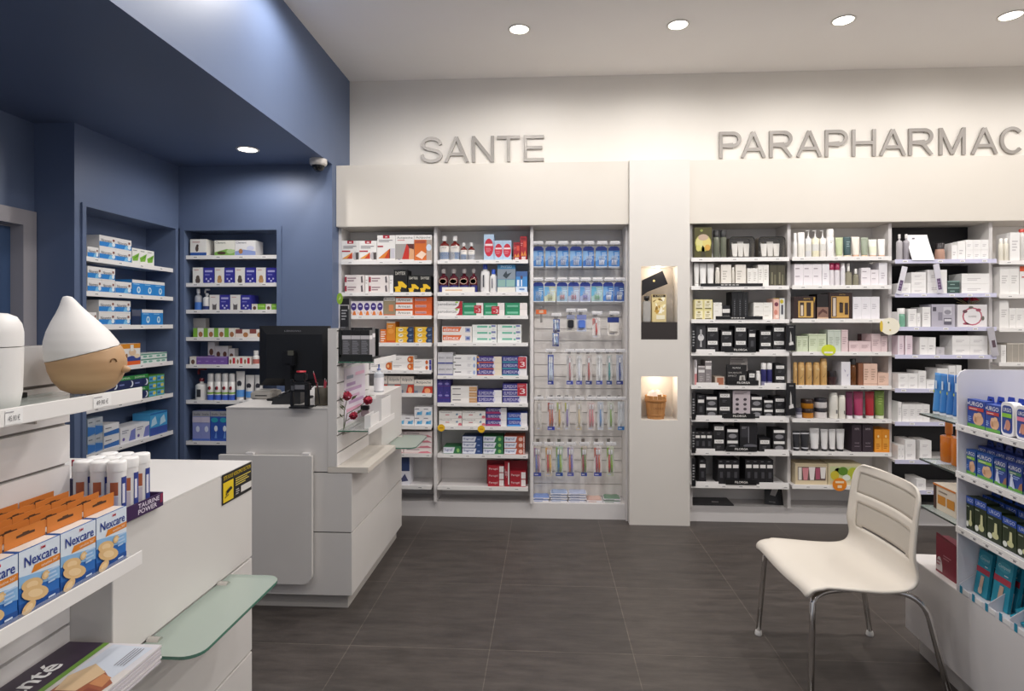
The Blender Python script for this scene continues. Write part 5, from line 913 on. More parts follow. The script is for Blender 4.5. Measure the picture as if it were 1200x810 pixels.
px = [(624.7, 637), (639.2, 651.4), (653.5, 666.2), (668, 681.8), (683.2, 696), (698, 711.4), (713, 726)]
hc = ['d6ecfa', 'b9c7d2', 'b4b4c6', 'c2c6d6', '8aa6d8', 'f4f4f6', 'e2dfe6']
for i, (a, b) in enumerate(px): hang('card', a, b, 291, 313.4, f'blue interdental brush pack, {ordw[i]} from left in the top hanging row', (B1 if i != 4 else '3f78c6', '8db9e6', hc[i]), 0)
px = [(624.5, 637), (638, 651), (652.6, 665), (665.8, 678.8), (679.6, 692), (693, 706.2), (706.8, 719), (719.6, 731.4)]
hc = [('5a98d0', '4f8ac4', '4a88c0', 'blue'), ('d9dfc4', '7fbbe4', '9aa06a', 'yellow-green'), ('a9c8de', '6fb0e0', 'b5443f', 'red'), ('b7c0d8', '6fa8e0', 'a03a5e', 'crimson'), ('b4bcde', '6fa8e0', '5a4aa0', 'violet'), ('aed0d0', '6fb8d8', '3c9a54', 'green'), ('4c86d0', '7fb4e8', 'f2f2f4', 'white'), ('3c5fa6', '5a84c6', 'e8e4da', 'white')]
for i, (a, b) in enumerate(px): hang('card', a, b, 333, 354, f'interdental pack with {hc[i][3]} brushes, {ordw[i]} from left in second hanging row', hc[i], 1)
hang('tag', 628, 640.4, 363, 371, 'orange hook label at left of the third hanging row', ('e0703a',), 2, tick=False)
hang('duo', 647.2, 657, 374, 389, 'upper blue brush pack of two, third hanging row', ('3c4f9e', '2c3a86', 'dfe8f4', '8fb0dc'), 2)
hang('duo', 646.4, 656, 390, 406, 'lower blue brush pack of two, third hanging row', ('3c4f9e', '2c3a86', 'dfe8f4', '8fb0dc'), 2, tick=False)
hang('floss', 664, 673.6, 369, 388, 'floss pack with black case, third hanging row', ('c9c5bd', '9aa0bc', '23242a'), 2)
hang('floss', 676, 687.2, 369, 388.5, 'floss pack with blue case, third hanging row', ('c6cce0', '8590c8', '5a7fd6'), 2)
hang('brush', 693, 704.6, 372, 396, 'white pack with red toothpicks, third hanging row', ('e6e0dc', 'd9d4d0', 'c9423c', 'cf5a50'), 2)
hang('floss', 712, 725.4, 372, 393.4, 'white pouch with navy arched top, third hanging row', ('e9e2da', '2c3f8a', 'ece6de'), 2)
r4 = [(641, 649.6, ('3d52a4', '3444a0', 'd2dff0'), 'blue', 'duo'), (663, 672.4, ('d6d2ce', '4a58b0', 'b4717a', 'c7c4c6'), 'pinkish', 'brush'), (674.4, 683, ('dddbd8', '5a62b8', 'dfe3f0'), 'white', 'brush'), (685.4, 694.6, ('cfc8c4', '3d4a86', 'b34a46'), 'dark red', 'brush'), (697.8, 706.8, ('d9d8d6', '4a5ab0', 'eef0f2'), 'pale', 'brush'), (710, 718, ('c9c8c4', '2e4a8c', '2f8f92'), 'teal', 'brush'), (721.4, 731, ('c4c8d6', '33408c', '2e4690'), 'navy', 'brush')]
for i, (a, b, c, n_, k) in enumerate(r4): hang(k, a, b, 415.5, 450.6, f'toothbrush pack with {n_} brush, {ordw[i]} from left in fourth hanging row', c, 3)
r5 = [(628, 635.4, ('cfc9c2', 'cfc9c2', 'e3ded8'), 'plain grey', 'brush'), (640.6, 651, ('e3dfe2', '3f4cb4', 'cf6a3c', 'a9463c'), 'orange and blue', 'duo'), (651.6, 659.4, ('dcd0c4', 'cfc4b4', 'c9a24a', 'b5cc5a'), 'yellow', 'brush'), (661, 668.4, ('d6d0d0', 'd0ccc8', '8a7ab4', 'c8c83c'), 'lilac', 'brush'), (674.6, 682.6, ('d3cdc4', 'cfc0a4', 'd9c49a'), 'beige', 'brush'), (687, 698.6, ('e4d8d2', 'e0d6d0', 'd98a90'), 'pink', 'duo'), (699.4, 708, ('dcdfe4', 'd6dade', '6a94c8'), 'light blue', 'brush'), (711, 720.6, ('d6d6cc', 'd2d2c8', '7fa84a'), 'green', 'brush'), (723, 732.6, ('d9dce0', '3f82c4', 'e4e8ec'), 'white, blue foot,', 'brush')]
for i, (a, b, c, n_, k) in enumerate(r5): hang(k, a, b, 470.5, 504, f'toothbrush pack with {n_} brush, {ordw[i]} from left in fifth hanging row', c, 4)
r6 = [(624.4, 635.2, ('d9cfc4', '4854b0', '6a78c4', 'b98aa8'), 'lilac', 'duo'), (638.2, 648.2, ('d9cfc0', 'd9cfc0', 'cf3a34', 'e0b04a'), 'bright red', 'duo'), (650.4, 660.6, ('bcd0c0', '3a5aa8', '3f86b8', '9ac04a'), 'blue and lime', 'duo'), (664, 673.4, ('d8d2d8', '6a70c0', 'cf6a5a', '7a72c4'), 'coral and lilac', 'duo'), (680, 688.8, ('d3c4b4', '3c50a8', '9c2f30', '6a8a3c'), 'dark red', 'duo'), (695, 706, ('ece6e4', '4450b4', 'b8304a', 'cf5a34'), 'crimson', 'duo'), (710, 720.4, ('dfe4cc', 'd8dcc4', 'cf3c30', '8ab43a'), 'red and green', 'duo')]
for i, (a, b, c, n_, k) in enumerate(r6): hang(k, a, b, 523, 558, f'toothbrush pack with {n_} brushes, {ordw[i]} from left in lowest hanging row', c, 5)
# flat packs lying on the plinth of the brush bay
fl = [(624, 643.4, 582.6, 2, '7f9ad6', 'blue'), (644.4, 664.8, 577.6, 4, '9fb2d6', 'blue and white'), (665.8, 687, 577.8, 4, 'b4bedc', 'pale blue'), (687.6, 706, 585, 1, 'd9b4a8', 'pink and white'), (707, 727, 583.8, 2, '6f8f78', 'green and white')]
for i, (a, b, v, n_, c, nm) in enumerate(fl):
    p0, p1 = atY(a, 590, 4.585), atY(b, v, 4.585); w = p1.x - p0.x; h = (p1.z - PLZ) / n_
    for k in range(n_):
        m = MB().box(0, w, 0, .11, 0, h * .55, M('e6e3e6', .4), .001); m.prism([(w * .03, h * .55), (w * .97, h * .55), (w * .85, h * .93), (w * .5, h * .8), (w * .15, h * .93)], .1, M(c, .35), T=Matrix.Translation((0, .004, 0)))
        m.decals([('l', .1, .1, .9, .9, 1, c)], 0, w, 0, h * .55, 0)
        rwn = '' if n_ == 1 else [', lowest of its pile', ', topmost of its pile'][k] if n_ == 2 else [', lowest of its pile', ', second from bottom of its pile', ', third from bottom of its pile', ', topmost of its pile'][k]
        tag(m.build('flat_pack', loc=(p0.x + (.004 if k % 2 else 0), 4.585, PLZ + .0005 + k * h)), f'{nm} flat pack on the plinth, brush bay{rwn}', 'pack', 'flat packs lying under the hanging brushes')

# ---------------------------------------------------------------- shelves of the two blue alcoves
def alcove_shelf(a0, a1, z, side, lab):
    t = empty('alcove_shelf', (0, 0, 0)); rh = .029
    if side == 'L':
        t.location = (XB - .012, (a0 + a1) / 2, z); L2 = (a1 - a0) / 2
        MB().box(AXB + .001 - t.location.x, 0, -L2, L2, rh - .02, rh - .005, LAMG).build('board', t)
        b = MB().box(0, .005, -L2, L2, 0, rh, RAIL)
        for i in range(4):
            q = -L2 + (a1 - a0) * (.1 + .24 * i); b.add([(.0056, q, .008), (.0056, q + .04, .008), (.0056, q + .04, .022), (.0056, q, .022)], [(0, 1, 2, 3)], M('fbf9f6', .4)); b.add([(.0062, q + .004, .012), (.0062, q + .03, .012), (.0062, q + .03, .017), (.0062, q + .004, .017)], [(0, 1, 2, 3)], M('8d8a8c', .5))
        b.build('price_rail', t)
    else:
        t.location = ((a0 + a1) / 2, YB + .012, z); L2 = (a1 - a0) / 2
        MB().box(-L2, L2, 0, RYB - .001 - t.location.y, rh - .02, rh - .005, LAMG).build('board', t)
        b = MB().box(-L2, L2, -.005, 0, 0, rh, RAIL)
        for i in range(4):
            q = -L2 + (a1 - a0) * (.08 + .25 * i); b.add([(q, -.0056, .008), (q + .04, -.0056, .008), (q + .04, -.0056, .022), (q, -.0056, .022)], [(0, 1, 2, 3)], M('fbf9f6', .4)); b.add([(q + .004, -.0062, .012), (q + .03, -.0062, .012), (q + .03, -.0062, .017), (q + .004, -.0062, .017)], [(0, 1, 2, 3)], M('8d8a8c', .5))
        b.build('price_rail', t)
    tag(t, lab, 'shelf', 'white shelves in the blue alcoves'); return z + rh - .005
LZ = [alcove_shelf(AY0 + .002, AY1 - .002, atX(201.6, v, XB).z, 'L', f'white shelf in the left blue alcove, {ordw[k]} from top') for k, v in enumerate((319, 352.4, 385, 427.6, 465.4, 509.4))]
XFL = XB - .03
def fillL(k, rows_, depth=.13):
    def place(u, v): p = atX(u, v, XFL); return p.y, p.z
    for o, s, z, dy in items(SHN[k], 'left blue alcove', LZ[k], rows_, place, depth): o.location = (XFL - dy, s, z); o.rotation_euler.z = math.pi / 2
NB = 'white and blue gum box'
fillL(0, [('nico_blue', 'lone white and blue gum box', 'box', 102.5, 115.6, 289.6, 1, 1), ('nico_blue', NB, 'box', 116.4, 154, 278.6, 2, 2), ('nico_green', 'small white box with green leaf', 'box', 154.8, 180.6, 292.6, 3, 1)])
fillL(1, [('nico_blue', NB, 'box', 102.5, 134.8, 313.5, 2, 2), ('nico_blue', 'single white and blue gum box', 'box', 135.2, 154.2, 330.4, 1, 1), ('nico_drop', 'blue box with pale drop', 'box', 154.8, 193, 329.4, 3, 1)])
fillL(2, [('nico_blue', 'low white and blue box', 'box', 102.5, 113, 366, 1, 1), ('nico_blue', NB, 'box', 115.8, 153, 352.2, 2, 2), ('dark_navy', 'dark navy box', 'box', 154.4, 165, 363, 1, 1), ('nico_drop', 'blue box with pale drop', 'box', 166.2, 191, 363, 2, 1)])
fillL(3, [('vitamin_orange', 'orange and white vitamin box', 'box', 120, 164.4, 403.4, 2, 1), ('mint_slabs', 'flat mint and white box', 'box', 165, 195.6, 413.6, 2, 2)])
fillL(4, [('night_green', 'green and navy night box', 'box', 118, 173.6, 441.4, 3, 2), ('sun_small', 'small green and blue box', 'box', 174.2, 192.6, 439.2, 2, 3)])
fillL(5, [('silver_blue', 'silver and blue box', 'box', 102.5, 120.4, 489.8, 2, 2), ('white_blue_box', 'white box with blue wave', 'box', 121.8, 139.6, 496.6, 1, 2), ('white_purple_box', 'white box with purple corner', 'box', 141, 175.2, 498, 2, 1), ('blue_gradient', 'upright bright blue box', 'box', 175.8, 196, 482.8, 2, 1)])
sx = 220.5, 324.2
RZ = [alcove_shelf(RX0 + .002, RX1 - .002, atY(270, v, YB + .007).z, 'R', f'white shelf in the rear blue alcove, {ordw[k]} from top') for k, v in enumerate((303.6, 336, 367.5, 399.7, 431.7, 473.7, 521.9))]
YFR = YB + .03
def fillR(k, rows_, depth=.12):
    def place(u, v): p = atY(u, v, YFR); return p.x, p.z
    for o, s, z, dy in items(SHN[k], 'rear blue alcove', RZ[k], rows_, place, depth): o.location = (s, YFR + dy, z)
fillR(0, [('pet_big', 'white pet box with blue foot', 'box', 222.8, 242, 280.4, 1, 1), ('pet_green', 'pet care box with green foot', 'box', 251.4, 275, 281.8, 1, 1), ('pet_lilac', 'pet care box with lilac foot', 'box', 275.4, 299.6, 281.8, 1, 1)])
pr = []
for i, (a, b, c, d_) in enumerate([(225.8, 237.8, 238.2, 250.8), (251.6, 262.6, 263, 274.8), (275.4, 286.8, 287.2, 299.8), (300.2, 311.4, 311.8, 324)]):
    pr += [(['dog_dark', 'dog_tan', 'dog_dark', 'dog_tan'][i], ['white box with grey dog', 'white box with curly tan dog', 'white box with spotted dog', 'white box with small terrier'][i], 'box', a, b, 313.6, 1, 1), ('indigo', 'indigo pet treatment box', 'box', c, d_, 313.8, 1, 1)]
fillR(1, pr)
fillR(2, [(BT(m=M('c9cbd2', .15, 0, .7), cap='e8e8ea', sh=.6, neck=.4, ch=.2, bands=[(.02, .38, '3f72c0')]), 'clear bottle with blue label', 'bottle', 226.2, 234.2, 338.4, 1, 1), (BT(body='ecebea', cap='d9d8d8', sh=.55, neck=.3, ch=.3, trigger=1, bands=[(.04, .2, '2f3f78')]), 'white trigger spray bottle', 'bottle', 235.8, 244.6, 338.4, 1, 1),
 ('cat_grey', 'white box with grey cat', 'box', 245.4, 257, 345.6, 1, 1), ('indigo', 'indigo cat treatment box', 'box', 257.4, 269.4, 345.6, 1, 1), ('cat_grey', 'white box with grey cat', 'box', 269.8, 281.6, 345.6, 1, 1), ('indigo', 'indigo cat treatment box', 'box', 282, 294.2, 345.8, 1, 1),
 ('dog_small', 'small white dog box', 'box', 295, 301.6, 356.2, 1, 1), ('green_small', 'small lime green box', 'box', 301.8, 311, 356.2, 1, 1), ('dog_small', 'small white dog box', 'box', 311.4, 318, 356.2, 1, 1), ('green_small', 'small lime green box', 'box', 318.2, 324, 356.2, 1, 1)])
fillR(3, [('dog_green_small', 'green box with brown dog', 'box', 226.4, 275.2, 384.6, 4, 1), ('brown_small', 'white box with maroon corner', 'box', 275.8, 308.6, 386, 2, 1), ('dog_green_small', 'green box with brown dog', 'box', 309, 323, 386, 1, 1)], .07)
p0, p1 = atY(226.6, 395, YFR + .075), atY(241.2, 373, YFR + .075)
tag(bxm(p1.x - p0.x, p1.z - RZ[3], .05, 'dog_tall_box').build('carton', loc=(p0.x, YFR + .075, RZ[3] + .0005)), 'tall grey and green pet box behind the small green boxes', 'box')
dt = (p_tube, dict(body='e3dfdd', cap='7457a0', ch=.3, rb=.85, dec=[('e', .5, .6, .3, .12, '6a4436')]))
fillR(4, [('dog_small', 'small white dog box', 'box', 222.4, 229.8, 418, 1, 1), ('violet_small', 'small violet box', 'box', 230.2, 266, 418, 4, 1), ('white_red_small', 'small white and red box', 'box', 268, 293.6, 418, 3, 1), (BT(body='ecebe8', cap='dddbd8', sh=.6, neck=.7, ch=.3, bands=[(.08, .4, 'b86a60')]), 'small white bottle with red label', 'bottle', 294.8, 302, 411, 1, 1)], .05)
fillR(4, [('dog_violet', 'tall dog box standing behind', 'box', 238.4, 246.6, 401, 1, 1, dict(dy=.06)), ('dog_violet', 'medium dog box standing behind', 'box', 247, 262.4, 406, 2, 1, dict(dy=.06)), ('dog_violet', 'low dog box standing behind', 'box', 262.8, 270, 409, 1, 1, dict(dy=.06))], .06)
can = (p_can, dict(body='e9e7e4', cap='cfcdcc', ch=.32, bands=[(0, .2, '3f62c0'), (.24, .3, '7fae3c')], dec=[('e', .6, .46, .26, .07, 'b33a44'), ('e', .35, .45, .14, .06, '2a2a30')]))
tb_ = lambda c: (p_tube, dict(body='e6e3e0', cap=c, ch=.1, rb=.85, bands=[(.12, .36, '5a96d8')], dec=[('e', .5, .58, .36, .1, '3c3c44')]))
fillR(5, [(BT(body='e9e7e4', cap='7c2430', sh=.45, neck=.3, ch=.42, trigger=1, dec=[('r', .3, .1, .75, .34, '2f2f36')]), 'white spray bottle with maroon trigger', 'bottle', 225.8, 239.4, 431.8, 1, 1),
 (can, 'white pet spray can', 'spray can', 241, 249, 438, 1, 1), (can, 'white pet spray can', 'spray can', 249.6, 257.6, 438, 1, 1), (can, 'white pet spray can', 'spray can', 258.2, 266, 438, 1, 1), (can, 'white pet spray can', 'spray can', 266.4, 273.6, 438, 1, 1),
 (tb_('e6e3e0'), 'white and blue dog shampoo tube', 'tube', 274, 284.4, 435.6, 1, 1), (tb_('e6e3e0'), 'white and blue dog shampoo tube', 'tube', 285, 295.6, 440, 1, 1), (tb_('e6e3e0'), 'white and blue dog shampoo tube', 'tube', 296, 306, 440, 1, 1)])
fillR(6, [('tall_lilac', 'tall lilac eye drop box', 'box', 225.6, 246, 481.8, 2, 1), ('tall_blue', 'tall deep blue box', 'box', 246.4, 267, 481.8, 2, 1)])

# ---------------------------------------------------------------- labels of everything on the shelves
def pos_label():
    from collections import defaultdict
    g = defaultdict(list)
    for r_ in REG: g[(r_[1], r_[3], r_[4])].append(r_)
    for (desc, sh, by), L in g.items():
        ncol = len({r_[5] for r_ in L}); cols = sorted({r_[5] for r_ in L})
        for (o, _, cat, _, _, col, j, nz, beh) in L:
            c = cols.index(col); pos = ''
            if nz == 2: pos = ['lower', 'upper'][j] + ' row, '
            elif nz == 3: pos = ['bottom', 'middle', 'top'][j] + ' row, '
            elif nz >= 4: pos = ['bottom', 'third', 'second', 'top'][j] + ' row, '
            if ncol == 2: pos += ['left one, ', 'right one, '][c]
            elif ncol > 2: pos += f'{ordw[c]} from left, ' if c < ncol - 1 else 'last on right, '
            tag(o, f'{desc}, {pos}{sh} of {by}', cat, f'{desc}, {sh} of {by}' if len(L) > 1 else None)


# ---------------------------------------------------------------- middle counter
CT = LAMG
CTW = noisy('counter_laminate', 'dedad6', 'dad6d2', 3, .42); SEAM = M('4f4b48', .7)
def counter(name, x0, x1, y0, y1, nich_y0, nich_y1, slat_x, label):
    """body in three tiers; the top tier is cut back to slat_x between nich_y0 and nich_y1"""
    t = empty(name, (x1, y0, 0)); T = Matrix.Translation((-x1, -y0, 0))
    MB().box(x0 + .02, x1 - .03, y0 + .03, y1 - .03, 0, .075, M('b9b4ae', .5), T=T).build('kick_plate', t)
    MB().box(x0 + .008, x1 - .008, y0 + .008, y1 - .008, .0755, .71, SEAM, T=T).build('carcass', t)
    for a, b in ((.076, .4), (.406, .712)): MB().box(x0, x1, y0, y1, a, b, CTW, .0015, T=T).build('front_panel', t)
    return t, T
ZT = 1.045
mx0, mx1, my0, my1, nic = -1.678, -1.007, 3.047, 4.12, 3.61
t, T = counter('service_counter', mx0, mx1, my0, my1, my0, nic, -1.134, '')
MB().box(mx0, -1.134, my0, nic, .718, ZT, CTW, .0015, T=T).build('upper_cabinet', t)
MB().box(mx0, mx1, nic + .001, my1, .718, ZT, CTW, .0015, T=T).build('upper_cabinet', t)
MB().box(mx0, -1.134, my0 - .004, my1, ZT + .0005, ZT + .006, CTW, T=T).box(-1.134, mx1, nic + .001, my1, ZT + .0005, ZT + .006, CTW, T=T).build('worktop', t)
ZTW = ZT + .0065
def slat(x0, x1, y0, y1, z0, z1, T, parent, gz):
    MB().box(x0, x1 - .012, y0, y1, z0, z1, M('8f8a86', .6), T=T).box(x0, x1 - .001, y0 - .0008, y0 - .0002, z0, z1, CTW, T=T).build('slatwall_core', parent)
    gs = [z0] + [g for g in gz if z0 + .02 < g < z1 - .005] + [z1 + .007]
    mb = MB()
    for a, b in zip(gs[:-1], gs[1:]): mb.box(x1 - .0118, x1, y0, y1, a, b - .007, LAMG, T=T)
    mb.build('slatwall_panel', parent)
GZ = [.727 + .091 * k for k in range(1, 9)]
slat(-1.1335, -1.085, my0, nic - .001, .745, 1.465, T, t, GZ)
MB().box(-1.1335, -.92, my0 - .002, nic - .001, .7145, .744, LAM, .0015, T=T).build('ledge', t)
tag(t, 'white service counter with slatted display end, carrying the monitor', 'counter')
# board standing proud of the counter front
bx0, bx1, bz0, bz1 = -1.70, atY(365, 600, 3.01).x, .144, .807
pts = [(bx0, bz0 + .0), (bx1 - .05, bz0)] + [(bx1 - .05 + .05 * math.sin(k * math.pi / 12), bz0 + .05 - .05 * math.cos(k * math.pi / 12)) for k in range(1, 7)] + [(bx1, bz1), (bx0, bz1)]
b = MB().prism([(a - mx1, z) for a, z in pts], .022, CTW, T=Matrix.Translation((0, -.034, 0))).build('front_board', t)
for u in (290, 356):
    x = atY(u, 530, 3.0).x - mx1; MB().box(x - .02, x + .02, -.03, -.001, bz1 + .0005, bz1 + .012, LAMG).build('bracket', b)
def glass_shelf(x0, x1, y0, y1, z, lab, th=.008, m=FROST, r=.05, edge=GEDGE):
    pts = [(x0, y0), (x1 - r, y0)] + [(x1 - r + r * math.sin(k * math.pi / 12), y0 + r - r * math.cos(k * math.pi / 12)) for k in range(1, 7)] + [(x1 - r + r * math.cos(k * math.pi / 12), y1 - r + r * math.sin(k * math.pi / 12)) for k in range(0, 7)] + [(x0, y1)]
    n = len(pts); mb = MB(); vs = [(a - x0, b - y0, 0) for a, b in pts] + [(a - x0, b - y0, th) for a, b in pts]
    mb.add(vs, [tuple(range(n))[::-1], tuple(range(n, 2 * n))], m); mb.add(vs, [(i, (i + 1) % n, n + (i + 1) % n, n + i) for i in range(n)], edge)
    t = empty('glass_shelf', (x0, y0, z)); mb.build('glass_pane', t)
    for q in (.15, .85):
        yy = (y1 - y0) * q; MB().lathe([(.012, 0), (.012, .03)], CHROME, 12, T=Matrix.Translation((.001, yy, th / 2)) @ Matrix.Rotation(math.pi / 2, 4, 'Y')).build('clamp', t)
    tag(t, lab, 'shelf'); return t
glass_shelf(mx1 + .0015, -.812, 3.66, 4.08, .709, 'frosted glass ledge on the far side panel of the service counter')
# --- display shelf fittings on the counter's slatwall
def fit_shelf(x0, x1, y0, y1, z, lab, edge='3f7a66', railx=True):
    t = empty('display_shelf', (x0, y0, z)); w, l = x1 - x0, y1 - y0
    MB().box(0, w, 0, l, 0, .006, GLASS).box(0, w, -.001, -.0002, 0, .006, M('2f6a52', .2)).build('glass_pane', t)
    b = MB().box(w + .0005, w + .004, 0, l, -.012, .02, RAIL); b.build('price_rail', t)
    for q in (.12, .88): MB().prism([(0, -.0005), (w * .5, -.0005), (0, -.03)], .004, STEEL, T=Matrix.Translation((0, l * q, 0))).build('bracket', t)
    tag(t, lab, 'shelf'); return t
s1 = fit_shelf(-1.0835, -.925, 3.06, 3.59, .925, 'small glass shelf with red flowers on the slatted stand')
s2 = fit_shelf(-1.0835, -.895, 3.06, 3.50, 1.285, 'upper glass shelf holding the black box display')
zb = 1.2915
# black tray with boxes
tx0, tx1 = -1.08, -.905
mb = MB().box(0, tx1 - tx0, 0, .16, 0, .022, M('1c1f1e', .4)).box(0, .012, 0, .16, .022, .163, M('1c1f1e', .4)).box(0, tx1 - tx0, 0, .004, .022, .036, M('1c1f1e', .4)).box(.0125, tx1 - tx0 - .01, .155, .16, .022, .17, M('1c1f1e', .4))
tag(mb.build('display_tray', loc=(tx0, 3.065, zb)), 'black tray of grey-white boxes on the upper glass shelf', 'display tray')
STY['slim_text'] = ('5c5b5c', [('r', 0, .8, 1, 1, '1c1b1d'), ('r', 0, .66, 1, .8, 'd5d0d2'), ('l', .12, .05, .85, .62, 9, '94939a')])
for j in range(2):
    for i in range(3):
        mb = bxm(.0475, .142 + .012 * j, .05, 'slim_text'); d_ = Matrix.Translation((.0475, 0, 0)) @ Matrix.Rotation(math.pi / 2, 4, 'Z')
        mb.decals([('r', 0, 0, 1, .66, 'b5b1b4'), ('r', 0, .66, 1, .8, 'eeeaec'), ('r', .45, .02, .55, .64, '5c5b5e')], 0, .05, 0, .142 + .012 * j, 0, T=d_)
        tag(mb.build('carton', loc=(tx0 + .0135 + .049 * i, 3.071 + .0525 * j, zb + .0225)), f'black and grey box, {["front", "back"][j]} row, {ordw[i]} from left in the black tray', 'box', 'boxes in the black counter tray')
mb = bxm(.05, .165, .03, 'slim_text'); mb.decals([('r', .05, .1, .9, .75, '26262a'), ('l', .2, .3, .8, .65, 4, 'b9b7ba')], 0, .05, 0, .17, -.003)
tag(mb.build('carton', loc=(tx0 + .001, 3.073, zb + .0225 + .1424)), 'tall dark grey pack standing on top of the black tray boxes', 'box')
g = MB().prism([(.016 * math.cos(a * math.pi / 12), .03 * math.sin(a * math.pi / 12)) for a in range(24)], .002, M('9cc63c', .5)); g.decals([('p', [(.3, .35), (.7, .5), (.6, .75)], 'd9eaa0')], -.016, .032, -.03, .06, 0)
pg = atY(396, 350, 3.06); tag(g.build('round_sticker', loc=(pg.x + .006, 3.0695, pg.z)), 'oval green sticker standing above the black tray on the slatted stand', 'sticker')
# poster on slats
ps = [atX(403.5, 439, -1.083), atX(428, 434, -1.083)]
y0, y1 = ps[0].y, ps[1].y
m = MB().box(0, .0015, 0, y1 - y0, 0, .30, M('e6dbe6', .5)); TT = Matrix.Rotation(math.pi / 2, 4, 'Z')
for zz, a, b_, c in ((.2, .1, .5, 'b99ac0'), (.17, .05, .8, 'c9a6c8'), (.13, .1, .7, 'd8b4cc'), (.1, .2, .9, 'c3a0c4'), (.06, .1, .8, 'e2a9c0'), (.25, .5, .95, 'eebbd2'), (.24, .1, .4, 'a5a8b8')):
    m.add([(.0021, (y1 - y0) * a, zz), (.0021, (y1 - y0) * b_, zz), (.0021, (y1 - y0) * b_, zz + .018), (.0021, (y1 - y0) * a, zz + .018)], [(0, 1, 2, 3)], M(c, .6))
tag(m.build('poster', loc=(-1.0845, y0, .945)), 'small pink and lilac printed poster on the counter slatwall', 'poster')
# white trays, perfume, flowers on the lower glass shelf
zs = .925 + .0065
def open_tray(x, y, w, d, h, lab):
    mb = MB().box(0, w, 0, .003, 0, h, M('efecea', .4)).box(0, w, d - .003, d, 0, h, M('efecea', .4)).box(0, .003, .003, d - .003, 0, h, M('efecea', .4)).box(w - .003, w, .003, d - .003, 0, h, M('efecea', .4)).box(.003, w - .003, .003, d - .003, 0, h * .7, M('4a4444', .6))
    tag(mb.build('open_box', loc=(x, y, zs)), lab, 'open box')
xa_ = atY(427, 505, 3.12).x; open_tray(xa_, 3.12, -.925 - xa_ - .004, .16, .07, 'small open white box, nearer one on the lower glass shelf')
open_tray(-1.02, 3.33, .09, .2, .13, 'taller open white box, farther one on the lower glass shelf')
t = empty('perfume_bottle', (-.985, 3.205, zs + .052)); MB().box(-.02, .02, -.012, .012, 0, .034, M('a08a90', .1, 0, .7), .004).build('flask', t); MB().box(-.022, .022, -.013, .013, .0345, .06, BLACK, .003).build('cap', t)
tag(t, 'little perfume bottle with black cap in the nearer white box', 'bottle')
pv = atY(398, 506, 3.09); t = empty('artificial_flowers', (pv.x + .022, 3.09, zs)); r = random.Random(2)
ends = [(407, 464, 3.09), (431, 469, 3.12), (414, 487, 3.08)]
GR = M('6c7352', .6)
for (u, v, y) in ends:
    p = atY(u, v, y) - t.location; MB().tube([(0, 0, 0), (p.x * .15, .0, p.z * .55), (p.x * .6, p.y * .5, p.z * .75), tuple(p)], .0022, GR, 6).build('stem', t)
    mb = MB(); R = .026 if v < 480 else .02
    for k in range(26):
        a, e_ = r.uniform(0, 6.28), r.uniform(-1.2, 1.2); d = Vector((math.cos(a) * math.cos(e_), math.sin(a) * math.cos(e_), math.sin(e_)))
        s_ = d.orthogonal().normalized() * .011; q = d.cross(s_).normalized() * .011; c = p + d * R * .62
        mb.add([tuple(c - s_ - q), tuple(c + s_ - q + d * .006), tuple(c + s_ + q), tuple(c - s_ + q + d * .006)], [(0, 1, 2, 3)], M('a3203c' if k % 3 else 'c0304a', .6))
    mb.build('bloom', t)
mb = MB()
for k in range(7):
    a = r.uniform(-.01, .07); z = r.uniform(.05, .18); s_ = r.choice((-1, 1)) * .02
    mb.add([(a, 0, z), (a + s_, .006, z + .012), (a + s_ * 1.6, 0, z + .03), (a + s_ * .4, -.006, z + .02)], [(0, 1, 2, 3)], GR)
mb.build('foliage', t)
tag(t, 'artificial branch with three red blooms on the lower glass shelf', 'artificial flowers')
# hand gel bottle on the far worktop
p = atZ(434, 459, ZTW); t = p_bottle(.062, .185, .06, dict(m=M('dfe3ea', .1, 0, .65), cap='4a5fa8', sh=.62, neck=.35, ch=.24, pump=1, bands=[(.04, .5, 'eceaee')]), 'hand_gel_bottle'); t.location = (-1.1, 3.74, ZTW)
tag(t, 'hand gel pump bottle with blue pump behind the slatted stand', 'bottle')
# ---- monitor and till things
my = 3.42; a, b = atY(303, 452, my), atY(386, 382, my); w, h = b.x - a.x, b.z - a.z
t = empty('computer_monitor', ((a.x + b.x) / 2, my, ZTW)); zc = a.z - ZTW; MK = M('1b1c1f', .42)
mb = MB(); W2 = w / 2; i_ = .045
vs = [(-W2, .03, zc), (W2, .03, zc), (W2, .03, zc + h), (-W2, .03, zc + h), (-W2, 0, zc), (W2, 0, zc), (W2, 0, zc + h), (-W2, 0, zc + h), (-W2 + i_ * 1.3, -.028, zc + i_), (W2 - i_ * .6, -.028, zc + i_), (W2 - i_ * .6, -.028, zc + h - i_ * 1.1), (-W2 + i_ * 1.3, -.028, zc + h - i_ * 1.1)]
mb.add(vs, [(1, 0, 3, 2), (0, 1, 5, 4), (2, 3, 7, 6), (1, 2, 6, 5), (3, 0, 4, 7), (4, 5, 9, 8), (5, 6, 10, 9), (6, 7, 11, 10), (7, 4, 8, 11), (8, 9, 10, 11)], MK)
for k in range(12): mb.add([(-.07 + .012 * k, -.014, zc + h - .026), (-.065 + .012 * k, -.014, zc + h - .026), (-.065 + .012 * k, -.009, zc + h - .016), (-.07 + .012 * k, -.009, zc + h - .016)], [(0, 1, 2, 3)], M('08080a', .6))
mb.build('housing', t); MB().box(-W2 + .012, W2 - .012, .0305, .032, zc + .012, zc + h - .012, M('0d1014', .1)).build('screen', t)
MB().text(-.045, .055, zc + h - .034, zc + h - .025, -.024, 'LENOVO', M('9a9aa0', .4)).build('maker_mark', t)
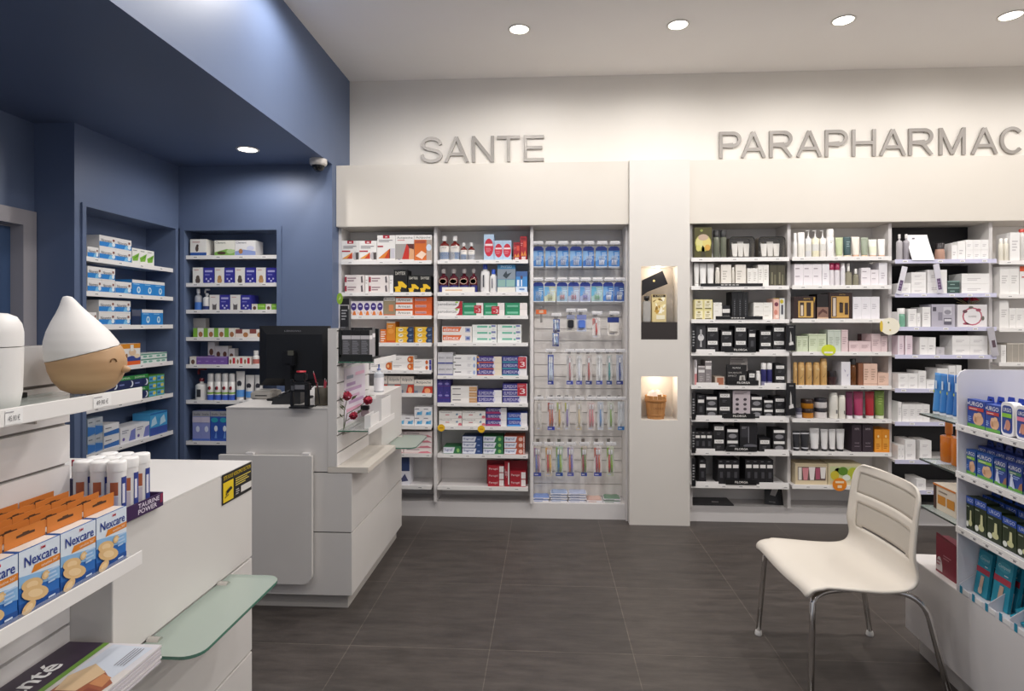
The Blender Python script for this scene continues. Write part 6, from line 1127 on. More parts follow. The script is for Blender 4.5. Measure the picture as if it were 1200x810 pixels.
MB().box(-.035, .035, -.075, -.03, zc + h * .34, zc + h * .58, M('131316', .4), .006).box(-.02, .02, -.075, -.055, .012, zc + h * .4, M('131316', .4), .004).box(.0, .035, -.077, -.0752, zc + h * .52, zc + h * .6, M('5b5a50', .4)).build('neck', t)
MB().box(-.1, .1, -.13, .05, 0, .012, M('131316', .4), .004).build('foot', t)
t.rotation_euler.z = math.radians(-3); tag(t, 'black computer monitor seen from behind on the service counter', 'monitor')
def atT(u, v): return atZ(u, v, ZTW)
p = atT(318, 474); 
t = empty('card_terminal', (p.x, p.y, ZTW)); m = MB().prism([(0, 0), (.155, 0), (.155, .075), (.12, .075), (.01, .03)], .1, M('202124', .4)).build('base', t)
mb = MB()
for k in range(5): mb.box(.03 + .02 * k, .042 + .02 * k, .02, .08, .042 + .0095 * k, .05 + .0095 * k, M('3b3c40', .4))
mb.build('keys', m); t.rotation_euler.z = .1
tag(t, 'low black wedge-shaped terminal at the counter front', 'card terminal')
p = atT(293, 468)
t = empty('receipt_printer', (p.x, p.y, ZTW)); MB().box(0, .125, 0, .14, 0, .042, M('b4afa8', .5), .006).build('housing', t); MB().box(.03, .1, -.0008, .0002, .018, .024, BLACK).build('slot', t); MB().box(.015, .11, .02, .12, .0425, .048, M('c2bdb5', .5), .002).build('lid', t)
tag(t, 'flat grey printer box at the left of the counter top', 'printer')
p = atT(338, 479)
t = empty('scanner_stand', (p.x + .055, p.y + .03, ZTW)); K2 = M('1d1e21', .35)
MB().box(-.055, .055, -.03, .045, 0, .01, K2, .003).build('foot', t)
MB().box(-.052, -.036, -.02, .0, .0105, .15, K2, .003).box(.02, .04, -.01, .02, .0105, .12, K2, .003).build('post', t)
MB().box(-.045, .05, -.03, .02, .085, .135, K2, .008).box(-.02, .03, -.034, -.0305, .1, .122, M('77777c', .3)).box(-.04, -.024, -.034, -.0305, .095, .118, M('54555a', .3)).build('scanner_head', t)
MB().box(-.03, .028, -.022, .022, .1355, .185, K2, .008).build('button_housing', t); MB().lathe([(.024, .1855), (.024, .192), (0, .194)], M('c0303c', .4), 16).build('red_button', t)
MB().tube([(.04, .03, .1), (.075, .03, .13), (.09, .0, .09), (.09, .02, .02), (.06, .03, .004)], .003, K2, 6).build('cable', t)
tag(t, 'black scanner stand with red button beside the pen cup', 'scanner stand')
p0 = atY(366, 478, 3.12); p1 = atY(384, 455, 3.12); w = p1.x - p0.x; h = p1.z - ZTW
t = empty('pen_cup', ((p0.x + p1.x) / 2, 3.16, ZTW)); MB().lathe([(w / 2 * .94, 0), (w / 2, .004), (w / 2, h), (w / 2 - .003, h), (w / 2 - .003, .006)], M('5f574a', .5), 24).build('cup', t)
tag(t, 'brown pen cup on the service counter', 'pen cup')
for k, (dx, dy, tx, ty, c, L, nm) in enumerate([(-.02, 0, -.03, 0, 'a8283a', .17, 'long red pen leaning left'), (.005, .008, .0, .01, 'b03044', .13, 'short red pen in the middle'), (.012, -.012, .012, 0, 'c23c50', .125, 'pale-tipped pink pen'), (.024, .004, .02, .01, '3f63b0', .13, 'blue pen at the right')]):
    mb = MB().tube([(dx * .3, dy * .3, .008), (dx + tx, dy + ty, L)], .004, M(c, .35), 8).tube([(dx + tx, dy + ty, L), (dx + tx * 1.06, dy + ty * 1.06, L + .012)], [.003, .001], M('dcd8d6', .4), 8)
    tag(mb.build('pen', loc=((p0.x + p1.x) / 2, 3.16, ZTW)), f'{nm} of the brown pen cup', 'pen', 'pens in the brown cup')

# ---------------------------------------------------------------- near counter with slatwall, left foreground
nx0, nx1, ny0, ny1, nyb = -1.65, -.98, .25, 1.941, 1.298
t, T = counter('sales_counter', nx0, nx1, ny0, ny1, 0, 0, 0, '')
ZN = 1.03
MB().box(nx0, nx1, nyb, ny1, .718, ZN, CTW, .0015, T=T).build('upper_cabinet', t)
MB().box(nx0, -1.135, ny0, nyb - .001, .718, ZN, CTW, .0015, T=T).build('upper_cabinet', t)
MB().box(nx0, nx1, nyb, ny1, ZN + .0005, ZN + .006, CTW, T=T).box(nx0, -1.135, ny0, nyb - .001, ZN + .0005, ZN + .006, CTW, T=T).build('worktop', t)
slat(-1.1345, -1.08, ny0, nyb - .001, .745, 1.447, T, t, GZ)
MB().box(-1.1345, -.885, ny0, nyb - .001, .7145, .744, LAM, .0015, T=T).build('ledge', t)
tag(t, 'white sales counter in the left foreground with security notice', 'counter')
ZNW = ZN + .0065
glass_shelf(nx1 + .0015, -.812, 1.35, 1.80, .708, 'frosted glass ledge on the near sales counter, left foreground', r=.045)
# security notice on the counter side
pa, pb_ = atX(259.5, 575, nx1), atX(294, 575, nx1)
za_, zb_ = atX(294, 573.5, nx1).z, atX(294, 541, nx1).z
w = pb_.y - pa.y; h = zb_ - za_; TT = Matrix.Rotation(math.pi / 2, 4, 'Z')
mb = MB().box(0, w, -.001, 0, 0, h, M('1a1918', .4))
mb.decals([('r', .03, .06, .36, .72, 'e9c81c'), ('t', .04, .8, .95, .93, 'SITE SOUS VIDEOPROTECTION', 'e9c81c'), ('l', .42, .42, .95, .72, 4, 'd6c35a'), ('r', .6, .12, .97, .34, 'dcd9d4'), ('l', .42, .12, .56, .34, 3, 'bdb9b4'),
           ('p', [(.1, .42), (.24, .52), (.28, .42), (.14, .32)], '1a1918'), ('p', [(.25, .42), (.33, .4), (.31, .47), (.27, .5)], '1a1918'), ('r', .11, .28, .14, .34, '1a1918'), ('p', [(.07, .2), (.2, .26), (.2, .29), (.07, .23)], '1a1918')], 0, w, 0, h, -.001)
o = mb.build('security_notice', loc=(nx1 + .0012, pa.y, za_), rz=math.pi / 2); tag(o, 'black and yellow video security notice on the near counter side', 'sign')
# upper display shelf
sx1 = -.884; sy0, sy1 = .3, 1.262
def nshelf(z, lab, lip=False):
    t = empty('display_shelf', (-1.079, sy0, z)); w, l = sx1 + 1.079, sy1 - sy0
    MB().box(0, w - .004, 0, l - .012, .012, .019, GLASS).build('glass_pane', t)
    b = MB().box(w - .003, w, 0, l, 0, .03, RAIL, .001); b.build('price_rail', t)
    for y in (.25, .8): MB().box(0, .12, l * y, l * y + .004, -.02, .0115, STEEL).build('bracket', t)
    MB().box(.001, .03, l - .14, l - .11, .0195, .03, BLACK).build('clip', t) if not lip else MB().box(w - .0145, w - .0135, 0, l - .02, .0195, .030, CLEAR).build('clear_lip', t)
    tag(t, lab, 'shelf'); return z + .0195, t
zu, su = nshelf(1.327, 'upper display shelf of the near counter, carrying two diffusers')
zn, sn_ = nshelf(.969, 'lower display shelf of the near counter, full of plaster boxes', True)
for (u, txt) in ((5.5, '45.90 €'), (109, '49.90 €')):
    pa, pb_ = atX(u, 480, sx1), atX(u + 21, 480, sx1); w = pb_.y - pa.y
    mb = MB(); Tm = Matrix.Translation((sx1 + 1.079 + .0008, pa.y - sy0, .003)) @ Matrix.Rotation(math.pi / 2, 4, 'Z')
    mb.add([(0, 0, 0), (w, 0, 0), (w, 0, .024), (0, 0, .024)], [(0, 1, 2, 3)], M('fbfaf8', .4), T=Tm); mb.decals([('l', .02, .78, .7, .95, 1, 'a9a6aa'), ('t', .15, .22, .8, .62, txt, '6a686c')], 0, w, 0, .024, 0, T=Tm)
    mb.build('price_label', su)
# wooden drop diffuser
ce = atZ(92, 459, zu); ce = Vector((-.985, 1.232, zu)); t = empty('aroma_diffuser', ce)
WD = noisy('beech_wood', 'c8a27a', 'b8926a', 6, .5, .05, (1, 1, 6)); WC = M('ece8e4', .5)
Rr = .081
def body_pt(th, ph):  # th from bottom 0..pi, ph azimuth in camera-facing frame (x right, y depth)
    z = -math.cos(th); s = math.sin(th); rr_ = s
    return Vector((rr_ * math.cos(ph), rr_ * math.sin(ph), z))
prof = [(0, 0), (.03, .001), (.048, .010), (.062, .028), (.0705, .050), (.0735, .072), (.0715, .092), (.0655, .112), (.056, .132), (.0425, .153), (.030, .170), (.0195, .186), (.0125, .199), (.008, .206), (0, .208)]
# swept off axis so the tip leans towards the shelf back; wood and white halves meet on a tilted plane
def ring(r, z): 
    k = max(0, (z - .06) / .148); off = -.036 * k ** 1.1
    return off
N = 36; fine = []
for i in range(len(prof) - 1):
    for q in range(4): f = q / 4; fine.append((prof[i][0] * (1 - f) + prof[i + 1][0] * f, prof[i][1] * (1 - f) + prof[i + 1][1] * f))
fine.append(prof[-1])
def pt(i, k): r_, z = fine[i]; a = 2 * math.pi * k / N; return Vector((r_ * math.cos(a) + ring(r_, z), r_ * math.sin(a), z))
pl = lambda p: p.z - (.074 + .26 * p.x)    # >0 is the white cap
bm = bmesh.new(); V = [[bm.verts.new(pt(i, k)) for k in range(N)] for i in range(1, len(fine) - 1)]
b0 = bm.verts.new(pt(0, 0)); b1 = bm.verts.new(pt(len(fine) - 1, 0))
for i in range(len(V) - 1):
    for k in range(N): bm.faces.new((V[i][k], V[i][(k + 1) % N], V[i + 1][(k + 1) % N], V[i + 1][k]))
for k in range(N): bm.faces.new((b0, V[0][(k + 1) % N], V[0][k])); bm.faces.new((b1, V[-1][k], V[-1][(k + 1) % N]))
def half(name, keep_top, m, par):
    c = bm.copy(); co = Vector((0, 0, .088)); no = Vector((-.26, 0, 1)).normalized()
    bmesh.ops.bisect_plane(c, geom=c.verts[:] + c.edges[:] + c.faces[:], plane_co=co + no * (.0006 if keep_top else -.0006), plane_no=no, clear_inner=keep_top, clear_outer=not keep_top)
    ed = [e for e in c.edges if e.is_boundary]; bmesh.ops.holes_fill(c, edges=ed)
    if keep_top:
        for v in c.verts: v.co = Vector((v.co.x + .0, v.co.y, v.co.z)) if True else v.co
    me = bpy.data.meshes.new(name); 
    for f in c.faces: f.smooth = len(f.verts) <= 4
    c.to_mesh(me); me.materials.append(m); c.free(); o = bpy.data.objects.new(name, me); SC.collection.objects.link(o); o.parent = par; return o
t.rotation_euler.z = YAW + math.atan((92 - 600) / F) * -1 - .0
half('white_cap', True, WC, t); half('wooden_body', False, WD, t)
# face: nose cone and two closed eyes, turned to the right and towards the viewer
def on_body(az, z, out=0):
    r_ = [fine[i][0] for i in range(len(fine)) if fine[i][1] >= z][0]; a = math.radians(az); return Vector(((r_ + out) * math.cos(a) + ring(r_, z), (r_ + out) * math.sin(a), z))
for az, z in ((-52, .068), (-5, .074)):
    c = on_body(az, z, .0); up = Vector((0, 0, 1)); side = Vector((-math.sin(math.radians(az)), math.cos(math.radians(az)), 0))
    MB().tube([c + side * (.007 * math.cos(q)) + up * (.007 * math.sin(q)) for q in [math.pi * j / 8 for j in range(9)]], .0016, M('7e5a34', .6), 6).build('eye', t)
c = on_body(-26, .05); d = Vector((math.cos(math.radians(-26)), math.sin(math.radians(-26)), -.05)).normalized()
MB().tube([c - d * .004, c + d * .004, c + d * .010, c + d * .013], [.0085, .0078, .005, .0015], WD, 14).build('nose', t)
tag(t, 'drop-shaped aroma diffuser, white cone over wooden face', 'aroma diffuser')
bm.free()
# white cylindrical diffuser
t = empty('aroma_diffuser', (-.974, .985, zu)); WCy = M('eeebe8', .4)
MB().lathe([(.040, 0), (.047, .004), (.051, .03), (.0525, .09), (.0525, .1085)], WCy, 32).build('base', t)
MB().lathe([(.0528, .110), (.0528, .135), (.050, .15), (.043, .162), (.03, .168), (0, .17)], WCy, 32).build('cover', t)
tag(t, 'plain white rounded diffuser cut by the left photo edge', 'aroma diffuser')
# plaster boxes
def nex(mbw=.0865, h=.113, d=.028):
    t = empty('plaster_box', (0, 0, 0)); w = mbw
    mb = MB().box(0, w, 0, d, 0, h, M('2f6fbe', .4), .0008)
    mb.add([(0, -.0004, .55 * h), (w, -.0004, .42 * h), (w, -.0004, h), (0, -.0004, h)], [(0, 1, 2, 3)], M('dfe9f4', .4))
    mb.add([(0, -.0006, .45 * h), (w, -.0006, .3 * h), (w, -.0006, .5 * h), (0, -.0006, .62 * h)], [(0, 1, 2, 3)], M('8fbce6', .4))
    mb.add([(0, -.0005, 0), (w, -.0005, 0), (w, -.0005, .14 * h), (0, -.0005, .2 * h)], [(0, 1, 2, 3)], M('22529c', .4))
    mb.add([(w * .28, -.0009, .60 * h), (w, -.0009, .60 * h), (w, -.0009, .71 * h), (w * .36, -.0009, .71 * h)], [(0, 1, 2, 3)], M('e0862c', .4)); mb.text(w * .52, w * .95, .63 * h, .68 * h, -.0013, 'sensitive 360°', M('fbeedd', .4))
    mb.text(w * .12, w * .93, .73 * h, .89 * h, -.0013, 'Nexcare', M('2a3f8f', .4), bold=.012); mb.text(w * .5, w * .62, .91 * h, .955 * h, -.0013, '3M', M('c9303a', .4), bold=.02)
    for kk, (cx_, cz_, rx, rz, an) in enumerate(((.3, .42, .26, .1, -.25), (.62, .47, .1, .07, .3), (.36, .27, .34, .11, -.35), (.2, .1, .17, .085, .35))):
        pts = []; 
        for k in range(16):
            a = k * math.pi / 8; X_ = rx * w * math.cos(a); Z_ = rz * h * (1 if rz > .1 else 1) * math.sin(a); pts.append((w * cx_ + X_ * math.cos(an) - Z_ * math.sin(an), -.0014 - .0006 * kk, h * cz_ + X_ * math.sin(an) + Z_ * math.cos(an)))
        pts = [(max(.0005, min(w - .0005, a_)), b_, max(.001, c_)) for a_, b_, c_ in pts]; mb.add(pts, [tuple(range(16))], M('e3bd86', .5)); 
        mb.add([(a_ * .55 + (w * cx_) * .45, b_ - .0002, c_ * .55 + h * cz_ * .45) for a_, b_, c_ in pts], [tuple(range(16))], M('efcf9f', .5))
    mb.decals([('l', .68, .3, .95, .55, 4, 'b9d4f0'), ('l', .68, .06, .95, .12, 1, 'dce8f6')], 0, w, 0, h, -.0016); mb.build('carton', t)
    tb = MB(); hh = .03
    pts = [(.001, h + .0006), (w - .001, h + .0006), (w - .001, h + hh), (.001, h + hh)]
    z1, z2 = h + hh * .5, h + hh * .72; x1, x2, x3, x4 = w * .28, w * .42, w * .58, w * .72
    tb.prism(pts, .0008, M('cf7a30', .5), T=Matrix.Translation((0, d - .001, 0)))
    tb.add([(x1, d - .0015, z1), (x4, d - .0015, z1), (x4, d - .0015, z1 + .004), (x3, d - .0015, z1 + .005), (x3, d - .0015, z2), (x2, d - .0015, z2), (x2, d - .0015, z1 + .005), (x1, d - .0015, z1 + .004)], [tuple(range(8))], M('4a2c14', .7))
    tb.add([(.004, .002, h + .0007), (w - .004, .002, h + .0007), (w - .004, d - .002, h + .0007), (.004, d - .002, h + .0007)], [(0, 1, 2, 3)], M('ece6df', .5))
    tb.build('hang_tab', t); return t
pro = nex(); first = True
rowN = ['front row', 'second row', 'third row', 'fourth row', 'fifth row']
for j in range(5):
    for i in range(7):
        o = pro if first else dup(pro); first = False
        y1_ = 1.240 - i * .0885
        o.location = (-.905 - j * .034, y1_ - .0865, zn + .0008); o.rotation_euler.z = math.pi / 2
        tag(o, f'blue plaster box with orange tab, {rowN[j]}, {["nearest the shelf end", "second from the shelf end", "third from the shelf end", "fourth from the shelf end", "fifth from the shelf end", "sixth from the shelf end", "last towards the left edge"][i]}', 'box', 'blue plaster boxes on the lower display shelf')
# effervescent tubes in a purple tray on the near counter
tx0, tx1, ty0, ty1 = -1.098, -.965, 1.300, 1.455
PU = M('3d2350', .4); mb = MB().box(0, ty1 - ty0, 0, tx1 - tx0, 0, .003, PU)
mb.box(0, ty1 - ty0, 0, .003, .003, .034, PU).box(0, ty1 - ty0, tx1 - tx0 - .003, tx1 - tx0, .003, .034, PU).box(0, .003, .003, tx1 - tx0 - .003, .003, .034, PU).box(ty1 - ty0 - .003, ty1 - ty0, .003, tx1 - tx0 - .003, .003, .034, PU)
mb.box(.003, ty1 - ty0 - .003, .003, tx1 - tx0 - .003, .003, .02, M('2a1838', .5))
W_ = ty1 - ty0; mb.text(W_ * .40, W_ * .9, .019, .030, -.0006, 'TAURINE', M('e6dcea', .4), bold=.015); mb.text(W_ * .40, W_ * .84, .005, .0165, -.0006, 'POWER', M('e6dcea', .4), bold=.015); mb.decals([('p', [(.92, .3), (.98, .3), (.99, .95), (.93, .95)], '8f2a4e')], 0, W_, 0, .034, 0)
o = mb.build('display_tray', loc=(tx1, ty0, ZNW), rz=math.pi / 2); tag(o, 'purple tray lettered TAURINE POWER on the near counter', 'display tray')
def eff():
    t = empty('effervescent_tube'); r = .0195
    mb = MB().lathe([(r * .97, 0), (r * .97, .098)], M('efecea', .35), 24)
    for a0, a1, z0, z1, c in ((-.55, .25, .01, .085, '2f3f8c'), (-1.75, -.9, .045, .075, 'b4623f'), (-1.75, -.9, .01, .042, 'cfc6d2'), (-.45, -.1, .025, .07, 'e6e4f0')):
        vs = []; n = 6; rr_ = r * (1.003 if c != 'e6e4f0' else 1.02)
        for k in range(n + 1): a = a0 + (a1 - a0) * k / n; vs += [(rr_ * math.cos(a), rr_ * math.sin(a), z0), (rr_ * math.cos(a), rr_ * math.sin(a), z1)]
        mb.add(vs, [(2 * k, 2 * k + 2, 2 * k + 3, 2 * k + 1) for k in range(n)], M(c, .4), True)
    mb.build('body', t); MB().lathe([(r * 1.02, .0985), (r * 1.02, .117), (r * .96, .120), (r * .55, .1205), (0, .118)], M('f4f2f0', .4), 24).build('cap', t); return t
pro = eff(); first = True
for j in range(3):
    for i in range(3):
        o = pro if first else dup(pro); first = False; o.rotation_euler.z = .1
        o.location = (-.989 - j * .0405, 1.324 + .041 * i, ZNW + .0215)
        tag(o, f'white effervescent tube, {["front", "middle", "back"][j]} row, {["nearest", "middle", "farthest"][i]} one in the purple tray', 'tube', 'effervescent tubes in the purple tray')
mb = MB().box(0, .03, 0, .02, 0, .09, M('2c2350', .4)).box(.006, .01, .004, .008, .09, .12, M('e6dcd8', .4)).box(.006, .01, .004, .008, .12, .135, M('b03040', .4))
tag(mb.build('carton', loc=(-1.131, 1.352, ZNW)), 'narrow dark navy box with a small stick beside the effervescent tubes', 'box')
# magazine pile on the ledge
for k in range(9):
    mw, mh = .215, .285; r = random.Random(k); c = 'f0ecea'
    mb = MB().box(0, mh, 0, mw, 0, .0039, M(['d8d2d6', 'cfc9cf', 'e0dbdc'][k % 3], .5))
    if k == 8:
        def q(pts, c, dz=.0003): mb.add([(a * mh, b * mw, .0039 + dz) for a, b in pts], [tuple(range(len(pts)))], M(c, .35))
        q([(0, 0), (1, 0), (1, 1), (0, 1)], 'd8d5da'); q([(0, .0), (.66, .0), (.60, 1), (0, 1)], 'd9d3cf', .0005)
        q([(.0, .62), (1, .62), (1, 1), (.0, 1)], '35263a', .0007); q([(0, .56), (1, .56), (1, .62), (0, .62)], '6f9a3a', .0009)
        q([(.5, .1), (.95, .05), (.98, .5), (.6, .52)], 'cfd6e2', .0008); q([(.1, .1), (.5, .03), (.64, .25), (.55, .5), (.1, .52)], 'a05c40', .001); q([(.4, .28), (.62, .22), (.72, .42), (.56, .53), (.4, .48)], 'd9bb94', .0012); q([(.45, .08), (.56, .1), (.6, .22), (.48, .24)], 'c98a5c', .0013); q([(.02, .3), (.2, .3), (.25, .55), (.02, .55)], '6f9ec0', .0014)
        q([(.2, .05), (.4, .02), (.44, .2), (.24, .24)], '8f4a38', .0016)
        vs, fs, asp = text_geo('santé', .02); mb.add([((.2 + .5 * a) * mh, (.71 + .19 * b) * mw, .0056) for a, b in vs], fs, M('f4f2f2', .4))
        for z_ in range(4): q([(.70 + .02 * 0, .12 + .03 * z_), (.93, .12 + .03 * z_), (.93, .13 + .03 * z_), (.7, .13 + .03 * z_)], '7d7a80', .002)
    o = mb.build('magazine', loc=(-1.072 + (k % 2) * .002, .992 + (k % 3) * .0015, .7445 + .0042 * k))
    # long side of the cover runs along the counter edge
    o.rotation_euler.z = math.radians(90); o.location.x = -.852 - (k % 2) * .002
    tag(o, f'health magazine on the near ledge, {["bottom", "second", "third", "fourth", "fifth", "sixth", "seventh", "eighth", "topmost"][k]} of the pile' if k else 'health magazine at the very bottom of the pile on the near ledge', 'magazine', 'pile of health magazines on the ledge')

# ---------------------------------------------------------------- gondola on its low platform, right foreground
PT = .437
P0 = atZ(1061, 648, PT); P0 = Vector((1.645, 2.838, 0))
GA = math.radians(-93.24); GR_ = Matrix.Rotation(GA, 4, 'Z'); GX = GR_ @ Vector((1, 0, 0)); GYv = GR_ @ Vector((0, 1, 0))
def GW(x, y, z): return P0 + GX * x + GYv * y + Vector((0, 0, z))
def gpx(u, v, y): p = atP(u, v, GW(0, y, 0), GYv) - P0; return p.dot(GX), p.z
xe = gpx(1121, 600, 0)[0]; XEND = 1.5
t = empty('platform', P0, GA)
MB().box(0, XEND, 0, .75, .10, PT, LAMG, .002).build('body', t); MB().box(.03, XEND, .045, .72, 0, .0995, M('c9c4bf', .5)).build('kick_plate', t)
tag(t, 'low white platform under the plaster gondola, right foreground', 'platform')
t = empty('gondola', GW(xe, 0, PT + .0008), GA)
ACR = M('e9e7ec', .22)
L = XEND - xe - .02; hz = 1.31 - PT
mb = MB().prism([(0, 0), (0, hz - .03), (.01, hz - .01), (.03, hz), (.33, hz), (.33, 0)], .008, ACR, T=Matrix.Rotation(math.pi / 2, 4, 'Z') @ Matrix.Translation((0, -.008, 0)))
mb.build('end_panel', t)
MB().box(.0085, L, .31, .33, 0, hz, ACR).build('back_panel', t)
MB().box(L + .0005, L + .0085, 0, .33, 0, hz, ACR).build('end_panel', t)
MB().box(.5, .54, .295, .3095, hz - .1, hz - .08, STEEL).build('bracket', t)
gz = []
for k, z in enumerate((1.0725, .886, .669)):
    zl = z - PT - .0008; sh = MB().box(.009, L - .001, .004, .3095, zl + .005, zl + .018, ACR).build('shelf', t)
    b = MB().box(.0, L, -.004, .0035, zl, zl + .024, RAIL)
    for i in range(12):
        a = .02 + .07 * i; b.add([(a, -.0046, zl + .004), (a + .045, -.0046, zl + .004), (a + .045, -.0046, zl + .019), (a, -.0046, zl + .019)], [(0, 1, 2, 3)], M('fbf9f6', .4)); b.decals([('r', a + .018, zl + .007, a + .032, zl + .0125, '8d8a8c'), ('r', a + .004, zl + .014, a + .04, zl + .016, 'b5b2b4')], 0, 1, 0, 1, -.0047)
    b.build('price_rail', sh)
    MB().box(.01, L - .01, .0045, .006, zl + .0185, zl + .0245, CLEAR).build('clear_lip', sh)
    gz.append(z + .018 + .0008)
gz.append(PT + .0035)
tag(t, 'white acrylic gondola of plaster packs standing on the platform', 'gondola')
def fillG(k, rows_, depth, y):
    def place(u, v): q = gpx(u, v, y); return max(q[0], xe + .0095), q[1]
    for o, s, z, dy in items(['upper shelf', 'middle shelf', 'lower shelf', 'floor tray'][k], 'right plaster gondola', gz[k], rows_, place, depth): o.location = GW(s, y + dy, z); o.rotation_euler.z = GA
def urgo(band, art):
    d = [('r', 0, 0, 1, .12, '5fa23c'), ('t', .14, .78, .9, .93, 'URGO', 'ffffff'), ('r', .04, .83, .12, .86, 'ffffff'), ('r', .065, .8, .095, .89, 'ffffff')]
    d += [('r', .1, .62, .95, .74, band), ('l', .16, .655, .85, .705, 1, 'f4e6e0')] if band else []
    if art == 'hand': d += [('e', .62, .32, .3, .22, 'd9ab86'), ('e', .5, .46, .12, .07, 'e6bd98'), ('e', .7, .5, .14, .07, 'e6bd98'), ('p', [(.42, .22), (.5, .42), (.56, .2)], 'b98560'), ('l', .08, .2, .3, .4, 3, '9fb6e4')]
    if art == 'arm': d += [('p', [(.1, .12), (.28, .12), (.34, .5), (.2, .58), (.14, .4)], 'cfd6ea'), ('e', .24, .6, .09, .05, 'dfe4f2'), ('p', [(.3, .1), (.5, .08), (.36, .4)], 'c4cbe2'), ('p', [(.7, .12), (1, .12), (1, .4), (.85, .34)], '9a6a4c'), ('l', .4, .45, .9, .6, 2, '8fa8e0')]
    if art == 'foot': d += [('p', [(.5, .18), (.75, .16), (.72, .6), (.56, .6)], 'd9d8a4'), ('e', .62, .22, .24, .1, 'cfcf9a'), ('e', .25, .16, .16, .09, 'e9ece2')]
    return d
STY['urgo_red'] = ('27479c', urgo('c23a34', 'hand')); STY['urgo_green'] = ('2456a4', urgo('8cc63a', 'hand')); STY['urgo_arm'] = ('26408f', urgo('3f7a58', 'arm'))
STY['urgo_foot'] = ('27351c', [('r', 0, .78, 1, 1, '2452b4'), ('t', .14, .84, .9, .95, 'URGO', 'dfe8fa'), ('l', .1, .66, .6, .73, 1, 'a8b49a')] + urgo(None, 'foot')[4:])
def p_tab(w, h, d, o, name='plaster_box'):
    t = empty(name); bh = h - .024; bxm(w, bh, d, o['sty']).build('carton', t)
    MB().prism([(.004, bh + .0005), (w - .004, bh + .0005), (w - .01, h), (.01, h)], .0012, M(o.get('c', '2c469e'), .4), T=Matrix.Translation((0, d - .0015, 0))).add([(w * .35, d - .0022, bh + .009), (w * .65, d - .0022, bh + .009), (w * .62, d - .0022, bh + .014), (w * .38, d - .0022, bh + .014)], [(0, 1, 2, 3)], M('10183c', .6)).build('hang_tab', t); return t
def p_tin(w, h, d, o, name='plaster_tin'):
    t = empty(name); r = d / 2; n = 8; 
    def rr(w, h, q): 
        P = []
        for cx_, cz_, a0 in ((w - q, h - q, 0), (q, h - q, 90), (q, q, 180), (w - q, q, 270)): P += [(cx_ + q * math.cos(math.radians(a0 + 18 * k)), cz_ + q * math.sin(math.radians(a0 + 18 * k))) for k in range(6)]
        return P
    MB().prism(rr(w, h, w * .28), d, M('eeecec', .35)).build('case', t)
    P = rr(w * .8, h * .82, w * .22); m = MB().prism([(a + w * .1, b + h * .08) for a, b in P], .0006, M('2b4796', .4), T=Matrix.Translation((0, -.0008, 0)))
    m.decals([('t', .2, .72, .85, .83, 'URGO', 'ffffff'), ('r', .12, .55, .88, .67, o['c']), ('e', .6, .33, .2, .16, 'c98a74'), ('p', [(.3, .2), (.5, .5), (.42, .18)], 'd9b0a4')], 0, w, 0, h, -.001); m.build('label', t); return t
urd = 'blue plaster box with red band'; urg = 'blue plaster box with green band'
fillG(0, [('urgo_red', urd, 'box', 1133.7, 1154.4, 469, 1, 1), ('urgo_red', urd, 'box', 1154.9, 1172.4, 474.6, 1, 1), ((p_tin, dict(c='8cc63a')), 'white rounded plaster tin, green band', 'tin', 1173, 1188, 471.5, 1, 1), ((p_tin, dict(c='e2809c')), 'white rounded plaster tin, pink band', 'tin', 1190.4, 1206, 476, 1, 1)], .03, .03)
fillG(1, [('urgo_green', urg, 'box', 1127.4, 1143.6, 526.8, 1, 1), ('urgo_green', urg, 'box', 1145, 1164, 532.8, 1, 1), ('urgo_arm', 'dark blue bandage box', 'box', 1165.2, 1180, 539.4, 1, 1), ('urgo_arm', 'dark blue bandage box', 'box', 1181.4, 1198.6, 545, 1, 1), ('urgo_arm', 'dark blue bandage box', 'box', 1199.6, 1216, 552, 1, 1)], .03, .03)
fillG(2, [('urgo_foot', 'dark green foot care box', 'box', 1126.6, 1141.4, 581, 1, 1), ('urgo_foot', 'dark green foot care box', 'box', 1142, 1156.2, 587, 1, 1), ('urgo_foot', 'dark green foot care box', 'box', 1156.8, 1173.8, 597, 1, 1), ('urgo_foot', 'dark green foot care box', 'box', 1174.6, 1191.4, 608, 1, 1), ('urgo_foot', 'dark green foot care box', 'box', 1192.2, 1210, 618.5, 1, 1)], .045, .03)
# rows of tabbed boxes behind the front ones
for k, n_, w, h, sty, c, nm in ((0, 6, .052, .118, 'urgo_red', '2c4ab0', 'upper'), (1, 8, .048, .135, 'urgo_arm', '27408f', 'middle'), (2, 6, .06, .16, 'urgo_foot', '2452b4', 'lower')):
    x0 = .018 + xe; pro = None
    for j in range(3):
        for i in range(n_):
            if pro is None: pro = p_tab(w, h, .03, dict(sty=sty, c=c)); o = pro
            else: o = dup(pro)
            o.location = GW(x0 + .004 + i * (w + .003) + .004 * j, (.066 if k < 2 else .082) + j * .034, gz[k] + .0006); o.rotation_euler.z = GA
            tag(o, f'tabbed blue box, {ordw[i]} from gondola end, {["second", "third", "fourth"][j]} row back, {nm} shelf', 'box', f'tabbed boxes behind the front row of the {nm} gondola shelf')
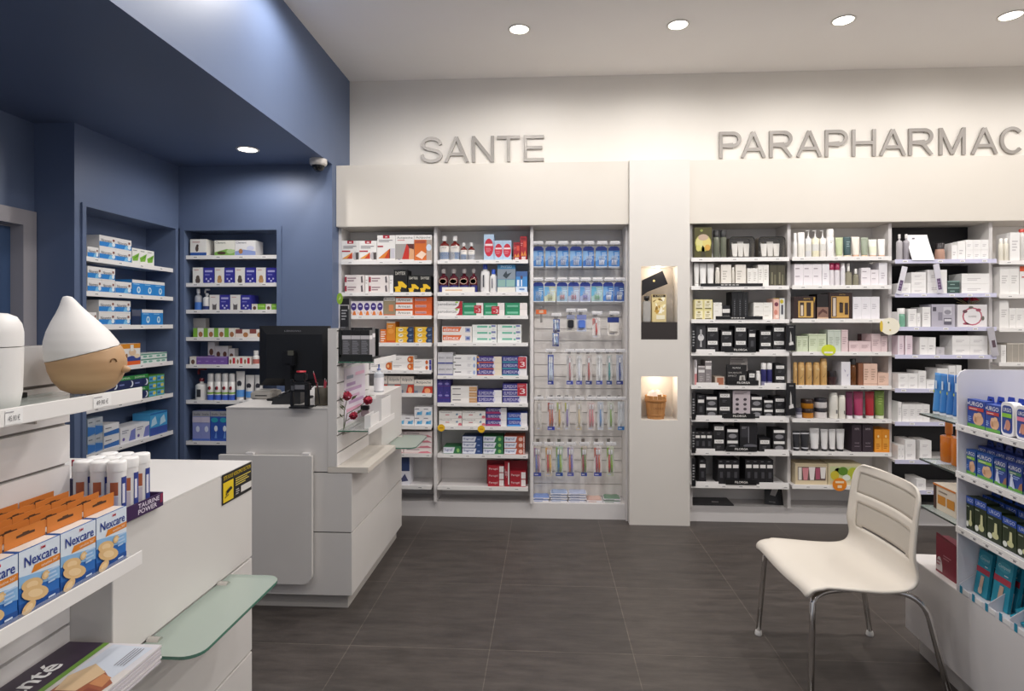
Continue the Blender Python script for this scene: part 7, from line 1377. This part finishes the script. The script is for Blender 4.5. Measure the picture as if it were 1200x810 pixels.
# floor tray with turquoise packs
tq = empty('divider_tray', GW(xe + .012, -.0, PT + .0008), GA)
LT = .62; MB().box(0, LT, .0, .28, 0, .003, ACR).box(0, LT, 0, .003, .003, .022, ACR).build('tray', tq)
STY['turq'] = ('2a9ab4', [('e', .5, .82, .4, .1, '4bb0c4'), ('t', .16, .77, .84, .86, 'Compeed', 'd4eef2'), ('r', .0, .5, 1, .62, 'b53a4e'), ('p', [(.35, .05), (.6, .05), (.66, .45), (.42, .45)], 'd9b8a0'), ('e', .5, .12, .16, .08, 'e3cbb6'), ('l', .6, .66, .95, .7, 1, 'e6f4f6')])
xs_ = [gpx(u, 690, 0)[0] - xe - .012 for u in (1129, 1157, 1182, 1206)]
for i, x in enumerate([0] + xs_[1:] + [xs_[3] + .13, xs_[3] + .26]):
    if x < LT - .01: MB().prism([(.003, .003), (.003, .03), (.06, .07), (.27, .07), (.27, .003)], .0025, M('dcdbe2', .3), T=Matrix.Translation((x, 0, 0)) @ Matrix.Rotation(math.pi / 2, 4, 'Z') @ Matrix.Translation((0, -.0025, 0))).build('divider', tq)
for i in range(8):
    x = .01 + .074 * i; MB().box(x, x + .014, -.0016, -.0002, .0, .028, M('2a93b4', .4)).build('blue_clip', tq); MB().box(x + .02, x + .055, -.0016, -.0002, .004, .02, M('f6f5f3', .4)).build('price_label', tq)
tag(tq, 'clear divider tray with blue clips on the platform', 'tray')
def placeb(u, v): return gpx(u, v, .05)
for k, (u0, u1, vt) in enumerate([(1138, 1156.4, 643), (1160.5, 1180.6, 652)]):
    s0, zt = placeb(u0, vt)[0], placeb((u0 + u1) / 2, vt)[1]; s1 = placeb(u1, vt)[0]
    for j in range(3):
        s0 = max(s0, xe + .02); mb = bxm(s1 - s0 - .003, zt - PT - .014, .012, 'turq'); o = mb.build('blister_pack', loc=GW(s0, .05 + .03 * j, PT + .0062)); o.rotation_euler = (-.14, 0, GA)
        tag(o, f'turquoise foot plaster pack, {["first", "second"][k]} compartment of the floor tray, {["front", "middle", "back"][j]} one', 'pack', 'turquoise packs in the gondola floor tray')
s0 = gpx(1186, 690, .05)[0]
for k in range(2):
    o = bxm(.075, .12, .012, 'turq').build('blister_pack', loc=GW(s0 + .01 + .006 * k, .035 + .014 * k, PT + .0192 + .024 * k)); o.rotation_euler = (-1.25, 0, GA)
    tag(o, f'turquoise foot plaster pack lying tilted in the third compartment, {["lower", "upper"][k]} one', 'pack', 'turquoise packs in the gondola floor tray')
for k in range(4):
    o = bxm(.07, .13, .012, 'turq').build('blister_pack', loc=GW(s0 + .012 + .003 * k, .16 + .025 * k, PT + .0042)); o.rotation_euler = (-.12, 0, GA)
    tag(o, f'turquoise foot plaster pack standing behind the tilted ones, {ordw[k]} from front', 'pack', 'turquoise packs in the gondola floor tray')
# glass shelves beyond the gondola end
xg = gpx(1077.5, 484, 0)[0]
for k, z in enumerate((1.09, .893, .688)):
    t = empty('glass_shelf', GW(xg, 0, z), GA); MB().box(0, xe - xg - .001, 0, .3, 0, .0075, GLASS).box(0, xe - xg - .001, -.0012, -.0002, 0, .0075, M('2c3a38', .2)).box(-.0012, -.0002, 0, .3, 0, .0075, M('3c4a46', .2)).build('glass_pane', t)
    MB().box(xe - xg - .03, xe - xg - .001, .05, .054, -.03, -.0005, STEEL).box(xe - xg - .03, xe - xg - .001, .25, .254, -.03, -.0005, STEEL).build('bracket', t)
    tag(t, f'{["upper", "middle", "lower"][k]} glass shelf on the far end of the plaster gondola', 'shelf')
def fillE(z, rows_, y, depth, shn):
    def place(u, v): return gpx(u, v, y)
    for o, s, zz, dy in items(shn, 'glass gondola end', z, rows_, place, depth): o.location = GW(s, y + dy, zz); o.rotation_euler.z = GA
bt_ = lambda c: (p_tube, dict(body=c, cap='e6e6ea', ch=.06, rb=.8, dec=[('r', .55, .62, .9, .82, 'cfdff0'), ('e', .3, .55, .12, .04, 'c9d46a'), ('l', .2, .2, .8, .4, 3, '86b4e2')]))
fillE(1.0975, [(bt_('4a8fd0'), 'light blue lotion tube', 'tube', 1088.6, 1096.4, 437, 1, 1), (bt_('3f82c8'), 'light blue lotion tube', 'tube', 1096.8, 1104, 438, 1, 1), (bt_('3a78c0'), 'light blue lotion tube', 'tube', 1104.6, 1112, 439, 1, 1), (bt_('3a74bc'), 'light blue lotion tube', 'tube', 1112.4, 1120, 440, 1, 1)], .05, .05, 'upper shelf')
orb = (p_bottle, dict(m=M('d4761c', .12, 0, .9), cap='c9762e', sh=.66, neck=.34, ch=.3, cw=.4, flat=.85))
fillE(.9008, [(orb, 'orange sun oil bottle', 'bottle', 1096, 1107.6, 494, 1, 1), (orb, 'orange sun oil bottle', 'bottle', 1108.4, 1120.4, 496.6, 1, 1)], .05, .05, 'middle shelf')
STY['orange_grid'] = ('e6d9c8', [('r', 0, 0, .14, 1, '4a3028'), ('r', .2, .25, .55, .6, 'cf8a2c'), ('r', .62, .25, .95, .6, 'cf8a2c'), ('l', .25, .7, .85, .82, 1, '9a8a7c'), ('r', 0, .93, 1, 1, 'e0853a')])
fillE(.6958, [('orange_grid', 'cream box with orange squares', 'box', 1094, 1120.4, 571, 1, 1, dict(d=.1))], .04, .1, 'lower shelf')
o = bxm(.13, .085, .05, 'orange_grid').build('carton', loc=GW(xg + .02, .16, .6963)); o.rotation_euler.z = GA; tag(o, 'second cream box with orange squares, behind on lower glass shelf', 'box')
s0, s1 = gpx(1097, 640, .03)[0], gpx(1119.8, 640, .03)[0]; zt = gpx(1108, 634, .03)[1]
w = s1 - s0; h = zt - PT
mb = MB().box(0, w, 0, .05, 0, h, M('8c2038', .4)); mb.decals([('e', .18, .12, .16, .34, 'e9dfe0'), ('r', .0, .0, .34, .06, '8c2038'), ('l', .4, .45, .85, .6, 2, 'c9828e'), ('l', .06, .2, .3, .4, 2, 'b06a78')], 0, w, 0, h, 0)
mb.prism([(0, h), (w, h), (w * .95, h + .004), (.02, h + .014), (0, h + .014)], .001, M('7a1a30', .4), T=Matrix.Translation((0, .001, 0)))
o = mb.build('carton', loc=GW(s0, .03, PT + .0005)); o.rotation_euler.z = GA; tag(o, 'dark red box standing on the white platform by the gondola end', 'box')

# ---------------------------------------------------------------- white chair
CHC = Vector((1.275, 2.665, 0)); ch = empty('chair', CHC); ch.rotation_euler.z = math.radians(1.5)
SH = M('dfd7cb', .42, name='cream_chair_shell'); INS = M('cfc7bb', .55, alpha=.86)
prof = [(-.262, .415), (-.256, .432), (-.235, .446), (-.19, .452), (-.10, .446), (.0, .438), (.07, .437), (.125, .443), (.16, .462), (.182, .50), (.19, .56), (.195, .62), (.203, .69), (.213, .76), (.226, .815), (.232, .835)]
def cat(P, n):
    out = []
    for i in range(len(P) - 1):
        p0 = P[max(i - 1, 0)]; p1 = P[i]; p2 = P[i + 1]; p3 = P[min(i + 2, len(P) - 1)]
        for k in range(n):
            t_ = k / n; out.append(tuple(.5 * (2 * p1[j] + (p2[j] - p0[j]) * t_ + (2 * p0[j] - 5 * p1[j] + 4 * p2[j] - p3[j]) * t_ ** 2 + (3 * p1[j] - p0[j] - 3 * p2[j] + p3[j]) * t_ ** 3) for j in range(2)))
    return out + [P[-1]]
PR = cat(prof, 5); NS = len(PR); NT = 40
dist = [0]
for i in range(1, NS): dist.append(dist[-1] + math.hypot(PR[i][0] - PR[i - 1][0], PR[i][1] - PR[i - 1][1]))
TOT = dist[-1]
def halfw(s, z, x):
    w = .268 if s < .3 else .268 - .018 * min(1, (s - .3) / .2)
    if z > .5: w = .25 - .012 * (z - .5) / .33
    e = min(s, TOT - s); r = .025 if s < .3 else .07
    if e < r: w -= r * (.6 if s < .3 else .8) * (1 - math.sqrt(max(0, 1 - (1 - e / r) ** 2)))
    return w
G = []
for i, (x, z) in enumerate(PR):
    row = []; w = halfw(dist[i], z, x)
    back = min(1, max(0, (z - .455) / .12)) if x > .1 else 0
    for k in range(NT + 1):
        t_ = -1 + 2 * k / NT
        row.append((x - back * .035 * t_ * t_, w * t_, z + (1 - back) * (.02 * t_ * t_ - .012 * (abs(t_) ** 6) * (1 if x > -.2 else 1.4))))
    G.append(row)
def inset(i, k):
    z = .5 * (PR[i][1] + PR[min(i + 1, NS - 1)][1]); x = PR[i][0]; t_ = abs(-1 + 2 * (k + .5) / NT)
    if x < .15: return 0
    if .70 < z < .800 and t_ < .84: return 1
    if .548 < z < .66 and t_ < .78: return 2
    return 0
me_s, me_i = MB(), MB()
flat = [p for row in G for p in row]
F1, F2 = [], []
for i in range(NS - 1):
    for k in range(NT):
        f = (i * (NT + 1) + k, i * (NT + 1) + k + 1, (i + 1) * (NT + 1) + k + 1, (i + 1) * (NT + 1) + k); q = inset(i, k)
        zc_ = .5 * (PR[i][1] + PR[i + 1][1]); tt = -1 + 2 * (k + .5) / NT
        if q == 2 and zc_ < .565 and abs(tt) < .66: continue
        (F2 if q else F1).append(f)
me_s.add(flat, F1, SH, True); o = me_s.build('seat_shell', ch)
def clean(o, th, off=0):
    bm = bmesh.new(); bm.from_mesh(o.data); bmesh.ops.delete(bm, geom=[v for v in bm.verts if not v.link_faces], context='VERTS'); bm.to_mesh(o.data); bm.free()
    m = o.modifiers.new('thick', 'SOLIDIFY'); m.thickness = th; m.offset = off
clean(o, .010)
me_i.add(flat, F2, INS, True); o = me_i.build('back_inset', ch); clean(o, .004)
CR = .0115
def leg(path, lab='leg'):
    l = MB().tube(path, CR, CHROME, 14).build('leg', ch); e_ = path[-1]
    MB().lathe([(.016, 0), (.017, .004), (.015, .016), (.0125, .022)], M('e9e6e2', .4), 16, T=Matrix.Translation((e_[0], e_[1], 0))).build('foot_cap', l)
def bez(*P, n=8):
    pts = []
    for k in range(n + 1):
        t_ = k / n; Q = [Vector(p) for p in P]
        while len(Q) > 1: Q = [a.lerp(b, t_) for a, b in zip(Q[:-1], Q[1:])]
        pts.append(tuple(Q[0]))
    return pts
for s in (-1, 1):
    leg([(-.02, s * .16, .414)] + bez((-.14, s * .19, .418), (-.215, s * .225, .425), (-.232, s * .238, .39), n=8) + [(-.252, s * .268, .02)])
    leg([(-.02, s * .16, .414)] + bez((.10, s * .19, .418), (.195, s * .232, .43), (.215, s * .245, .34), n=8) + [(.278, s * .278, .02)])
MB().box(-.17, .13, -.13, .13, .404, .425, M('77736e', .5), .008).build('seat_bracket', ch)
tag(ch, 'cream plastic shell chair on chrome legs beside the platform', 'chair')
pos_label()
